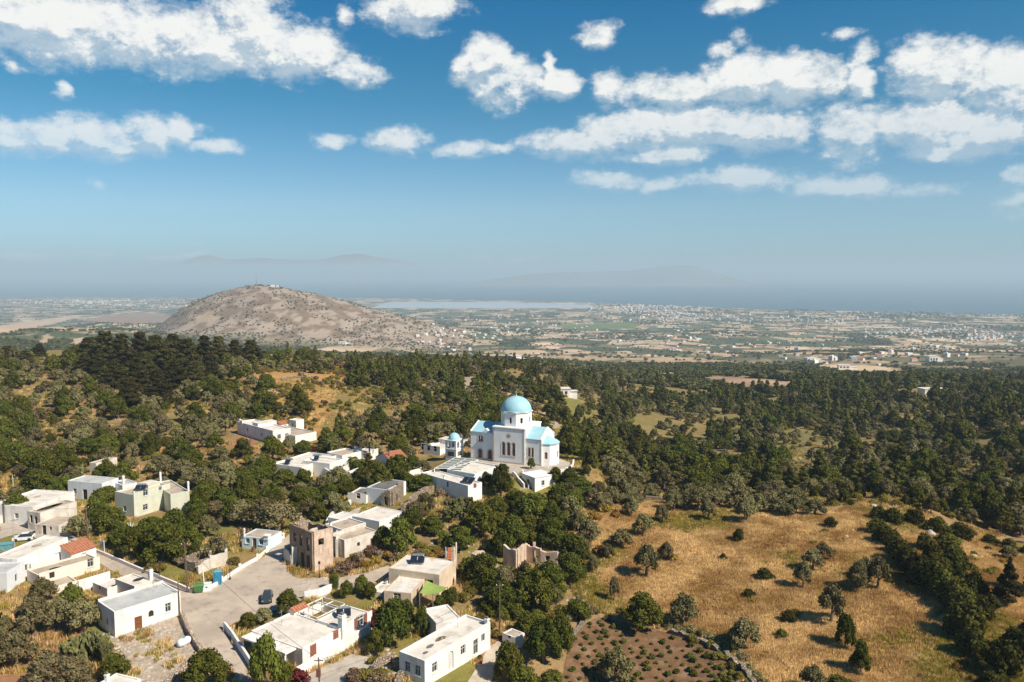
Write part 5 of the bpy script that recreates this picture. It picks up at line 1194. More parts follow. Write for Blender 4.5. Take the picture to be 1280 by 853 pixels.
# ------------------------------------------------------------------ poles, lamps, cables
POLES = {}
def top_at(b, u, v):
    d = pix_dir(u, v); return CAMZ + b.y * d[2] / d[1]
def pole(key, label, bu, bv, tu, tv, r=.13, mat='wood_pole', arms=1, box=False, name='utility_pole'):
    b = at(bu, bv); zt = top_at(b, tu, tv); tx = b.x + (tu-bu)/F*b.y
    root = empty(name, (b.x,b.y,b.z), label, 'utility pole', 'utility poles of the village')
    h = zt-b.z; lean = Vector((tx-b.x, 0, 0)); m = MB(); m.tube([(0,0,-.5), (lean.x*.5,0,h*.5), (lean.x,0,h)], [r*1.2, r, r*.75], 8); m.build('shaft', mat, root)
    for k in range(arms):
        m = MB(); m.box((lean.x-.55, -.05, h-.45-k*.5), (1.1,0,0), (0,.1,0), (0,0,.1)); a = m.build('crossarm', mat, root)
        for x in (-.45,.45): q = MB(); q.lathe((lean.x+x,0,h-.35-k*.5), [(.03,0),(.06,.05),(.05,.14),(.02,.18)], 8); q.build('insulator', 'plastic_white', a)
    if box: m = MB(); m.box((lean.x-.25,-.42,h-2.3), (.5,0,0), (0,.35,0), (0,0,.95)); m.build('switch_box', 'light_rust', root)
    POLES[key] = Vector((tx, b.y, zt-.3)); return root
surf('light_rust', (.16,.07,.05), None, 1, .6)
pole('a', 'tall wooden utility pole beside the green wheelie bin at the road junction', 234.6, 741, 232.6, 678)
pole('b', 'dark slim pole at the corner of the plain white cottage', 224.6, 769, 224, 727, .1, arms=0)
pole('c', 'wooden pole by the white wall at the edge of the village', 5.6, 654, 5.6, 624, .12)
pole('d', 'short pale pole standing in scrub behind the single-storey white house', 16.7, 611, 16.4, 594, .14, 'pale_pole', 0)
pole('e', 'wooden pole in front of the dark trees beside the weathered cream house', 110, 683, 109.6, 632, .12)
pole('f', 'thin pale pole rising between the white roofs at the village edge', 19.3, 703, 19.2, 648, .07, 'pale_pole')
pole('g', 'slim dark pole on the red earth beside the hillside house', 313.4, 573, 313.4, 548, .12)
pole('h', 'leaning brown pole in the olive grove below the cluster with the palms', 374.4, 609, 374.4, 589.5, .16, arms=0)
pole('i', 'dark pole in front of the orange-tiled house', 486.5, 587, 486.3, 563, .13)
pole('j', 'pole with a rusty switch box in front of the large white house', 399.6, 868, 399.2, 822, .1, box=True)
pole('k', 'brown pole among the citrus trees behind the long white house', 624.4, 796, 624.6, 729, .1)
pole('l', 'thin white post standing in the rubble yard', 156.6, 842, 156.2, 811, .05, 'pale_pole', 0)
pole('m', 'thin pale mast on the roof edge side of the ochre house', 557.5, 712, 557.2, 684, .16, 'pale_pole', 0)
pole('n', 'thin pole standing behind the small pale blue cottage', 337, 676, 337, 655, .07, 'pale_pole', 0)
pole('o', 'white leaning post with a bracket beside the blue cabin', 255.5, 733, 253.5, 707, .1, 'plastic_white', 0)
def cable(name, label, a, b, sag=.6, r=.02):
    P = [a + (b-a)*t - Vector((0,0,sag*4*t*(1-t))) for t in np.linspace(0,1,14)]
    m = MB(); m.tube(P, r, 4); tag(m.build(name, 'cable'), label, 'cable', 'overhead cables')
cable('overhead_cable', 'thin cable from the junction pole across the plaza to the switch box pole', POLES['a'], POLES['j'], .9)
cable('overhead_cable', 'thin overhead cable from the junction pole to the wooden pole by the dark trees', POLES['a'], POLES['e'], .9)
cable('overhead_cable', 'thin overhead cable from the pole with the switch box towards the citrus pole', POLES['j'], POLES['k'], 1.0)
cable('overhead_cable', 'thin overhead cable from the edge-of-village pole to the pole by the dark trees', POLES['c'], POLES['e'], .9)
def lamp(label, bu, bv, tv):
    b = at(bu,bv); h = top_at(b,bu,tv)-b.z; root = empty('street_lamp', (b.x,b.y,b.z), label, 'street lamp', 'lantern street lamps around the plaza')
    m = MB(); m.lathe((0,0,-.2), [(.16,0),(.16,.5),(.09,.7),(.055,1.0),(.05,h-.5)], 10); m.build('post', 'cable', root)
    m = MB(); m.lathe((0,0,h-.55), [(.05,0),(.16,.1),(.21,.42)], 6); l = m.build('lantern', 'glass_dark', root)
    m = MB(); m.lathe((0,0,h-.13), [(.25,0),(.12,.14),(.02,.26)], 6); m.build('cap', 'cable', l)
lamp('black lantern street lamp beside the low white kerb wall of the road', 199.8, 724, 702)
lamp('black lantern street lamp between the blue cabin and the pale blue cottage', 287.6, 725, 703)
lamp('black lantern street lamp in front of the stone ruin by the topiary', 399.4, 723, 702)
# ------------------------------------------------------------------ street things
def dumpster():
    b = at(248.5,741); root = empty('wheelie_bin', (b.x,b.y,b.z), 'green wheeled rubbish container beside the junction pole', 'rubbish bin', rz=R(18))
    m = MB(); w,d,h = 1.5,1.0,1.15
    lo = [(-w*.42,-d*.38,.2),(w*.42,-d*.38,.2),(w*.42,d*.38,.2),(-w*.42,d*.38,.2)]; hi = [(-w/2,-d/2,h),(w/2,-d/2,h),(w/2,d/2,h),(-w/2,d/2,h)]
    m.poly(lo[::-1]); [m.quad(lo[k],lo[(k+1)%4],hi[(k+1)%4],hi[k]) for k in range(4)]; m.box((-w/2-.04,-d/2-.04,h-.05),(w+.08,0,0),(0,d+.08,0),(0,0,.1))
    for x in (-.45,0,.45): m.box((x-.03,-d/2-.02,.3),(.06,0,0),(0,.06,0),(0,0,.8))
    m.build('body','bin_green',root)
    m = MB(); n=8
    for k in range(n):
        a0,a1=math.pi*k/n,math.pi*(k+1)/n; p=lambda a,x:(x,-math.cos(a)*d*.52,h+.05+math.sin(a)*.3); m.quad(p(a0,-w*.52),p(a0,w*.52),p(a1,w*.52),p(a1,-w*.52))
    for x in (-w*.52,w*.52): m.poly([(x,-math.cos(math.pi*k/n)*d*.52,h+.05+math.sin(math.pi*k/n)*.3) for k in range(n+1)])
    m.build('lid','bin_green',root)
    for x in (-.5,.5):
        for y in (-.3,.3): m=MB(); m.tube([(x-.04,y,.1),(x+.04,y,.1)],.1,10); m.build('wheel','tyre',root)
dumpster()
def cabin():
    b = at(272.5,730); root = empty('portable_cabin', (b.x,b.y,b.z), 'bright blue upright cabin standing behind the plaza kerb wall', 'cabin', rz=R(12))
    m=MB(); m.box((-.6,-.6,.05),(1.2,0,0),(0,1.2,0),(0,0,2.1)); 
    for x in (-.6,.54):
        for y in (-.63,.57): m.box((x,y,.0),(.06,0,0),(0,.06,0),(0,0,2.2))
    m.build('body','cabin_blue',root)
    m=MB(); m.lathe((0,0,2.15),[(.9,0),(.75,.12),(.3,.22),(.05,.25)],4,rz=math.pi/4); m.build('roof','teal_sheet',root)
    m=MB(); m.box((-.42,-.66,.15),(.84,0,0),(0,.05,0),(0,0,1.85)); d=m.build('door','cabin_blue',root); m=MB(); m.box((.28,-.7,1.0),(.08,0,0),(0,.04,0),(0,0,.15)); m.build('handle','metal_grey',d)
cabin()
def meter():
    b = at(258.3,739); root=empty('utility_box',(b.x,b.y,b.z),'white box on a plinth with a small blue mark beside the green bin','utility box',rz=R(15))
    m=MB(); m.box((-.75,-.3,-.1),(1.5,0,0),(0,.6,0),(0,0,1.35)); m.build('housing','plastic_white',root); m=MB(); m.box((-.8,-.35,1.25),(1.6,0,0),(0,.7,0),(0,0,.08)); m.build('lid','plastic_white',root)
    m=MB(); m.box((-.12,-.32,.6),(.3,0,0),(0,.02,0),(0,0,.25)); m.build('label_plate','blue_paint',root)
meter()
def car():
    b = at(334,751); root=empty('parked_car',(b.x,b.y,b.z+.07),'dark grey hatchback parked beside the bushes on the plaza','car',rz=R(102)); root.scale=(.86,.9,.9)
    L,Wd=3.9,1.68
    # cross sections along the length: (x, z bottom, z shoulder, z top, half width shoulder, half width top)
    S=[(-1.95,.35,.62,.66,.62,.55),(-1.85,.25,.72,.80,.76,.66),(-1.2,.2,.78,.92,.84,.74),(-.75,.2,.80,.97,.84,.74),(-.15,.2,.84,1.42,.84,.60),(.6,.2,.86,1.47,.84,.60),(1.35,.2,.86,1.38,.84,.60),(1.78,.25,.84,1.02,.80,.68),(1.92,.35,.75,.82,.72,.62)]
    def ring(s): x,zb,zs,zt,ws,wt=s; return [(x,-ws*.96,zb),(x,-ws,zs*.7),(x,-ws,zs),(x,-wt,zt-.04),(x,-wt*.8,zt),(x,wt*.8,zt),(x,wt,zt-.04),(x,ws,zs),(x,ws,zs*.7),(x,ws*.96,zb)]
    rg=[ring(s) for s in S]; m=MB(); n=10
    gl=MB()
    for a,c in zip(rg[:-1],rg[1:]):
        for k in range(n-1):
            ax=(a[0][0]+c[0][0])/2; glass = (k in (2,6) and -.75<ax<1.5) or (k in (3,4,5) and (-.75<ax<-.1 or 1.35<ax<1.8))
            (gl if glass else m).quad(a[k],c[k],c[k+1],a[k+1])
        m.quad(a[9],c[9],c[0],a[0])
    m.poly(rg[0]); m.poly(rg[-1][::-1]); m.build('body','car_grey',root,smooth=False); gl.build('window','glass_dark',root)
    for x in (-1.25,1.2):
        for y in (-.8,.8):
            w=MB(); w.tube([(x,y-.1,.31),(x,y+.1,.31)],.31,16); t=w.build('wheel','tyre',root); w=MB(); w.tube([(x,y-.105,.31),(x,y+.105,.31)],.18,10); w.build('rim','metal_grey',t)
    for y in (-.6,.6): w=MB(); w.cbox((-1.93,y,.55),.08,.32,.16); w.build('headlight','steel_tank',root); w=MB(); w.cbox((1.9,y,.66),.08,.26,.2); w.build('tail_light','light_red',root)
    for y in (-.95,.95): w=MB(); w.cbox((-.55,y,.92),.16,.22,.14); w.build('mirror','car_grey',root)
car()
def van_tank():
    b=at(230,807); root=empty('water_tank',(b.x,b.y,b.z),'white rounded plastic tank dumped in the rubble yard beside the plaza','tank',rz=R(60))
    m=MB(); m.tube([(-1.0,0,.55),(-.9,0,.55),(-.55,0,.55),(.55,0,.55),(.9,0,.55),(1.0,0,.55)],[.15,.42,.55,.55,.42,.15],14); m.build('vessel','plastic_white',root,smooth=True)
    m=MB(); m.lathe((0,0,1.05),[(.22,0),(.22,.12),(.05,.16)],12); m.build('cap','teal_sheet',root); m=MB(); m.box((-.7,-.35,-.15),(.15,0,0),(0,.7,0),(0,0,.35)); m.box((.55,-.35,-.15),(.15,0,0),(0,.7,0),(0,0,.35)); m.build('cradle','metal_grey',root)
van_tank()
def awning():
    # lime sail beside the ochre house
    pts=[(528,741),(538,725.5),(559,734.5),(549,744),(532,742.5)]; z=g(at(540,760).x,at(540,760).y)+2.9
    P=[onplane(u,v,z) for u,v in [(524.5,741),(533,725.5),(559.5,734.5),(541,743.5)]]; c=sum(P,Vector())/4
    root=empty('shade_sail',(c.x,c.y,g(c.x,c.y)),'lime green fabric shade sail stretched over the yard of the ochre house','shade sail'); m=MB(); n=8
    bl=lambda s,t:(P[0]*(1-s)+P[1]*s)*(1-t)+(P[3]*(1-s)+P[2]*s)*t-Vector((0,0,1.4*s*(1-s)+1.1*t*(1-t)))*.6
    for i in range(n):
        for j in range(n): m.quad(bl(i/n,j/n),bl((i+1)/n,j/n),bl((i+1)/n,(j+1)/n),bl(i/n,(j+1)/n))
    m.build('cloth','awning_green',root,smooth=True)
    for p in P: q=MB(); q.tube([(p.x,p.y,g(p.x,p.y)-.3),(p.x,p.y,p.z+.1)],.06,6); q.build('post','metal_grey',root)
    setparent_keep(root)
    # brick steps up the side of the higher block
    a=at(557,731); b=at(560,703); zt=fr22['zt']+.8; root=empty('outside_stair',(a.x,a.y,a.z),'brick-red outside stair climbing to the roof of the ochre block','stair')
    m=MB(); d=Vector((b.x-a.x,b.y-a.y,0)); L=min(d.length,8.5); e=d.normalized(); s=Vector((e.y,-e.x,0)); N=14
    for k in range(N): m.box(Vector((a.x,a.y,a.z-.5))+e*(L*k/N), e*(L/N), s*1.3, (0,0,.5+3.2*(k+1)/N), 0)
    m.build('flight','terracotta',root); m=MB()
    jag_wall(m,(a.x+s.x*1.5,a.y+s.y*1.5),(a.x+e.x*L+s.x*1.5,a.y+e.y*L+s.y*1.5),a.z-1,lambda x:a.z+.9+3.2*x/L,.2); m.build('parapet','ochre_plaster',root); setparent_keep(root)
    FOOT.append([(a.x-1,a.y-1),(a.x+2,a.y-1),(b.x+2,b.y),(b.x-1,b.y)])
awning()
def steel_pergola():
    fr=fr26; n,ex,ey,w,l,zt=fr['n'],fr['ex'],fr['ey'],fr['w'],fr['l'],fr['zt']
    w,l=_w,_l; o=n+ex*(w*.57)+ey*(l*.53)+Vector((0,0,.02)); root=empty('roof_pergola',tuple(o),'white open pergola frame over the yard of the large white house','pergola')
    up=Vector((0,0,1)); A=w*.42; B=l*.45; z=zt+.05; m=MB()
    q=lambda x,y:Vector((o.x,o.y,z))+ex*x+ey*y
    for y in (0,B*.5,B): m.tube([q(0,y),q(A,y)],.09,4)
    for x in np.linspace(0,A,4): m.tube([q(x,0)+up*.1,q(x,B)+up*.1],.08,4)
    m.build('beam','whitewash',root)
    for x,y in ((0.1,B),(A,B),(A*.5,B)): p=q(x,y); m=MB(); m.cbox((p.x,p.y,fr['zb']-.5),.16,.16,z-fr['zb']+.5,.4); m.build('post','whitewash',root)
    ROOT2.append(root)
    m=MB(); q0=q(0,B+.3); jag_wall(m,(q0.x,q0.y),(q(A,B+.3).x,q(A,B+.3).y),fr['zb']-1,lambda x:fr['zb']+1.9,.2); q1=q(A+.1,-.2); jag_wall(m,(q1.x,q1.y),(q(A+.1,B+.3).x,q(A+.1,B+.3).y),fr['zb']-1,lambda x:fr['zb']+1.9,.2); m.build('yard_wall','whitewash',root)
    # veranda slab on the shaded side
    root=empty('veranda',tuple(n+ey*l*.5),'projecting white veranda roof on the shaded side of the large white house','veranda')
    m=MB(); m.box(Vector((n.x,n.y,zt-.35))-ex*1.8+ey*(l*.12),ex*1.79,ey*(l*.86),(0,0,.22)); m.build('slab','whitewash',root)
    for t in (.14,.5,.96): p=n-ex*1.6+ey*(l*t); m=MB(); m.cbox((p.x,p.y,fr['zb']-.8),.22,.22,zt-.35-fr['zb']+.8,.4); m.build('post','whitewash',root)
    ROOT2.append(root)
ROOT2=[]
steel_pergola()
# courtyard low block of the cream house, yard things
def stairs_church():
    a=at(655,612); b=at(647,592); root=empty('stair_ramp',(a.x,a.y,a.z),'grey stair ramp rising beside the kiosk towards the churchyard','stair'); d=Vector((b.x-a.x,b.y-a.y,0)); L=d.length; e=d/L; s=Vector((e.y,-e.x,0)); m=MB(); N=16
    for k in range(N): m.box(Vector((a.x,a.y,a.z-.6))+e*(L*k/N)-s*.9,e*(L/N),s*1.8,(0,0,.62+(b.z-a.z)*(k+1)/N))
    m.build('flight','concrete',root); m=MB(); m.box(Vector((a.x,a.y,a.z-.6))+s*.9,e*L,s*.2,(0,0,1.0)); jag_wall(m,(a.x+s.x*1.1,a.y+s.y*1.1),(b.x+s.x*1.1,b.y+s.y*1.1),a.z-1,lambda x:a.z+.9+(b.z-a.z)*x/L,.2); m.build('parapet','whitewash',root); ROOT2.append(root)
stairs_church()
def yard_figures():
    rnd=random.Random(3)
    spots=[(163,662.5,'white spiky garden sculpture of splayed blades under the dark trees'),(128,683,'white lattice garden gate standing at the roadside')]
    b=at(163.5,666); root=empty('garden_sculpture',(b.x,b.y,b.z),spots[0][2],'sculpture')
    for k in range(5): m=MB(); a=R(-50+25*k); m.tube([(0,0,.2),(math.sin(a)*.9,0,.2+math.cos(a)*1.1),(math.sin(a)*1.25,0,.2+math.cos(a)*1.9)],[.16,.12,.03],6); m.build('blade','plastic_white',root)
    m=MB(); m.cbox((0,0,-.1),.8,.5,.35); m.build('base','plastic_white',root)
    b=at(128,689); root=empty('garden_gate',(b.x,b.y,b.z),spots[1][2],'gate',rz=R(-35)); m=MB()
    for x in (-.7,.6): m.box((x,-.05,-.1),(.1,0,0),(0,.1,0),(0,0,2.2))
    for k in range(6): m.box((-.55+k*.2,-.02,.2),(.05,0,0),(0,.04,0),(0,0,1.7))
    m.box((-.6,-.03,.2),(1.2,0,0),(0,.06,0),(0,0,.08)); m.box((-.6,-.03,1.8),(1.2,0,0),(0,.06,0),(0,0,.08)); m.build('gate_leaf','plastic_white',root)
    b=at(8,688); root=empty('tank',(b.x,b.y,b.z),'turquoise tarpaulin-covered tank beside the long white house','tank',rz=R(20)); m=MB(); m.box((-1,-.7,-.1),(2,0,0),(0,1.4,0),(0,0,1.3)); m.build('body','teal_sheet',root); m=MB(); m.box((-1.1,-.8,1.2),(2.2,0,0),(0,1.6,0),(0,0,.12)); m.build('cover','teal_sheet',root)
    b=at(30,675.5); root=empty('small_car',(b.x,b.y,b.z),'small dark-windowed white car behind the roofs at the village edge','car',rz=R(15))
    m=MB(); S=[(-1.8,.3,.7,.7),(-1.7,.25,.8,.75),(-.8,.25,.95,.78),(-.3,.25,1.4,.65),(.9,.25,1.42,.65),(1.6,.25,1.0,.75),(1.75,.35,.8,.7)]
    for (x0,b0,t0,w0),(x1,b1,t1,w1) in zip(S[:-1],S[1:]):
        m.quad((x0,-.78,b0),(x1,-.78,b1),(x1,-.78,min(t1,.85)),(x0,-.78,min(t0,.85)),0); m.quad((x0,.78,min(t0,.85)),(x1,.78,min(t1,.85)),(x1,.78,b1),(x0,.78,b0),0)
        m.quad((x0,-.78,min(t0,.85)),(x1,-.78,min(t1,.85)),(x1,-w1,t1),(x0,-w0,t0),1 if x0>-.9 and x1<1.7 else 0); m.quad((x0,w0,t0),(x1,w1,t1),(x1,.78,min(t1,.85)),(x0,.78,min(t0,.85)),1 if x0>-.9 and x1<1.7 else 0)
        m.quad((x0,-w0,t0),(x1,-w1,t1),(x1,w1,t1),(x0,w0,t0),1 if (x0==-.8 or x0==.9) else 0)
    m.build('body',['plastic_white','glass_dark'],root)
    for x in (-1.15,1.1):
        for y in (-.72,.72): w=MB(); w.tube([(x,y-.1,.3),(x,y+.1,.3)],.3,14); w.build('wheel','tyre',root)
yard_figures()
for r in ROOT2: setparent_keep(r)
# ------------------------------------------------------------------ the mast and chapel on the brown hill
def hilltop():
    def hill_pt(u,v):
        d=pix_dir(u,v); Y=2650; x=Y*d[0]/d[1]; return Vector((x,Y,g(x,Y)))
    for (u,h,r,lab) in ((320.5,36,1.5,'tall red and white lattice mast on top of the bare brown hill'),(334,19,.8,'thin aerial beside the tall lattice mast on the brown hill')):
        p=hill_pt(u,357); root=empty('radio_mast',(p.x,p.y,p.z-1),lab,'mast','aerials on the bare hill'); m=MB(); q=[(r*math.cos(a),r*math.sin(a)) for a in (0,2.1,4.2)]
        for k in range(3): m.tube([(q[k][0],q[k][1],0),(q[k][0]*.4,q[k][1]*.4,h)],.28,4)
        for j in range(10):
            for k in range(3): s0=1-.6*j/10; s1=1-.6*(j+1)/10; a=q[k]; b=q[(k+1)%3]; m.tube([(a[0]*s0,a[1]*s0,h*j/10),(b[0]*s1,b[1]*s1,h*(j+1)/10)],.15,3)
        m.build('lattice','metal_grey',root); m=MB(); m.lathe((0,0,h*.72),[(.6,0),(1.0,.3),(1.0,2.2),(.5,2.6)],8); m.build('antenna','plastic_white',root)
    for u,w,lab in ((341,14,'small white chapel beside the mast on the bare hill'),(347,7,'tiny white hut next to the hilltop chapel')):
        p=hill_pt(u,359); root=empty('chapel',(p.x,p.y,p.z-1),lab,'chapel'); m=MB(); m.box((-w/2,-3,0),(w,0,0),(0,6,0),(0,0,5)); m.build('wall','whitewash',root); m=MB(); m.poly([(-w/2-.3,-3.3,5),(w/2+.3,-3.3,5),(w/2+.3,0,7.4),(-w/2-.3,0,7.4)]); m.poly([(w/2+.3,3.3,5),(-w/2-.3,3.3,5),(-w/2-.3,0,7.4),(w/2+.3,0,7.4)]); m.build('roof','roof_white',root)
hilltop()

def aerials():
    rnd=random.Random(8)
    for k,(fr,fx,fy) in enumerate(((COTT,.85,.8),(fr23,.75,.7),(fr22,.4,.7),(fr_g,.3,.6),(fr26,.5,.8),(fru,.7,.7))):
        c=fr['n']+fr['ex']*fr['w']*fx+fr['ey']*fr['l']*fy; r0=fr['root']; p=Vector((c.x,c.y,fr['zr']))-r0.location; h=rnd.uniform(1.6,2.4); m=MB(); a=rnd.uniform(0,3)
        m.tube([p,p+Vector((0,0,h))],.03,5); d=Vector((math.cos(a),math.sin(a),0)); s=Vector((-d.y,d.x,0)); m.tube([p+Vector((0,0,h-.1))-d*.6,p+Vector((0,0,h-.1))+d*.6],.018,4)
        for t in (-.5,-.25,0,.25,.5): m.tube([p+Vector((0,0,h-.1))+d*t-s*.3,p+Vector((0,0,h-.1))+d*t+s*.3],.012,3)
        m.build('aerial','metal_grey',r0)
    for k,(u,v,sz,mat,lab) in enumerate([(168,781,.55,'terracotta','large terracotta flower pot beside the brown door of the plain cottage'),(206,771,.35,'terracotta','small terracotta pot near the window of the plain cottage'),(317,690,.4,'terracotta','terracotta pot in front of the pale blue cottage'),(600,829,.5,'terracotta','terracotta pot beside the door of the arched-door house')]):
        b=at(u,v); root=empty('flower_pot',(b.x,b.y,b.z),lab,'flower pot','pots by house doors'); m=MB(); m.lathe((0,0,-.05),[(.28*sz/.5,0),(.42*sz/.5,sz*.9),(.46*sz/.5,sz*.9),(.46*sz/.5,sz),(.36*sz/.5,sz)],12); m.build('pot',mat,root)
        v_,f_=leafmesh('p',[(0,0,sz+.25,.35,.35,.35)],120,.09,'leaf_vine',k,core=False); o=link(bpy.data.objects.new('plant',npmesh('pot_plant',v_,f_,'leaf_vine')),root)
# ------------------------------------------------------------------ plants: one prototype of each kind and variant
def leafmesh(name, blobs, n, size, mat, seed, flat=0.0, up=.25, depth=.35, asp=.6, squash=1.0, core=True):
    """blobs: (x, y, z, rx, ry, rz); n small bent leaf sprays spread through the blobs' outer shells"""
    r = np.random.default_rng(seed); B = np.array(blobs, float)
    wgt = (B[:,3]*B[:,5]); wgt /= wgt.sum()
    k = r.choice(len(B), int(n*1.6), p=wgt); d = r.normal(size=(len(k),3)); d[:,2] += up; d /= np.linalg.norm(d,axis=1)[:,None]
    rad = 1 - depth*r.random(len(k))**1.5 + .10*r.normal(size=len(k))
    p = B[k,:3] + d*B[k,3:6]*rad[:,None]
    keep = np.ones(len(k), bool)
    for b in range(len(B)):
        q = np.linalg.norm((p - B[b,:3])/B[b,3:6], axis=1); keep &= ~((q < .62) & (k != b))
    p = p[keep][:n]; d = d[keep][:n]; m = len(p)
    nn = d + r.normal(size=(m,3))*.55; nn[:,2] += flat*2; nn /= np.linalg.norm(nn,axis=1)[:,None]
    a = np.cross(nn, r.normal(size=(m,3))); a /= np.linalg.norm(a,axis=1)[:,None]; b_ = np.cross(nn,a)
    s = size*(.55+.9*r.random(m))[:,None]
    v = np.stack([p-a*s, p-b_*s*asp+nn*s*.12, p+a*s, p+b_*s*asp+nn*s*.12],1).reshape(-1,3)
    f = np.arange(m*4).reshape(m,4)
    V=[v]; Fq=[f]; off=m*4
    if core:                                      # the dense inside of the crown
        for x,y,z,rx,ry,rz in B:
            nu,nv=7,5; g_=[]
            for j in range(nv):
                t=math.pi*(j+.5)/nv
                for i in range(nu): q=2*math.pi*i/nu; w_=.56+.16*r.random(); g_.append((x+rx*w_*math.sin(t)*math.cos(q), y+ry*w_*math.sin(t)*math.sin(q), z+rz*w_*math.cos(t)))
            V.append(np.array(g_)); Fq.append(np.array([[off+j*nu+i, off+(j+1)*nu+i, off+(j+1)*nu+(i+1)%nu, off+j*nu+(i+1)%nu] for j in range(nv-1) for i in range(nu)])); off+=nu*nv
    v=np.concatenate(V); f=np.concatenate(Fq); v[:,2]*=squash
    return v, f
def trunkmesh(blobs, h0, r0, seed, limbs=5):
    rnd = random.Random(seed); m = MB(); top=(rnd.uniform(-.1,.1),rnd.uniform(-.1,.1),h0)
    m.tube([(0,0,-.6),(rnd.uniform(-.08,.08),0,h0*.5),top],[r0*1.35,r0,r0*.8],7)
    for b in rnd.sample(blobs,min(limbs,len(blobs))):
        e=(b[0]*.85,b[1]*.85,b[2]); mid=tuple((top[i]+e[i])/2+(.15 if i==2 else 0) for i in range(3)); m.tube([top,mid,e],[r0*.55,r0*.35,r0*.12],5)
    return m
PROTO = {}
def reg(kind, var, blobs, n, size, mat, h0, r0, **kw):
    W_=max(max(abs(b[0])+b[3],abs(b[1])+b[4]) for b in blobs)*2; H_=max(b[2]+b[5] for b in blobs)
    out={'w':W_,'h':H_}; seed=abs(hash_(kind))*7+var*131
    for lod,fac,sf in ((0,1.0,1.0),(1,.30,1.75)):
        v,f=leafmesh(kind,blobs,int(n*fac),size*sf,mat,seed,**kw)
        tm=trunkmesh(blobs,h0,r0,seed,5 if lod==0 else 2)
        cm=npmesh(kind+'_crown',v,f,mat)
        if lod==0:
            me=bpy.data.meshes.new(kind+'_trunk'); me.from_pydata(tm.v,[],tm.f); me.materials.append(MATS['bark']); me.update(); out['trunk']=me; out['crown']=cm
        tq=[q if len(q)==4 else None for q in tm.f]; tq=[q for q in tq if q]
        vv=np.concatenate([v,np.array(tm.v)]); ff=np.concatenate([f,np.array(tq)+len(v)]); jm=npmesh(kind,vv,ff,[mat,'bark']); mi=np.zeros(len(ff),np.int32); mi[len(f):]=1; jm.polygons.foreach_set('material_index',mi); out['lod%d'%lod]=jm
    PROTO.setdefault(kind,[]).append(out)
def hash_(s): return sum(ord(c)*(i+3) for i,c in enumerate(s))%997
def rb(rnd,n,R_,z0,z1,r0,r1,flat=1.0,power=.6):
    out=[]
    for k in range(n):
        a=2.4*k+rnd.uniform(-.4,.4); t=(k+.5)/n; q=R_*(t**power); zz=z0+(z1-z0)*(1-t)*rnd.uniform(.7,1.15) if n>1 else z1; r=rnd.uniform(r0,r1)
        out.append((q*math.cos(a),q*math.sin(a),zz,r,r,r*flat*rnd.uniform(.85,1.05)))
    return out
for v in range(5):
    rnd=random.Random(100+v)
    reg('olive_tree',v,rb(rnd,11,1.75,1.6,3.6,.65,1.0,.9),2500,.16,'leaf_olive',1.1,.24,up=.3,depth=.5)
    reg('leafy_tree',v,rb(rnd,16,2.5,1.7,5.2,.85,1.35,.9),4000,.215,'leaf_dark',1.3,.28,up=.35,depth=.45)
    # pine: whorls that narrow upward
    bl=[]; H=9.0
    rd=v>=3
    for k in range(17):
        t=k/16; q=(2.6 if rd else 1.9)*(1-t)**(.55 if rd else .8)*rnd.uniform(.6,1.05); a=2.4*k+rnd.random(); r=(.95-.45*t)*rnd.uniform(.85,1.2)*(1.15 if rd else 1); bl.append((q*math.cos(a),q*math.sin(a),1.8+t*(H-(3.6 if rd else 2.4)),r*1.15,r*1.15,r*.75))
    reg('pine_tree',v,bl,2600,.24,'leaf_pine',3.0,.2,up=.25,depth=.5)
    bl=[]                                        # broad, layered cypress
    for k in range(30):
        t=k/29; q=4.0*(1-t**1.6)*rnd.uniform(.35,1.0); a=2.4*k+rnd.random(); r=rnd.uniform(1.1,1.7)*(1-.35*t); bl.append((q*math.cos(a)*1.1,q*math.sin(a)*1.1,1.6+t*10.6,r*1.45,r*1.45,r*.66))
    reg('cypress_tree',v,bl,6500,.30,'leaf_cypress',3.0,.4,up=.2,depth=.4,flat=.3)
    reg('shrub',v,rb(rnd,6,.85,.4,.95,.45,.7,.85),900,.12,'leaf_scrub',.3,.06,up=.4)
    reg('juniper_bush',v,rb(rnd,8,1.1,.6,2.2,.5,.85,1.1),1600,.14,'leaf_juniper',.4,.1,up=.3)
    if v<3: reg('sage_bush',v,rb(rnd,7,.85,.35,.8,.4,.6,.85),900,.11,'leaf_sage',.3,.05,up=.4)
for v in range(3):
    rnd=random.Random(300+v)
    reg('citrus_tree',v,rb(rnd,8,1.15,1.0,2.5,.6,.85,.95),1900,.13,'leaf_citrus',.8,.12,up=.4,depth=.25)
    reg('dry_shrub',v,rb(rnd,5,.8,.4,.9,.4,.65,.9),700,.11,'leaf_dry',.3,.05,core=True)
    reg('broom_bush',v,rb(rnd,5,.7,.35,.8,.35,.55,.9),600,.11,'leaf_gold',.3,.05)
    reg('flowering_bush',v,rb(rnd,5,.7,.5,1.2,.4,.6,.9),800,.12,'leaf_red',.4,.06)
    reg('vine_plant',v,rb(rnd,3,.3,.3,.55,.22,.34,.8),160,.12,'leaf_vine',.25,.04)
rnd=random.Random(9); bl=[(0,0,.6+k*.42,.62*(1-.0*k),.62,.5) for k in range(8)]; reg('topiary_bush',0,bl,2600,.08,'leaf_dark',.5,.1,depth=.08)
bl=[]
for k in range(22): t=k/21; q=2.3*(1-t)*.75; a=2.4*k; bl.append((q*math.cos(a),q*math.sin(a),1.2+t*7.2,.95*(1.15-t),.95*(1.15-t),.5)) 
reg('fir_tree',0,bl,4200,.2,'leaf_cypress',2.0,.2,flat=.3,depth=.5)

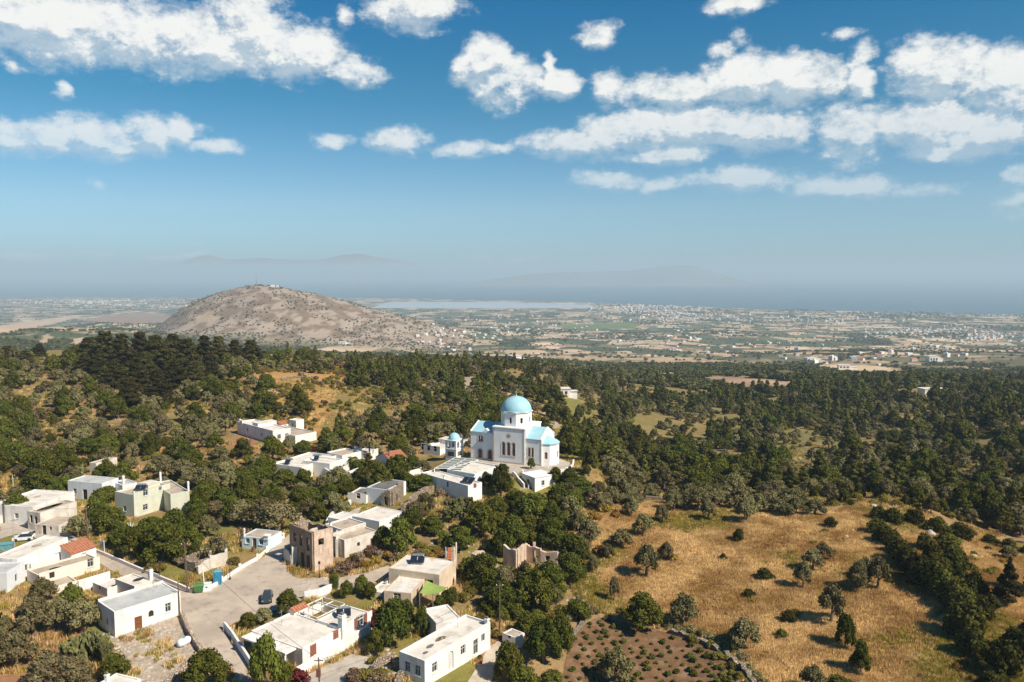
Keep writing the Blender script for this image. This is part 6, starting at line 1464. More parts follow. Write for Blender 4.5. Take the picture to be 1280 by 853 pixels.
PL=[]      # every plant: kind, x, y, width, height
def put(kind,u,vb,w,h,grp=None,label=None):
    p=at(u,vb); zt_=CAMZ+p.y*pix_dir(u,vb-h)[2]/pix_dir(u,vb-h)[1]
    # height seen from above: part of the apparent height is the crown's depth
    W_=w/F*p.y; dep=math.atan2(CAMZ-p.z,p.y); H_=max(.5,(h/F*p.y/math.cos(dep) - W_*.5*math.sin(dep)*.9)/math.cos(dep))
    PL.append(dict(kind=kind,x=p.x,y=p.y+W_*.15,w=W_,h=max(H_,W_*.42),ex=True,label=label))
EXPL={
'leafy_tree':[(200,706,62,58),(165,700,48,44),(230,694,46,46),(129,630,36,24),(136,668,44,36),(118,662,32,28),(17,650,40,36),(241,668,30,30),(216,674,44,40),(150,688,40,36),(185,680,40,36),(242,702,26,24),
  (358,771,36,34),(309,787,24,22),(254,866,64,56),(234,878,40,30),(488,812,56,62),(470,820,30,34),(527,797,20,38),(508,790,30,40),(549,764,18,20),(558,762,22,26),(566,758,16,24),(462,750,22,22),
  (600,674,50,48),(640,692,46,50),(626,698,38,36),(656,682,46,40),(690,690,46,44),(716,716,44,50),(576,690,40,34),(540,669,36,26),(498,694,52,50),(478,686,30,30),(516,668,34,34),(530,613,46,22),(510,610,26,20),(626,623,32,44),(608,614,22,24),(664,587,12,15),
  (665,658,56,44),(700,646,44,42),(690,672,40,40),(725,622,44,26),(716,640,36,30),(680,832,54,60),(662,800,44,36),(636,858,46,52),(700,826,40,58),(806,792,68,52),(620,650,40,30),(648,640,34,28),
  (340,640,34,30),(386,640,40,34),(410,636,36,34),(310,640,38,34),(290,655,36,36),(330,600,36,30),(355,610,34,26),(300,610,34,28),(280,640,36,34),(452,608,34,26),(470,604,34,28),(500,598,34,26),(515,590,28,22),(430,622,34,26),(445,596,24,22),(270,600,34,26),
  (256,625,34,28),(245,650,30,30),(398,652,30,26),(430,620,30,26),(1058,814,30,44),(1078,846,34,44),(694,606,26,22),(712,612,30,26)],
'olive_tree':[(95,674,36,32),(328,783,28,24),(50,756,40,36),(38,800,60,54),(72,792,40,44),(98,794,50,46),(15,838,52,50),(56,866,70,54),(92,868,50,44),(4,800,26,30),(123,768,16,22),(712,656,40,38),(740,633,26,24),(766,634,28,28),(790,647,24,28),(828,655,22,24),(843,640,30,28),(805,672,30,32),(738,682,36,34),(777,688,32,28),
  (760,701,20,22),(809,724,38,44),(833,703,22,26),(742,718,20,24),(768,754,18,32),(855,785,38,42),(932,814,52,42),(886,652,24,26),(935,654,28,34),(875,640,46,34),(925,638,38,32),(963,642,38,30),(900,634,30,26),(770,864,54,50),(1005,737,24,36),(1018,714,30,30),(1030,702,28,26),(1075,740,34,40),(1100,738,36,42),(1088,726,34,30),
  (1042,782,42,50),(1018,872,38,38),(988,642,36,26),(1020,646,34,24),(330,662,60,44),(345,668,64,46),(300,658,40,36),(270,700,36,34),(258,672,34,30),(400,630,44,36),(380,640,40,34),(420,612,40,30),(280,602,36,28),(252,612,40,30),(226,602,40,30),(240,590,32,24),(200,590,34,24),(531,642,30,28),(676,732,34,30),(655,744,30,42),(632,752,30,44),(614,758,24,26),(696,758,24,24),(725,694,30,28),(704,690,26,24),(1262,700,26,20)],
'citrus_tree':[(184,710,24,26),(86,760,38,30),(330,872,48,72),(352,868,34,40),(610,746,20,20),(598,738,18,18),(659,764,24,22),(655,866,46,34),(690,868,36,30),(432,749,22,24),(452,744,24,26),(700,748,22,20),(685,742,24,22),(670,728,22,18),(640,724,20,16),(628,778,22,20),(612,772,24,22),(646,776,26,22),(672,790,30,28),(80,616,24,22),(150,846,26,18),(402,624,26,18),(425,640,26,20)],
'juniper_bush':[(1100,668,30,22),(1140,716,40,34),(1160,738,44,38),(1185,754,46,42),(1208,782,48,44),(1178,728,40,34),(1205,742,36,32),(1196,705,34,26),(1222,826,44,40),(1268,820,40,36),(1160,690,34,24),(1130,706,40,34),(1150,728,44,36),(1168,708,36,34),(1175,747,50,46),(1195,722,40,40),(1200,767,50,44),(1220,747,36,34),(1213,802,52,52),(1188,692,40,28),(1228,780,36,36),(1110,682,36,28),(1122,694,34,26),(1255,852,46,52),(1282,835,40,46),(1055,872,52,26),(1040,661,20,16),(924,678,20,18),(957,726,28,18),(937,747,18,12),(988,780,22,18),(1100,651,28,20),(1120,657,30,24),(1145,657,32,22),(1175,670,36,26),(1200,675,38,24),(1240,683,30,16),(1265,689,28,18),(1240,870,40,30),(978,800,18,14),(730,700,24,18),(905,700,12,9)],
'fir_tree':[(1264,758,46,62)],
'cypress_tree':[(47,446,24,16),(30,452,22,14),(108,456,38,32),(128,462,46,46),(150,470,44,50),(172,466,44,48),(192,472,46,50),(214,466,40,46),(232,474,42,48),(254,466,38,44),(272,458,34,36),(292,456,32,30),(312,456,34,30),(170,500,44,44),(196,508,40,44),(158,517,40,40),(218,492,40,40),(240,488,34,34),(142,486,36,36),(122,474,36,34),(104,470,30,26),(84,458,28,20),(330,450,18,10),(6,446,26,14),(180,488,42,46),(204,480,42,48),(226,462,36,36),(264,480,30,26)],
'topiary_bush':[(417,738.5,12,21)],
'flowering_bush':[(372,858,32,22),(466,788,16,18),(518,748,10,9),(466,772,12,12),(497,560,14,10),(392,565,10,8)],
'dry_shrub':[(436,712,22,14),(448,704,24,16),(462,696,26,16),(420,718,18,12),(410,716,12,8),(474,700,20,14),(430,720,16,9),(560,634,18,14),(612,638,24,14),(548,622,18,12)],
'broom_bush':[(455,712,20,12),(468,706,18,12),(442,700,14,9),(484,700,18,12),(756,642,22,14),(742,652,22,14),(770,648,18,12),(745,668,16,10),(752,694,24,14),(840,702,18,12),(1245,846,34,16),(1200,840,24,12),(994,774,14,14),(940,756,14,8)],
}
for k,l in EXPL.items():
    for q in l: put(k,*((q[0],q[1],q[2]*1.18,q[3]*1.10) if k=='cypress_tree' else q))
def keepout(x,y,pad=0.6):
    for poly in ROADS+FOOT:
        if inpoly(np.array([x]),np.array([y]),poly)[0]: return True
    return False
_fx=np.array([[min(p[0] for p in P),min(p[1] for p in P),max(p[0] for p in P),max(p[1] for p in P)] for P in ROADS+FOOT])
def free_mask(xs,ys):
    m=np.ones(len(xs),bool)
    for P in ROADS+FOOT: m&=~inpoly(xs,ys,P)
    return m
OPEN=[[(735,640),(790,618),(900,628),(1000,640),(1100,634),(1190,660),(1285,690),(1300,870),(905,870),(945,845),(915,815),(850,790),(800,775),(740,765),(735,738),(750,700)],[(706,782),(750,768),(900,805),(955,870),(700,870)],
      [(226,680),(262,660),(302,668),(300,690),(280,700),(240,696)],[(130,770),(222,765),(250,822),(246,860),(150,866),(165,830),(128,806)],[(190,735),(240,728),(262,740),(238,752)],[(294,540),(312,545),(338,566),(318,572),(296,568)]]+[GREENS[1],GREENS[2]]
SIGHT=[]
for P in FOOT:
    cx_=sum(p[0] for p in P)/len(P); cy_=sum(p[1] for p in P)/len(P); zz=g(cx_,cy_)
    q=[proj(p[0],p[1],z_) for p in P for z_ in (zz+.8,zz+3.4)]
    SIGHT.append((min(a for a,b in q),min(b for a,b in q),max(a for a,b in q),max(b for a,b in q),cy_))
SIGHT+=[(556,532,580,574,198),(530,545,580,562,210),(586,502,700,585,188),(540,572,620,592,185)]
def fill(poly,kinds,spacing,y0=0,y1=999,jit=.5,mask=None,thr=.5,clear=None,keepclear=True,seed=1,size=(.8,1.25)):
    w=[at(u,v) for u,v in poly]; r=np.random.default_rng(seed)
    x0,x1=min(p.x for p in w)-5,max(p.x for p in w)+5; ya,yb=max(y0,min(p.y for p in w)-5),min(y1,max(p.y for p in w)+5)
    gx,gy=np.meshgrid(np.arange(x0,x1,spacing),np.arange(ya,yb,spacing)); xs=(gx+r.uniform(-jit,jit,gx.shape)*spacing).ravel(); ys=(gy+r.uniform(-jit,jit,gy.shape)*spacing).ravel()
    if not len(xs): return
    zs=G(xs,ys); u,v=proj(xs,ys,zs); m=inpoly(u,v,poly)&free_mask(xs,ys)
    if keepclear:
        for P in OPEN: m&=~(inpoly(u,v,P)&(ys<(240 if P not in GREENS else 500)))
    for P,_c in FARP: m&=~inpoly(u,v,P)
    if mask: m&=(fbm(xs,ys,mask,3,seed+3)>thr)
    # not inside the plants placed one by one
    big=[p for p in PL if p.get('ex')]
    for p in big: m&=((xs-p['x'])**2+(ys-p['y'])**2>(p['w']*.36)**2)
    for (a0,b0,a1,b1,yy) in SIGHT:              # leave the buildings in view that the place shows
        hh=2.6; m&=~((ys<yy)&(u>a0-3)&(u<a1+3)&(v-hh*F/ys*.95>b0-4)&(v-hh*F/ys*.95<b1+1))
    xs,ys=xs[m],ys[m]; names=[k for k,_ in kinds]; pr=np.array([q for _,q in kinds]); pr=pr/pr.sum(); ch=r.choice(len(names),len(xs),p=pr)
    for x,y,c in zip(xs,ys,ch):
        k=names[c]; P=PROTO[k][0]; s=r.uniform(*size); PL.append(dict(kind=k,x=float(x),y=float(y),w=P['w']*s*r.uniform(.9,1.15),h=P['h']*s*(r.uniform(.5,1.05) if k=='pine_tree' else r.uniform(.8,1.2))))
# slopes on the village's far side
fill([(-30,448),(300,450),(330,470),(330,520),(250,560),(120,575),(-40,620)],[('olive_tree',7),('leafy_tree',1.5),('shrub',2),('dry_shrub',.6)],5.4,y1=470,mask=22,thr=.46,seed=3)
fill([(-30,448),(330,450),(330,560),(-40,600)],[('shrub',5),('dry_shrub',1.2),('juniper_bush',1)],3.6,y1=440,mask=16,thr=.50,seed=4)
fill([(290,448),(440,446),(640,470),(640,540),(560,560),(330,520)],[('olive_tree',4),('shrub',5),('leafy_tree',1.5),('pine_tree',.5)],5.0,y1=640,mask=20,thr=.50,seed=5,clear=1)
fill([(290,446),(640,466),(640,560),(300,560)],[('shrub',6),('broom_bush',.35),('dry_shrub',.9)],3.6,y1=520,mask=14,thr=.52,seed=6)
fill([(430,452),(580,462),(575,510),(520,498),(440,474)],[('pine_tree',5),('leafy_tree',1)],4.8,y1=460,mask=20,thr=.42,seed=7,size=(.8,1.2))
fill([(590,470),(770,480),(800,560),(700,590),(640,540),(600,520)],[('shrub',5),('olive_tree',2.5),('pine_tree',1.2),('leafy_tree',1)],5.0,y1=660,mask=18,thr=.42,seed=8)
fill([(560,452),(700,450),(860,478),(800,500),(640,500)],[('olive_tree',3),('shrub',4),('pine_tree',1.5)],6,y0=380,y1=760,mask=22,thr=.42,seed=29)
fill([(955,540),(1055,540),(1055,592),(955,592)],[('shrub',3),('olive_tree',.6)],6,y0=230,y1=500,mask=10,thr=.5,seed=30,keepclear=False)
fill([(675,480),(720,480),(725,525),(690,530)],[('leafy_tree',1),('pine_tree',2)],5,y1=400,seed=28,mask=10,thr=.5)
# among the houses
fill([(-20,575),(120,560),(300,560),(420,600),(500,600),(520,640),(480,690),(380,650),(310,640),(240,655),(120,650),(-20,650)],[('leafy_tree',3),('olive_tree',4),('citrus_tree',1),('shrub',2)],5.0,y1=260,seed=9,size=(.75,1.1))
fill([(440,540),(560,530),(640,520),(560,600),(470,600),(300,560)],[('leafy_tree',2),('olive_tree',3),('shrub',3),('pine_tree',.6)],4.6,y1=300,seed=10,size=(.75,1.05))
fill([(480,640),(560,612),(720,600),(740,700),(715,770),(600,770),(580,700),(500,690)],[('leafy_tree',2.5),('olive_tree',1.6),('citrus_tree',1),('shrub',3)],4.0,y1=220,mask=12,thr=.44,seed=11,size=(.7,1.05))
fill([(480,600),(720,600),(740,700),(715,850),(590,860),(560,700),(440,690)],[('shrub',5),('citrus_tree',1),('dry_shrub',1)],2.6,y1=220,mask=8,thr=.48,seed=12)
fill([(-20,720),(120,760),(250,860),(-20,870)],[('shrub',4),('dry_shrub',2),('citrus_tree',.4)],3.2,y1=140,mask=9,thr=.55,seed=13)
fill([(140,800),(250,820),(240,868),(140,868)],[('shrub',3),('dry_shrub',1),('citrus_tree',.5)],2.2,y1=140,mask=6,thr=.55,seed=14)
fill([(225,655),(300,655),(360,660),(350,690),(280,710),(230,735),(190,715)],[('shrub',3),('dry_shrub',1),('citrus_tree',.5)],2.6,y1=200,mask=6,thr=.5,seed=15)
fill([(405,715),(485,690),(560,680),(560,700),(486,706),(420,724)],[('dry_shrub',2),('broom_bush',1),('shrub',1.5)],2.0,y1=200,seed=16)
fill([(440,820),(520,790),(500,868),(440,868)],[('shrub',3),('dry_shrub',1)],2.4,y1=140,mask=6,thr=.5,seed=17)
# wooded slopes to the right
FOREST=[(700,560),(760,500),(900,490),(1010,478),(1300,474),(1320,690),(1190,655),(1100,632),(1000,636),(900,624),(790,612),(700,600)]
fill(FOREST,[('pine_tree',4.5),('leafy_tree',2.4),('olive_tree',2.6)],5.8,y0=168,y1=640,mask=24,thr=.505,seed=18,size=(.6,1.5))
fill(FOREST,[('shrub',5),('juniper_bush',1.5),('olive_tree',1.5)],4.0,y0=168,y1=640,mask=16,thr=.48,seed=19)
fill([(700,600),(800,612),(1000,634),(1000,648),(860,640),(780,640),(700,640)],[('olive_tree',5),('shrub',2)],4.4,y0=150,y1=200,seed=20,keepclear=False,size=(.75,1.1))
# the grass field: scattered low bushes
fill([(720,650),(1280,700),(1300,868),(960,868),(740,760)],[('shrub',3),('broom_bush',1),('dry_shrub',1.5)],4.5,y1=170,mask=12,thr=.66,seed=21,keepclear=False,size=(.4,.9))
fill([(930,640),(1070,650),(1060,690),(1010,740),(985,700)],[('shrub',3),('olive_tree',.4)],5,y1=170,mask=10,thr=.55,seed=22,keepclear=False,size=(.5,.9))
fill([(1180,650),(1300,690),(1300,868),(1180,868)],[('shrub',4),('juniper_bush',1.2),('broom_bush',1)],4,y1=170,mask=12,thr=.54,seed=23,keepclear=False,size=(.5,1.1))
fill([(820,786),(900,806),(960,868),(900,868),(880,815)],[('shrub',1)],1.5,y1=150,seed=24,keepclear=False,size=(.45,.75))
_l=[(836,786),(850,789),(864,792),(878,796),(890,801),(902,806),(912,812),(922,820),(930,828),(938,838),(946,848),(954,858),(962,866)]
for i,(u,v) in enumerate(_l): put('sage_bush',u,v,17+i%3*3,10)
for u,v,w in ((724,752,16),(735,762,18),(744,768,16),(760,776,14),(716,766,16),(708,776,18),(700,790,18)): put('sage_bush',u,v,w,w*.6)
# what grows just outside the photograph's frame
fill([(-330,452),(-20,452),(-20,700),(-330,700)],[('olive_tree',6),('leafy_tree',3),('shrub',3)],6,y0=110,y1=480,mask=24,thr=.42,seed=41)
fill([(-330,700),(-10,700),(-10,868),(-330,868)],[('olive_tree',4),('shrub',4),('leafy_tree',1)],5,y0=90,y1=170,mask=14,thr=.46,seed=42)
fill([(1290,470),(1520,470),(1520,868),(1290,868)],[('pine_tree',4),('shrub',4),('olive_tree',2)],6,y0=92,y1=560,mask=24,thr=.45,seed=43)
fill([(-250,872),(1450,872),(1450,1150),(-250,1150)],[('shrub',4),('olive_tree',2),('leafy_tree',.8)],5,y0=62,y1=96,mask=14,thr=.52,seed=44)
# vine rows
def vines():
    a=at(735,800); rnd=random.Random(5); r_=R(18)
    w=[at(u,v) for u,v in [(716,802),(730,784),(748,775),(800,786),(850,799),(896,818),(932,850),(940,868),(704,868)]]; P=[(p.x,p.y) for p in w]
    for i in range(-30,30):
        for j in range(-26,26):
            x=a.x+i*1.75*math.cos(r_)-j*1.5*math.sin(r_)+rnd.uniform(-.3,.3); y=a.y+i*1.75*math.sin(r_)+j*1.5*math.cos(r_)+rnd.uniform(-.3,.3)
            if inpoly(np.array([x]),np.array([y]),P)[0] and rnd.random()<.9 and not any((x-p['x'])**2+(y-p['y'])**2<(p['w']*.45)**2 for p in PL if p.get('ex')):
                s=rnd.uniform(.5,1.2); PL.append(dict(kind='vine_plant',x=x,y=y,w=PROTO['vine_plant'][0]['w']*s*1.1,h=PROTO['vine_plant'][0]['h']*s))
vines()
# prickly pears, built of pads
def cactus_proto():
    for v in range(2):
        rnd=random.Random(40+v); m=MB()
        def pad(c,d,s,lvl):
            n=9; a=d.orthogonal().normalized(); a=(Matrix.Rotation(rnd.uniform(0,6.28),3,d)@a); up=d; nr=a.cross(up)
            ctr=c+up*s; pts=[ctr+a*math.cos(2*math.pi*k/n)*s*.72+up*math.sin(2*math.pi*k/n)*s for k in range(n)]
            m.poly([p+nr*.05 for p in pts]); m.poly([p-nr*.05 for p in reversed(pts)])
            for k in range(n): m.quad(pts[k]-nr*.05,pts[(k+1)%n]-nr*.05,pts[(k+1)%n]+nr*.05,pts[k]+nr*.05)
            if lvl<4:
                for _ in range(rnd.choice((1,2,3,3))):
                    q=(up+a*rnd.uniform(-.9,.9)+Vector((rnd.uniform(-.5,.5),rnd.uniform(-.5,.5),.25))).normalized(); pad(ctr+up*s*.7,q,s*rnd.uniform(.8,1.0),lvl+1)
        for _ in range(10): pad(Vector((rnd.uniform(-1.1,1.1),rnd.uniform(-1.1,1.1),-.1)),Vector((rnd.uniform(-.4,.4),rnd.uniform(-.4,.4),1)).normalized(),rnd.uniform(.22,.32),0)
        me=bpy.data.meshes.new('prickly_pear'); me.from_pydata(m.v,[],m.f); me.materials.append(MATS['leaf_cactus']); me.update()
        PROTO.setdefault('prickly_pear',[]).append({'w':3.2,'h':2.3,'lod0':me,'lod1':me})
cactus_proto()
for q in [(100,830,44,44),(118,822,30,34),(128,832,22,34),(92,838,26,24),(569,650,30,28),(580,644,26,24),(594,653,22,20),(585,660,20,16)]: put('prickly_pear',*q)
# a yucca-like clump seen below the palms and real palms
def palms():
    T=[('tall palm with a skirt of brown dead fronds beside the two-storey white house',461.6,577,538,5.2,'leaf_palm_dry'),('slender green palm between the white blocks of its cluster',415,574,549,3.6,'leaf_palm'),('short green palm in front of the grey side wall',386.6,593,581,4.6,'leaf_palm'),
       ('small palm on the terrace beside the low loggia house',424,570,562,3.0,'leaf_palm'),('small palm right of the low loggia house',441,588,570,3.4,'leaf_palm'),('tufted palm beside the green hedge under the two-storey white house',452,588,574,3.4,'leaf_palm')]
    for lab,u,vb,vt,wd,mat in T:
        b=at(u,vb); h=max(1.5,(top_at(b,u,vt)-b.z)); root=empty('palm_tree',(b.x,b.y,b.z),lab,'palm tree'); rnd=random.Random(int(u))
        m=MB(); m.tube([(0,0,-.4),(.1,0,h*.5),(0,0,h*.86)],[.26,.19,.17],8); m.build('trunk','bark',root); c=MB(); n=26
        for k in range(n):
            a=2.4*k; el=rnd.uniform(-.5,1.1); L=wd*.5*rnd.uniform(.8,1.1); d=Vector((math.cos(a),math.sin(a),0)); s=Vector((-d.y,d.x,0)); o=Vector((0,0,h*.86)); pts=[]
            for j in range(7): t=j/6; pts.append(o+d*L*t*math.cos(el*.6)+Vector((0,0,L*(math.sin(el)*t-.75*t*t))))
            for j in range(6):
                w0=.28*math.sin(math.pi*(j+.3)/7); w1=.28*math.sin(math.pi*(j+1.3)/7)
                for sg in (-1,1): c.quad(pts[j],pts[j+1],pts[j+1]+s*sg*w1*1.3-Vector((0,0,w1*.6)),pts[j]+s*sg*w0*1.3-Vector((0,0,w0*.6)))
        c.build('crown',mat,root)
palms()

aerials()
# ------------------------------------------------------------------ place the plants: those that show largest as things, the rest as one mass per kind
LM=[('blue-white house',115,612),('pale green house',180,628),('weathered cream house',60,650),('village-edge house',45,712),('red-tiled lean-to',100,694),('cream courtyard house',80,722),('plain white cottage',180,775),
 ('junction pole',234,740),('grey stone barn',258,705),('pale blue cottage',330,682),('two-storey ruin',388,700),('cement-roofed house',450,688),('grey-roofed house',480,622),('large white house',395,812),('plaza bushes',335,775),
 ('ochre house',520,735),('arched-door house',560,820),('tiny white shed',641,806),('stone hut',598,712),('roofless stone walls',668,706),('hillside house',335,545),('palm cluster',415,590),('bell tower',568,566),
 ('domed church',640,570),('kiosk',670,608),('house below the church',570,615),('vine rows',800,830),('brick wall of the field',818,628),('vineyard tree',806,790),('field boulders',1060,660),('lone fir',1262,750),('field centre',930,720),('juniper band',1180,740),('orange-tiled house',492,575),('rubble yard',190,820),('small outbuilding',129,582),('cypress hill',200,480)]
LMP=[(n,at(u,v)) for n,u,v in LM]
ORD=['closest to','second closest to','third closest to','fourth closest to','fifth closest to','sixth closest to','seventh closest to','eighth closest to','ninth closest to','tenth closest to','eleventh closest to','twelfth closest to','thirteenth closest to','fourteenth closest to','fifteenth closest to','sixteenth closest to','seventeenth closest to','eighteenth closest to']
WORDS={'olive_tree':('grey-green olive tree','olive tree'),'leafy_tree':('dark green leafy tree','broadleaf tree'),'pine_tree':('dark pine','pine tree'),'cypress_tree':('broad blackish cypress','cypress tree'),'citrus_tree':('bright yellow-green fruit tree','fruit tree'),'juniper_bush':('dense dark juniper bush','juniper'),
 'shrub':('olive-green scrub bush','shrub'),'sage_bush':('pale sage-green bush','shrub'),'dry_shrub':('dry brownish bush','shrub'),'broom_bush':('golden yellow broom bush','broom'),'flowering_bush':('reddish flowering bush','bush'),'vine_plant':('low green vine','vine'),'prickly_pear':('prickly pear clump','cactus'),'topiary_bush':('clipped green column bush','topiary'),'fir_tree':('dark pointed conifer','conifer')}
def zone(u,v,y):
    if y<250: return None
    if u<330: return 'on the slope below the cypress hill'
    if u<600: return 'on the orange hillside'
    if u<760: return 'on the slope behind the church'
    if u<1000: return 'in the wood beyond the grass field'
    return 'in the wood past the juniper band'
by={}
for p in PL: by.setdefault(p['kind'],[]).append(p)
def ordw(n):
    a=['','first','second','third','fourth','fifth','sixth','seventh','eighth','ninth','tenth','eleventh','twelfth','thirteenth','fourteenth','fifteenth','sixteenth','seventeenth','eighteenth','nineteenth']
    if n==100: return 'hundredth'
    if n>100: return 'hundred-and-'+ordw(n-100)
    if n<20: return a[n]
    t=['','','twent','thirt','fort','fift','sixt','sevent','eight','ninet'][min(9,n//10)]
    return t+'ieth' if n%10==0 else t+'y-'+a[n%10]
def place_all():
    rr=random.Random(77); used={}
    for kind,l in by.items():
        for p in l:
            p['z']=g(p['x'],p['y']); p['u'],p['v']=proj(p['x'],p['y'],p['z']); p['app']=p['w']*max(p['h'],p['w'])/p['y']**2*(1 if (-10<p['u']<1290 and p['v']<885) else .02)*(3 if p.get('ex') else 1)
        l.sort(key=lambda p:-p['app'])
        n=300 if kind not in ('shrub','dry_shrub','vine_plant') else (240 if kind!='dry_shrub' else 120)
        seen=[p for p in l if p.get('ex') or (-12<p['u']<1292 and p['v']<890)]; things=seen[:n]; ids={id(p) for p in things}; rest=[p for p in l if id(p) not in ids]; words,cat=WORDS[kind]
        # labels
        groups={}; zg={}
        for p in things:
            z=zone(p['u'],p['v'],p['y'])
            if z is None:
                nm,q=min(LMP,key=lambda t:(t[1].x-p['x'])**2+(t[1].y-p['y'])**2); dd=math.hypot(q.x-p['x'],q.y-p['y'])
                dy=p['y']-q.y; dx=p['x']-q.x; rel='behind' if dy>abs(dx) else 'in front of' if -dy>abs(dx) else 'to the right of' if dx>0 else 'to the left of'
                groups.setdefault((nm,rel),[]).append((dd,p))
            else: p['label']=words+' '+z; p['grp']=cat+'s '+z; zg.setdefault(z,[]).append(p)
        for (nm,rel),m in groups.items():
            m.sort(key=lambda t:t[0])
            for i,(dd,p) in enumerate(m):
                if kind!='vine_plant': p['label']=f'{ordw(i+1)} nearest {words} {rel} the {nm}' if len(m)>1 else f'{words} {rel} the {nm}'
                else: (p.update(label='vine'),zg.setdefault('on the reddish soil of the vine rows',[]).append(p))
                p['grp']={'vine_plant':'vines in the small vineyard'}.get(kind,cat+'s around the village and field')
        for z,m in zg.items():
            m=[p for p in m if -5<p['u']<1285]
            if len(m)<=150:
                m.sort(key=lambda p:p['u'])
                for i,p in enumerate(m): p['label']=f"{ordw(i+1)} {words} from the left {z}"
        for i,p in enumerate(things):
            P=PROTO[kind][rr.randrange(len(PROTO[kind]))]; s=(p['w']/P['w'],p['w']/P['w'],p['h']/P['h']); rz=rr.uniform(0,6.28); loc=(p['x'],p['y'],p['z']-.05)
            if p['y']<215 and 'crown' in P and kind in ('olive_tree','leafy_tree','citrus_tree','pine_tree','fir_tree') :
                o=bpy.data.objects.new(kind,None); C.objects.link(o); o.empty_display_size=.3
                for part in ('crown','trunk'): c=bpy.data.objects.new(part,P[part]); C.objects.link(c); c.parent=o
            else: o=link(bpy.data.objects.new(kind,P['lod0' if p['y']<330 else 'lod1']))
            o.location=loc; o.rotation_euler=(0,0,rz); o.scale=s; tag(o,p['label'],cat,p['grp'])
        if rest: scatter(kind.replace('_tree','').replace('_plant','').replace('_bush','')+'_growth' if kind!='pine_tree' else 'pine_woods', [P['lod1' if kind in('pine_tree','leafy_tree','olive_tree') else 'lod1'] for P in PROTO[kind]], [(p['x'],p['y'],p['z']-.05) for p in rest], [(p['w'],p['w'],p['h']) for p in rest], kind)
SCN={}
def scatter(name, meshes, pts, scales, kind=None, seed=5):
    r=np.random.default_rng(seed); n=len(pts); pts=np.array(pts,float); idx=r.integers(0,len(meshes),n); sc=np.array(scales,float)
    if kind: 
        W_=np.array([P['w'] for P in PROTO[kind]]); H_=np.array([P['h'] for P in PROTO[kind]]); sc=sc/np.stack([W_[idx],W_[idx],H_[idx]],1)
    col=bpy.data.collections.new(name+'_sources')
    for i,m in enumerate(meshes): o=bpy.data.objects.new('%s_source_%02d'%(name,i),m); col.objects.link(o)
    me=bpy.data.meshes.new(name); me.vertices.add(n); me.vertices.foreach_set('co',pts.astype(np.float32).ravel())
    a=me.attributes.new('sc','FLOAT_VECTOR','POINT'); a.data.foreach_set('vector',sc.astype(np.float32).ravel())
    a=me.attributes.new('rz','FLOAT','POINT'); a.data.foreach_set('value',r.uniform(0,6.28,n).astype(np.float32))
    a=me.attributes.new('ix','INT','POINT'); a.data.foreach_set('value',idx.astype(np.int32)); me.update()
    o=link(bpy.data.objects.new(name,me)); ng=bpy.data.node_groups.new(name,'GeometryNodeTree')
    ng.interface.new_socket('Geometry',in_out='INPUT',socket_type='NodeSocketGeometry'); ng.interface.new_socket('Geometry',in_out='OUTPUT',socket_type='NodeSocketGeometry')
    N=ng.nodes; L=ng.links; gi=N.new('NodeGroupInput'); go=N.new('NodeGroupOutput'); ip=N.new('GeometryNodeInstanceOnPoints'); ci=N.new('GeometryNodeCollectionInfo'); ci.inputs[0].default_value=col; ci.inputs[1].default_value=True; ci.inputs[2].default_value=True
    def na(nm,t): q=N.new('GeometryNodeInputNamedAttribute'); q.data_type=t; q.inputs[0].default_value=nm; return q.outputs[0]
    cx=N.new('ShaderNodeCombineXYZ'); L.new(na('rz','FLOAT'),cx.inputs[2])
    L.new(gi.outputs[0],ip.inputs['Points']); L.new(ci.outputs[0],ip.inputs['Instance']); ip.inputs['Pick Instance'].default_value=True; L.new(na('ix','INT'),ip.inputs['Instance Index']); L.new(cx.outputs[0],ip.inputs['Rotation']); L.new(na('sc','FLOAT_VECTOR'),ip.inputs['Scale']); L.new(ip.outputs[0],go.inputs[0])
    md=o.modifiers.new('scatter','NODES'); md.node_group=ng
    return tag(o,kind='stuff')
place_all()
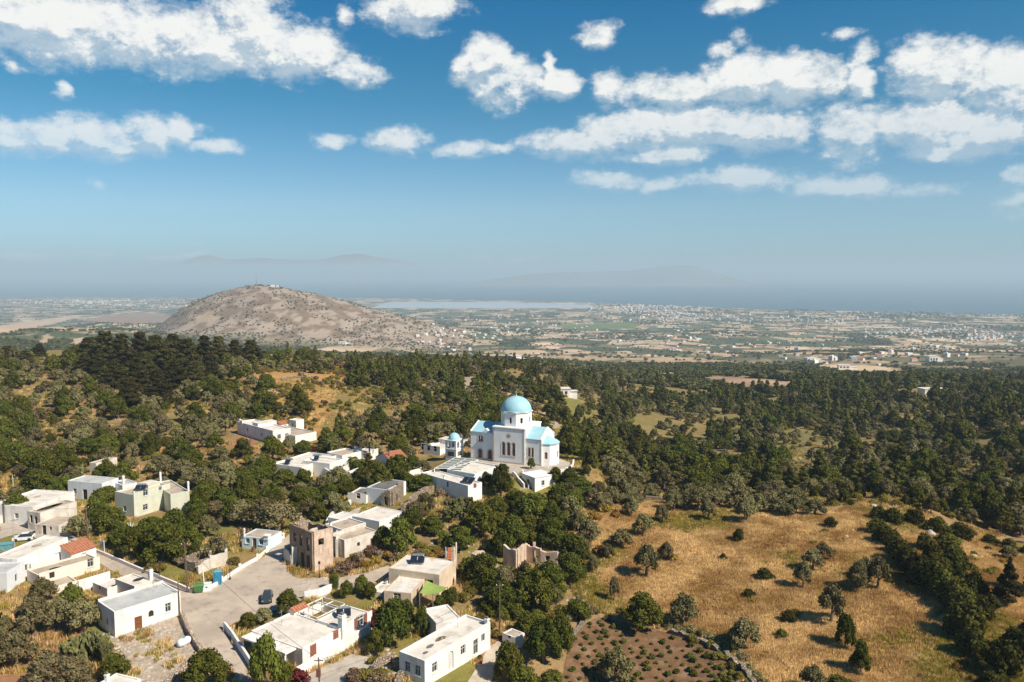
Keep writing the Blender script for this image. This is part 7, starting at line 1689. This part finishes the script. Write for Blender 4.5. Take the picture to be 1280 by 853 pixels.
# ------------------------------------------------------------------ ground cover
def grass():
    r=np.random.default_rng(2)
    def tuft(n,h,w,mat,seed,lean=.35):
        q=np.random.default_rng(seed); V=[];Fc=[]
        for k in range(n):
            a=q.uniform(0,6.28); b=q.uniform(0,6.28); x,y=w*q.random()*math.cos(a),w*q.random()*math.sin(a); L=h*q.uniform(.6,1.2); dx,dy=lean*L*math.cos(b),lean*L*math.sin(b); s=.035; c_,s_=math.cos(a)*s,math.sin(a)*s
            i=len(V); V+=[(x-c_,y-s_,-.05),(x+c_,y+s_,-.05),(x+dx*.5+c_*.6,y+dy*.5+s_*.6,L*.6),(x+dx*.5-c_*.6,y+dy*.5-s_*.6,L*.6),(x+dx,y+dy,L)]; Fc+= [(i,i+1,i+2,i+3),(i+3,i+2,i+4,i+4)]
        v=np.array(V); f=[t for t in Fc]; me=bpy.data.meshes.new('tuft'); me.from_pydata([tuple(p) for p in v],[],[t if t[2]!=t[3] else t[:3] for t in f]); me.materials.append(MATS[mat]); me.update(); return me
    gold=[tuft(22,.55,.45,'grass_gold',k) for k in range(4)]; grn=[tuft(22,.5,.45,'grass_green',10+k) for k in range(4)]
    n=230000; y=r.uniform(88,185,n); s=r.uniform(-.02,.80,n); x=s*y; z=G(x,y); u,v=proj(x,y,z)
    n1=fbm(x,y,9,3,1)-.5; n2=fbm(x,y,9,3,2)-.5
    k=inpoly(u+n1*26,v+n2*16,DRY)&(v<870)&(u<1295)&free_mask(x,y); x,y,z,u,v=x[k],y[k],z[k],u[k],v[k]
    gy=sstep(fbm(x,y,20,4,14)+.25*sstep(u,830,720)+.18*sstep(v,740,850)*sstep(u,1080,1180),.54,.70); dens=.35+.65*sstep(fbm(x,y,7,4,13),.36,.60)
    keep=r.random(len(x))<dens; gr=r.random(len(x))<gy*.85
    for nm,msh,kk in (('dry_grass',gold,keep&~gr),('green_grass',grn,keep&gr)):
        m=kk.sum(); q=r.uniform(.55,1.05,m); scatter(nm,msh,np.stack([x[kk],y[kk],z[kk]],1),np.stack([q,q,q*r.uniform(.7,1.3,m)],1),seed=3)
    # weeds and rough herbs over the other open ground of the village slopes
    n=80000; y=r.uniform(75,330,n)**1.0; s=r.uniform(-.90,.85,n); x=s*y; z=G(x,y); u,v=proj(x,y,z); k=(v<1000)&free_mask(x,y)&~inpoly(u,v,DRY)&~inpoly(u,v,OPEN[1])&(fbm(x,y,8,3,61)>.46); x,y,z=x[k],y[k],z[k]
    q=r.uniform(.7,1.6,len(x)); scatter('weeds',grn[:2]+gold[:2],np.stack([x,y,z],1),np.stack([q,q,q],1),seed=4)
    # loose stones
    st=[]
    for k in range(4):
        q=random.Random(k); bm=bmesh.new(); bmesh.ops.create_icosphere(bm,subdivisions=2,radius=.5)
        for vv in bm.verts: vv.co*=q.uniform(.75,1.15); vv.co.z*=.7
        me=bpy.data.meshes.new('stone'); bm.to_mesh(me); bm.free(); me.materials.append(MATS['rock']); st.append(me)
    P=[]
    for poly,m in (([(130,790),(222,771),(250,822),(240,860),(165,860)],500),([(1035,650),(1090,660),(1100,672),(1030,676)],40),([(980,730),(1010,770),(1000,800),(960,760)],60),([(1200,690),(1240,690),(1230,712),(1195,705)],60),([(480,640),(560,620),(600,690),(560,700),(500,690)],160),([(455,790),(500,820),(500,866),(450,850)],120),([(600,690),(720,720),(700,790),(600,760)],80),([(370,730),(412,720),(412,735),(375,742)],50)):
        w=[at(a,b) for a,b in poly]; x0,x1=min(p.x for p in w),max(p.x for p in w); y0,y1=min(p.y for p in w),max(p.y for p in w); q=[(p.x,p.y) for p in w]
        for _ in range(m*2):
            a,b=r.uniform(x0,x1),r.uniform(y0,y1)
            if inpoly(np.array([a]),np.array([b]),q)[0]: P.append((a,b,g(a,b)))
    sc=r.uniform(.12,.6,len(P))**1.2; scatter('rubble',st,P,np.stack([sc*1.4,sc*1.2,sc],1),seed=6)
    for i,(u,v,w,lab) in enumerate([(1092,635,2.6,'big pale boulder at the upper edge of the grass field among bushes'),(1163,670,3.4,'large pinkish boulder beside the track at the end of the field'),(1076,652,1.6,'flat white rock in the grass below the big pale boulder'),(1058,672,1.5,'white rock standing alone beside the flat rocks of the field'),(1066,664,1.3,'small white rock on the green patch of the field'),(1068,640,1.2,'pale stone at the bushes close to the big boulder'),(1218,698,2.2,'weathered rock ledge on the bare slope near the lone fir'),(978,632,2.0,'white boulder under the olive trees at the field edge'),(590,660,2.2,'pale rock outcrop beneath the prickly pears'),(600,648,3.0,'broad flat rock outcrop below the long church house')]):
        p=at(u,v); bm=bmesh.new(); bmesh.ops.create_icosphere(bm,subdivisions=3,radius=.5); q=random.Random(i)
        off=q.uniform(0,50)
        for vv in bm.verts: k=.8+.5*float(fbm(np.array([vv.co.x*3+off]),np.array([vv.co.y*3+vv.co.z*2]),1,3)[0]); vv.co*=k; vv.co.z*=.55
        me=bpy.data.meshes.new('boulder'); bm.to_mesh(me); bm.free(); me.materials.append(MATS['rock']); o=link(bpy.data.objects.new('boulder',me)); o.location=(p.x,p.y,p.z+.08*w); o.scale=(w*.62,w*.5,w*.85); o.rotation_euler=(0,0,i); tag(o,lab,'boulder','pale boulders')
grass()
# ------------------------------------------------------------------ the far plain
def far():
    r=np.random.default_rng(8)
    P=[]
    for k in range(4):
        rnd=random.Random(k); bl=rb(rnd,5,1.0,.9,1.7,.7,1.0,.8); v,f=leafmesh('far',bl,26,.8,'leaf_pine',k); P.append((v,f))
    foliage('leaf_far',(.050,.060,.020),(.12,.115,.045),.1,.3)
    far_m=[npmesh('far_tree',v,f,'leaf_far') for v,f in P]
    n=110000; y=np.exp(r.uniform(math.log(560),math.log(8300),n)); s=r.uniform(-.95,.95,n); x=s*y; y=np.where(True,y,y); z=G(x,y)
    lines=np.abs(((x*math.cos(.42)+y*math.sin(.42))/95)%1-.5)>.46; lines|=np.abs(((y*math.cos(.42)-x*math.sin(.42))/140)%1-.5)>.46
    m=fbm(x,y*.6,np.where(y<1300,60.,230.),4,71) if False else np.where(y<1300,fbm(x,y,50,4,72),fbm(x,y*.6,230,4,71)); mid=y<1200
    keep=np.where(mid, m>.40, (m>.60)|(lines&(r.random(n)<.45)))
    lg=(s<-.28)&(y>1150)&(y<1700)&(fbm(x,y,200,3,75)>.42); keep|=lg
    hill=(np.interp(s,HS,HZ,left=-400,right=-400)>-165)&(y>1900)&(y<3500); keep=np.where(hill,(fbm(x,y,90,3,73)>.45),keep)
    uu,vv=proj(x,y,z)
    for P_,_c in FARP: keep&=~inpoly(uu,vv,P_)
    keep&=(z>SEA+.3); lagoon=(s>-.19)&(s<.12)&(y>6200); keep&=~lagoon
    x,y,z=x[keep],y[keep],z[keep]; q=r.uniform(2.2,4.6,len(x))*(1+sstep(y,2200,6000)*.9)/2.0*1.15; q=np.where((y>1900)&(y<3500)&(z>-160),q*.75,q)
    scatter('far_trees',far_m,np.stack([x,y,z-.3],1),np.stack([q,q,q*.9],1),seed=9)
    # houses of the plain
    def hm(kind):
        m=MB(); w,l,h=(11,9,4.5) if kind==0 else (9,9,7) if kind==1 else (26,14,6) if kind==2 else (11,8,4)
        m.box((-w/2,-l/2,-3),(w,0,0),(0,l,0),(0,0,h+3),0)
        if kind==3: m.poly([(-w/2-.4,-l/2-.4,h),(w/2+.4,-l/2-.4,h),(w/2+.4,0,h+2.4),(-w/2-.4,0,h+2.4)],1); m.poly([(w/2+.4,l/2+.4,h),(-w/2-.4,l/2+.4,h),(-w/2-.4,0,h+2.4),(w/2+.4,0,h+2.4)],1)
        else:
            for a in ((-w/2,-l/2,w,.4),(-w/2,l/2-.4,w,.4),(-w/2,-l/2+.4,.4,l-.8),(w/2-.4,-l/2+.4,.4,l-.8)): m.box((a[0],a[1],h),(a[2],0,0),(0,a[3],0),(0,0,.6),0)
            if kind==1: m.box((-w*.2,-l*.1,h),(3,0,0),(0,3,0),(0,0,2.4),0)
        for fl in range(2 if kind==1 else 1):
            for k in range(3): 
                X=-w*.36+k*w*.3; m.box((X,-l/2-.05,1+fl*3.2),(1.2,0,0),(0,.06,0),(0,0,1.4),2); m.box((X,l/2-.01,1+fl*3.2),(1.2,0,0),(0,.06,0),(0,0,1.4),2)
        me=bpy.data.meshes.new('farmhouse'); me.from_pydata(m.v,[],m.f)
        for q in ('whitewash','roof_tile_flat','glass_dark'): me.materials.append(MATS[q])
        me.polygons.foreach_set('material_index',m.m); me.update(); return me
    H=[hm(0),hm(1),hm(2),hm(3)]
    cl=[ # cluster: u, v, half u, half v, number of things, number in the mass, phrase
     (805,386,62,7,60,330,'in the dense town by the sea'),(860,396,70,9,34,130,'in the outskirts of the seaside town'),(120,376,100,3.5,50,170,'in the coastal town beside the bare hill'),(150,382,80,4,16,50,'in the fields before that coastal town'),
     (1150,415,62,8,44,120,'in the white village far beyond the wood'),(1235,420,40,8,24,70,'at the edge of the far white village'),(1020,400,110,8,24,80,'among the pale fields of the middle plain'),(640,410,90,14,22,60,'among the fields between hill and seaside town'),(560,425,60,14,16,20,'in the stony fields below the bare hill'),
     (900,425,140,16,22,30,'scattered over fields below the seaside town'),(1100,445,130,12,14,16,'on the near fields beyond the wood')]
    cnt=0; FARL={}; mass=[]; msc=[]
    for (u,v,a,b,nt_,nm_,ph) in cl:
        for i in range(nt_+nm_):
            uu=u+np.clip(r.normal(),-2,2)*a*.55; vv=v+np.clip(r.normal(),-2,2)*b*.5
            p=at(uu,vv)
            if p.z<SEA+.5 or p.y<1200 or p.y>8600: continue
            s=r.uniform(.6,1.15)*(1+.35*(p.y>4500))
            if i<nt_ and cnt<290:
                k=int(r.choice(4,p=[.5,.22,.13,.15])); o=link(bpy.data.objects.new('farmhouse' if k!=2 else 'warehouse',H[k])); o.location=(p.x,p.y,p.z); o.rotation_euler=(0,0,r.uniform(0,3.1)); o.scale=(s,s,s)
                FARL.setdefault((k,ph),[]).append((uu,o)); tag(o,('small flat white house ','taller white block ','long pale warehouse ','white house with a tiled roof ')[k]+ph,'house' if k!=2 else 'warehouse','distant buildings '+ph); cnt+=1
            else: mass.append(tuple(p)); msc.append((s,s,s))
    for l in FARL.values():
        l.sort(key=lambda t:t[0])
        for i,(uu,o) in enumerate(l):
            if len(l)>1: o['label']=ordw(i+1)+' '+o['label'].replace('with a tiled roof','with tiled roof').replace('white house with','house with').replace(' in ',' from the left in ',1).replace(' among ',' from the left among ',1).replace(' at the edge',' from the left at the edge',1).replace(' on the near',' from the left on the near',1).replace(' scattered',' from the left',1)
    scatter('far_town',[H[0],H[1],H[0],H[3]],mass,msc,seed=12)
    def villa(u,v,w,l,h,lab,rz=0,red=False):
        p=at(u,v); root=empty('villa',(p.x,p.y,p.z),lab,'house',rz=rz); m=MB(); m.box((-w/2,-l/2,-2),(w,0,0),(0,l,0),(0,0,h+2)); m.box((w/2,-l*.3,-2),(w*.5,0,0),(0,l*.6,0),(0,0,h*.6+2)); m.build('wall','whitewash',root)
        m=MB(); m.box((-w/2-.4,-l/2-.4,h),(w+.8,0,0),(0,l+.8,0),(0,0,.35)); m.box((w/2+.42,-l*.3-.4,h*.6),(w*.5,0,0),(0,l*.6+.8,0),(0,0,.3)); m.build('roof','roof_tile_flat' if red else 'roof_white',root)
        for k in range(3): m=MB(); m.box((-w*.4+k*w*.28,-l/2-.06,h*.25),(w*.16,0,0),(0,.05,0),(0,0,h*.45)); m.build('window','glass_dark',root)
    villa(1164,494,15,8,4.5,'low modern white villa in a clearing of the wood',R(8)); villa(836,473,10,8,4,'small white house in the brown fields beyond the scrubby slope',R(20)); villa(1013,451,22,12,6,'wide white house at the edge of the big beige field',R(15)); villa(1026,455,14,10,5,'white house beside the big beige field',R(5)); villa(1055,461,16,10,5,'white farmhouse standing on the big beige field',R(-10))
    villa(1165,452,18,16,10,'square grey-white block on the green part of the plain',0); villa(428,430,20,12,6,'white farmhouse at the foot of the bare brown hill',R(10)); villa(643,455,9,8,7,'grey-white block house on the ridge left of the dome',R(30)); villa(840,438,26,10,5,'long red-roofed farm building among the olive rows',R(5),True); villa(1185,436,20,10,5,'white house with a broad roof on the green plain',R(5))
    villa(690,412,24,14,6,'white barn beside the bright green field',R(5)); villa(702,494,8,6,3.5,'pale hut in the scrub of the wooded slope',R(5))
far()
# ------------------------------------------------------------------ the air
def haze():
    m=bpy.data.materials.new('haze_air'); m.use_nodes=True; t=NT(m.node_tree); t.n.clear(); MATS['haze_air']=m
    out=t.new('ShaderNodeOutputMaterial'); v=t.new('ShaderNodeVolumePrincipled'); v.inputs['Color'].default_value=(.66,.86,1.0,1); v.inputs['Density'].default_value=HAZE; v.inputs['Anisotropy'].default_value=.0
    t.l.new(v.outputs[0],out.inputs['Volume']); q=MB(); q.box((-75000,-3000,SEA-1),(150000,0,0),(0,100000,0),(0,0,320-SEA)); o=q.build('haze','haze_air'); tag(o,kind='stuff')
HAZE=1.05e-4
haze()
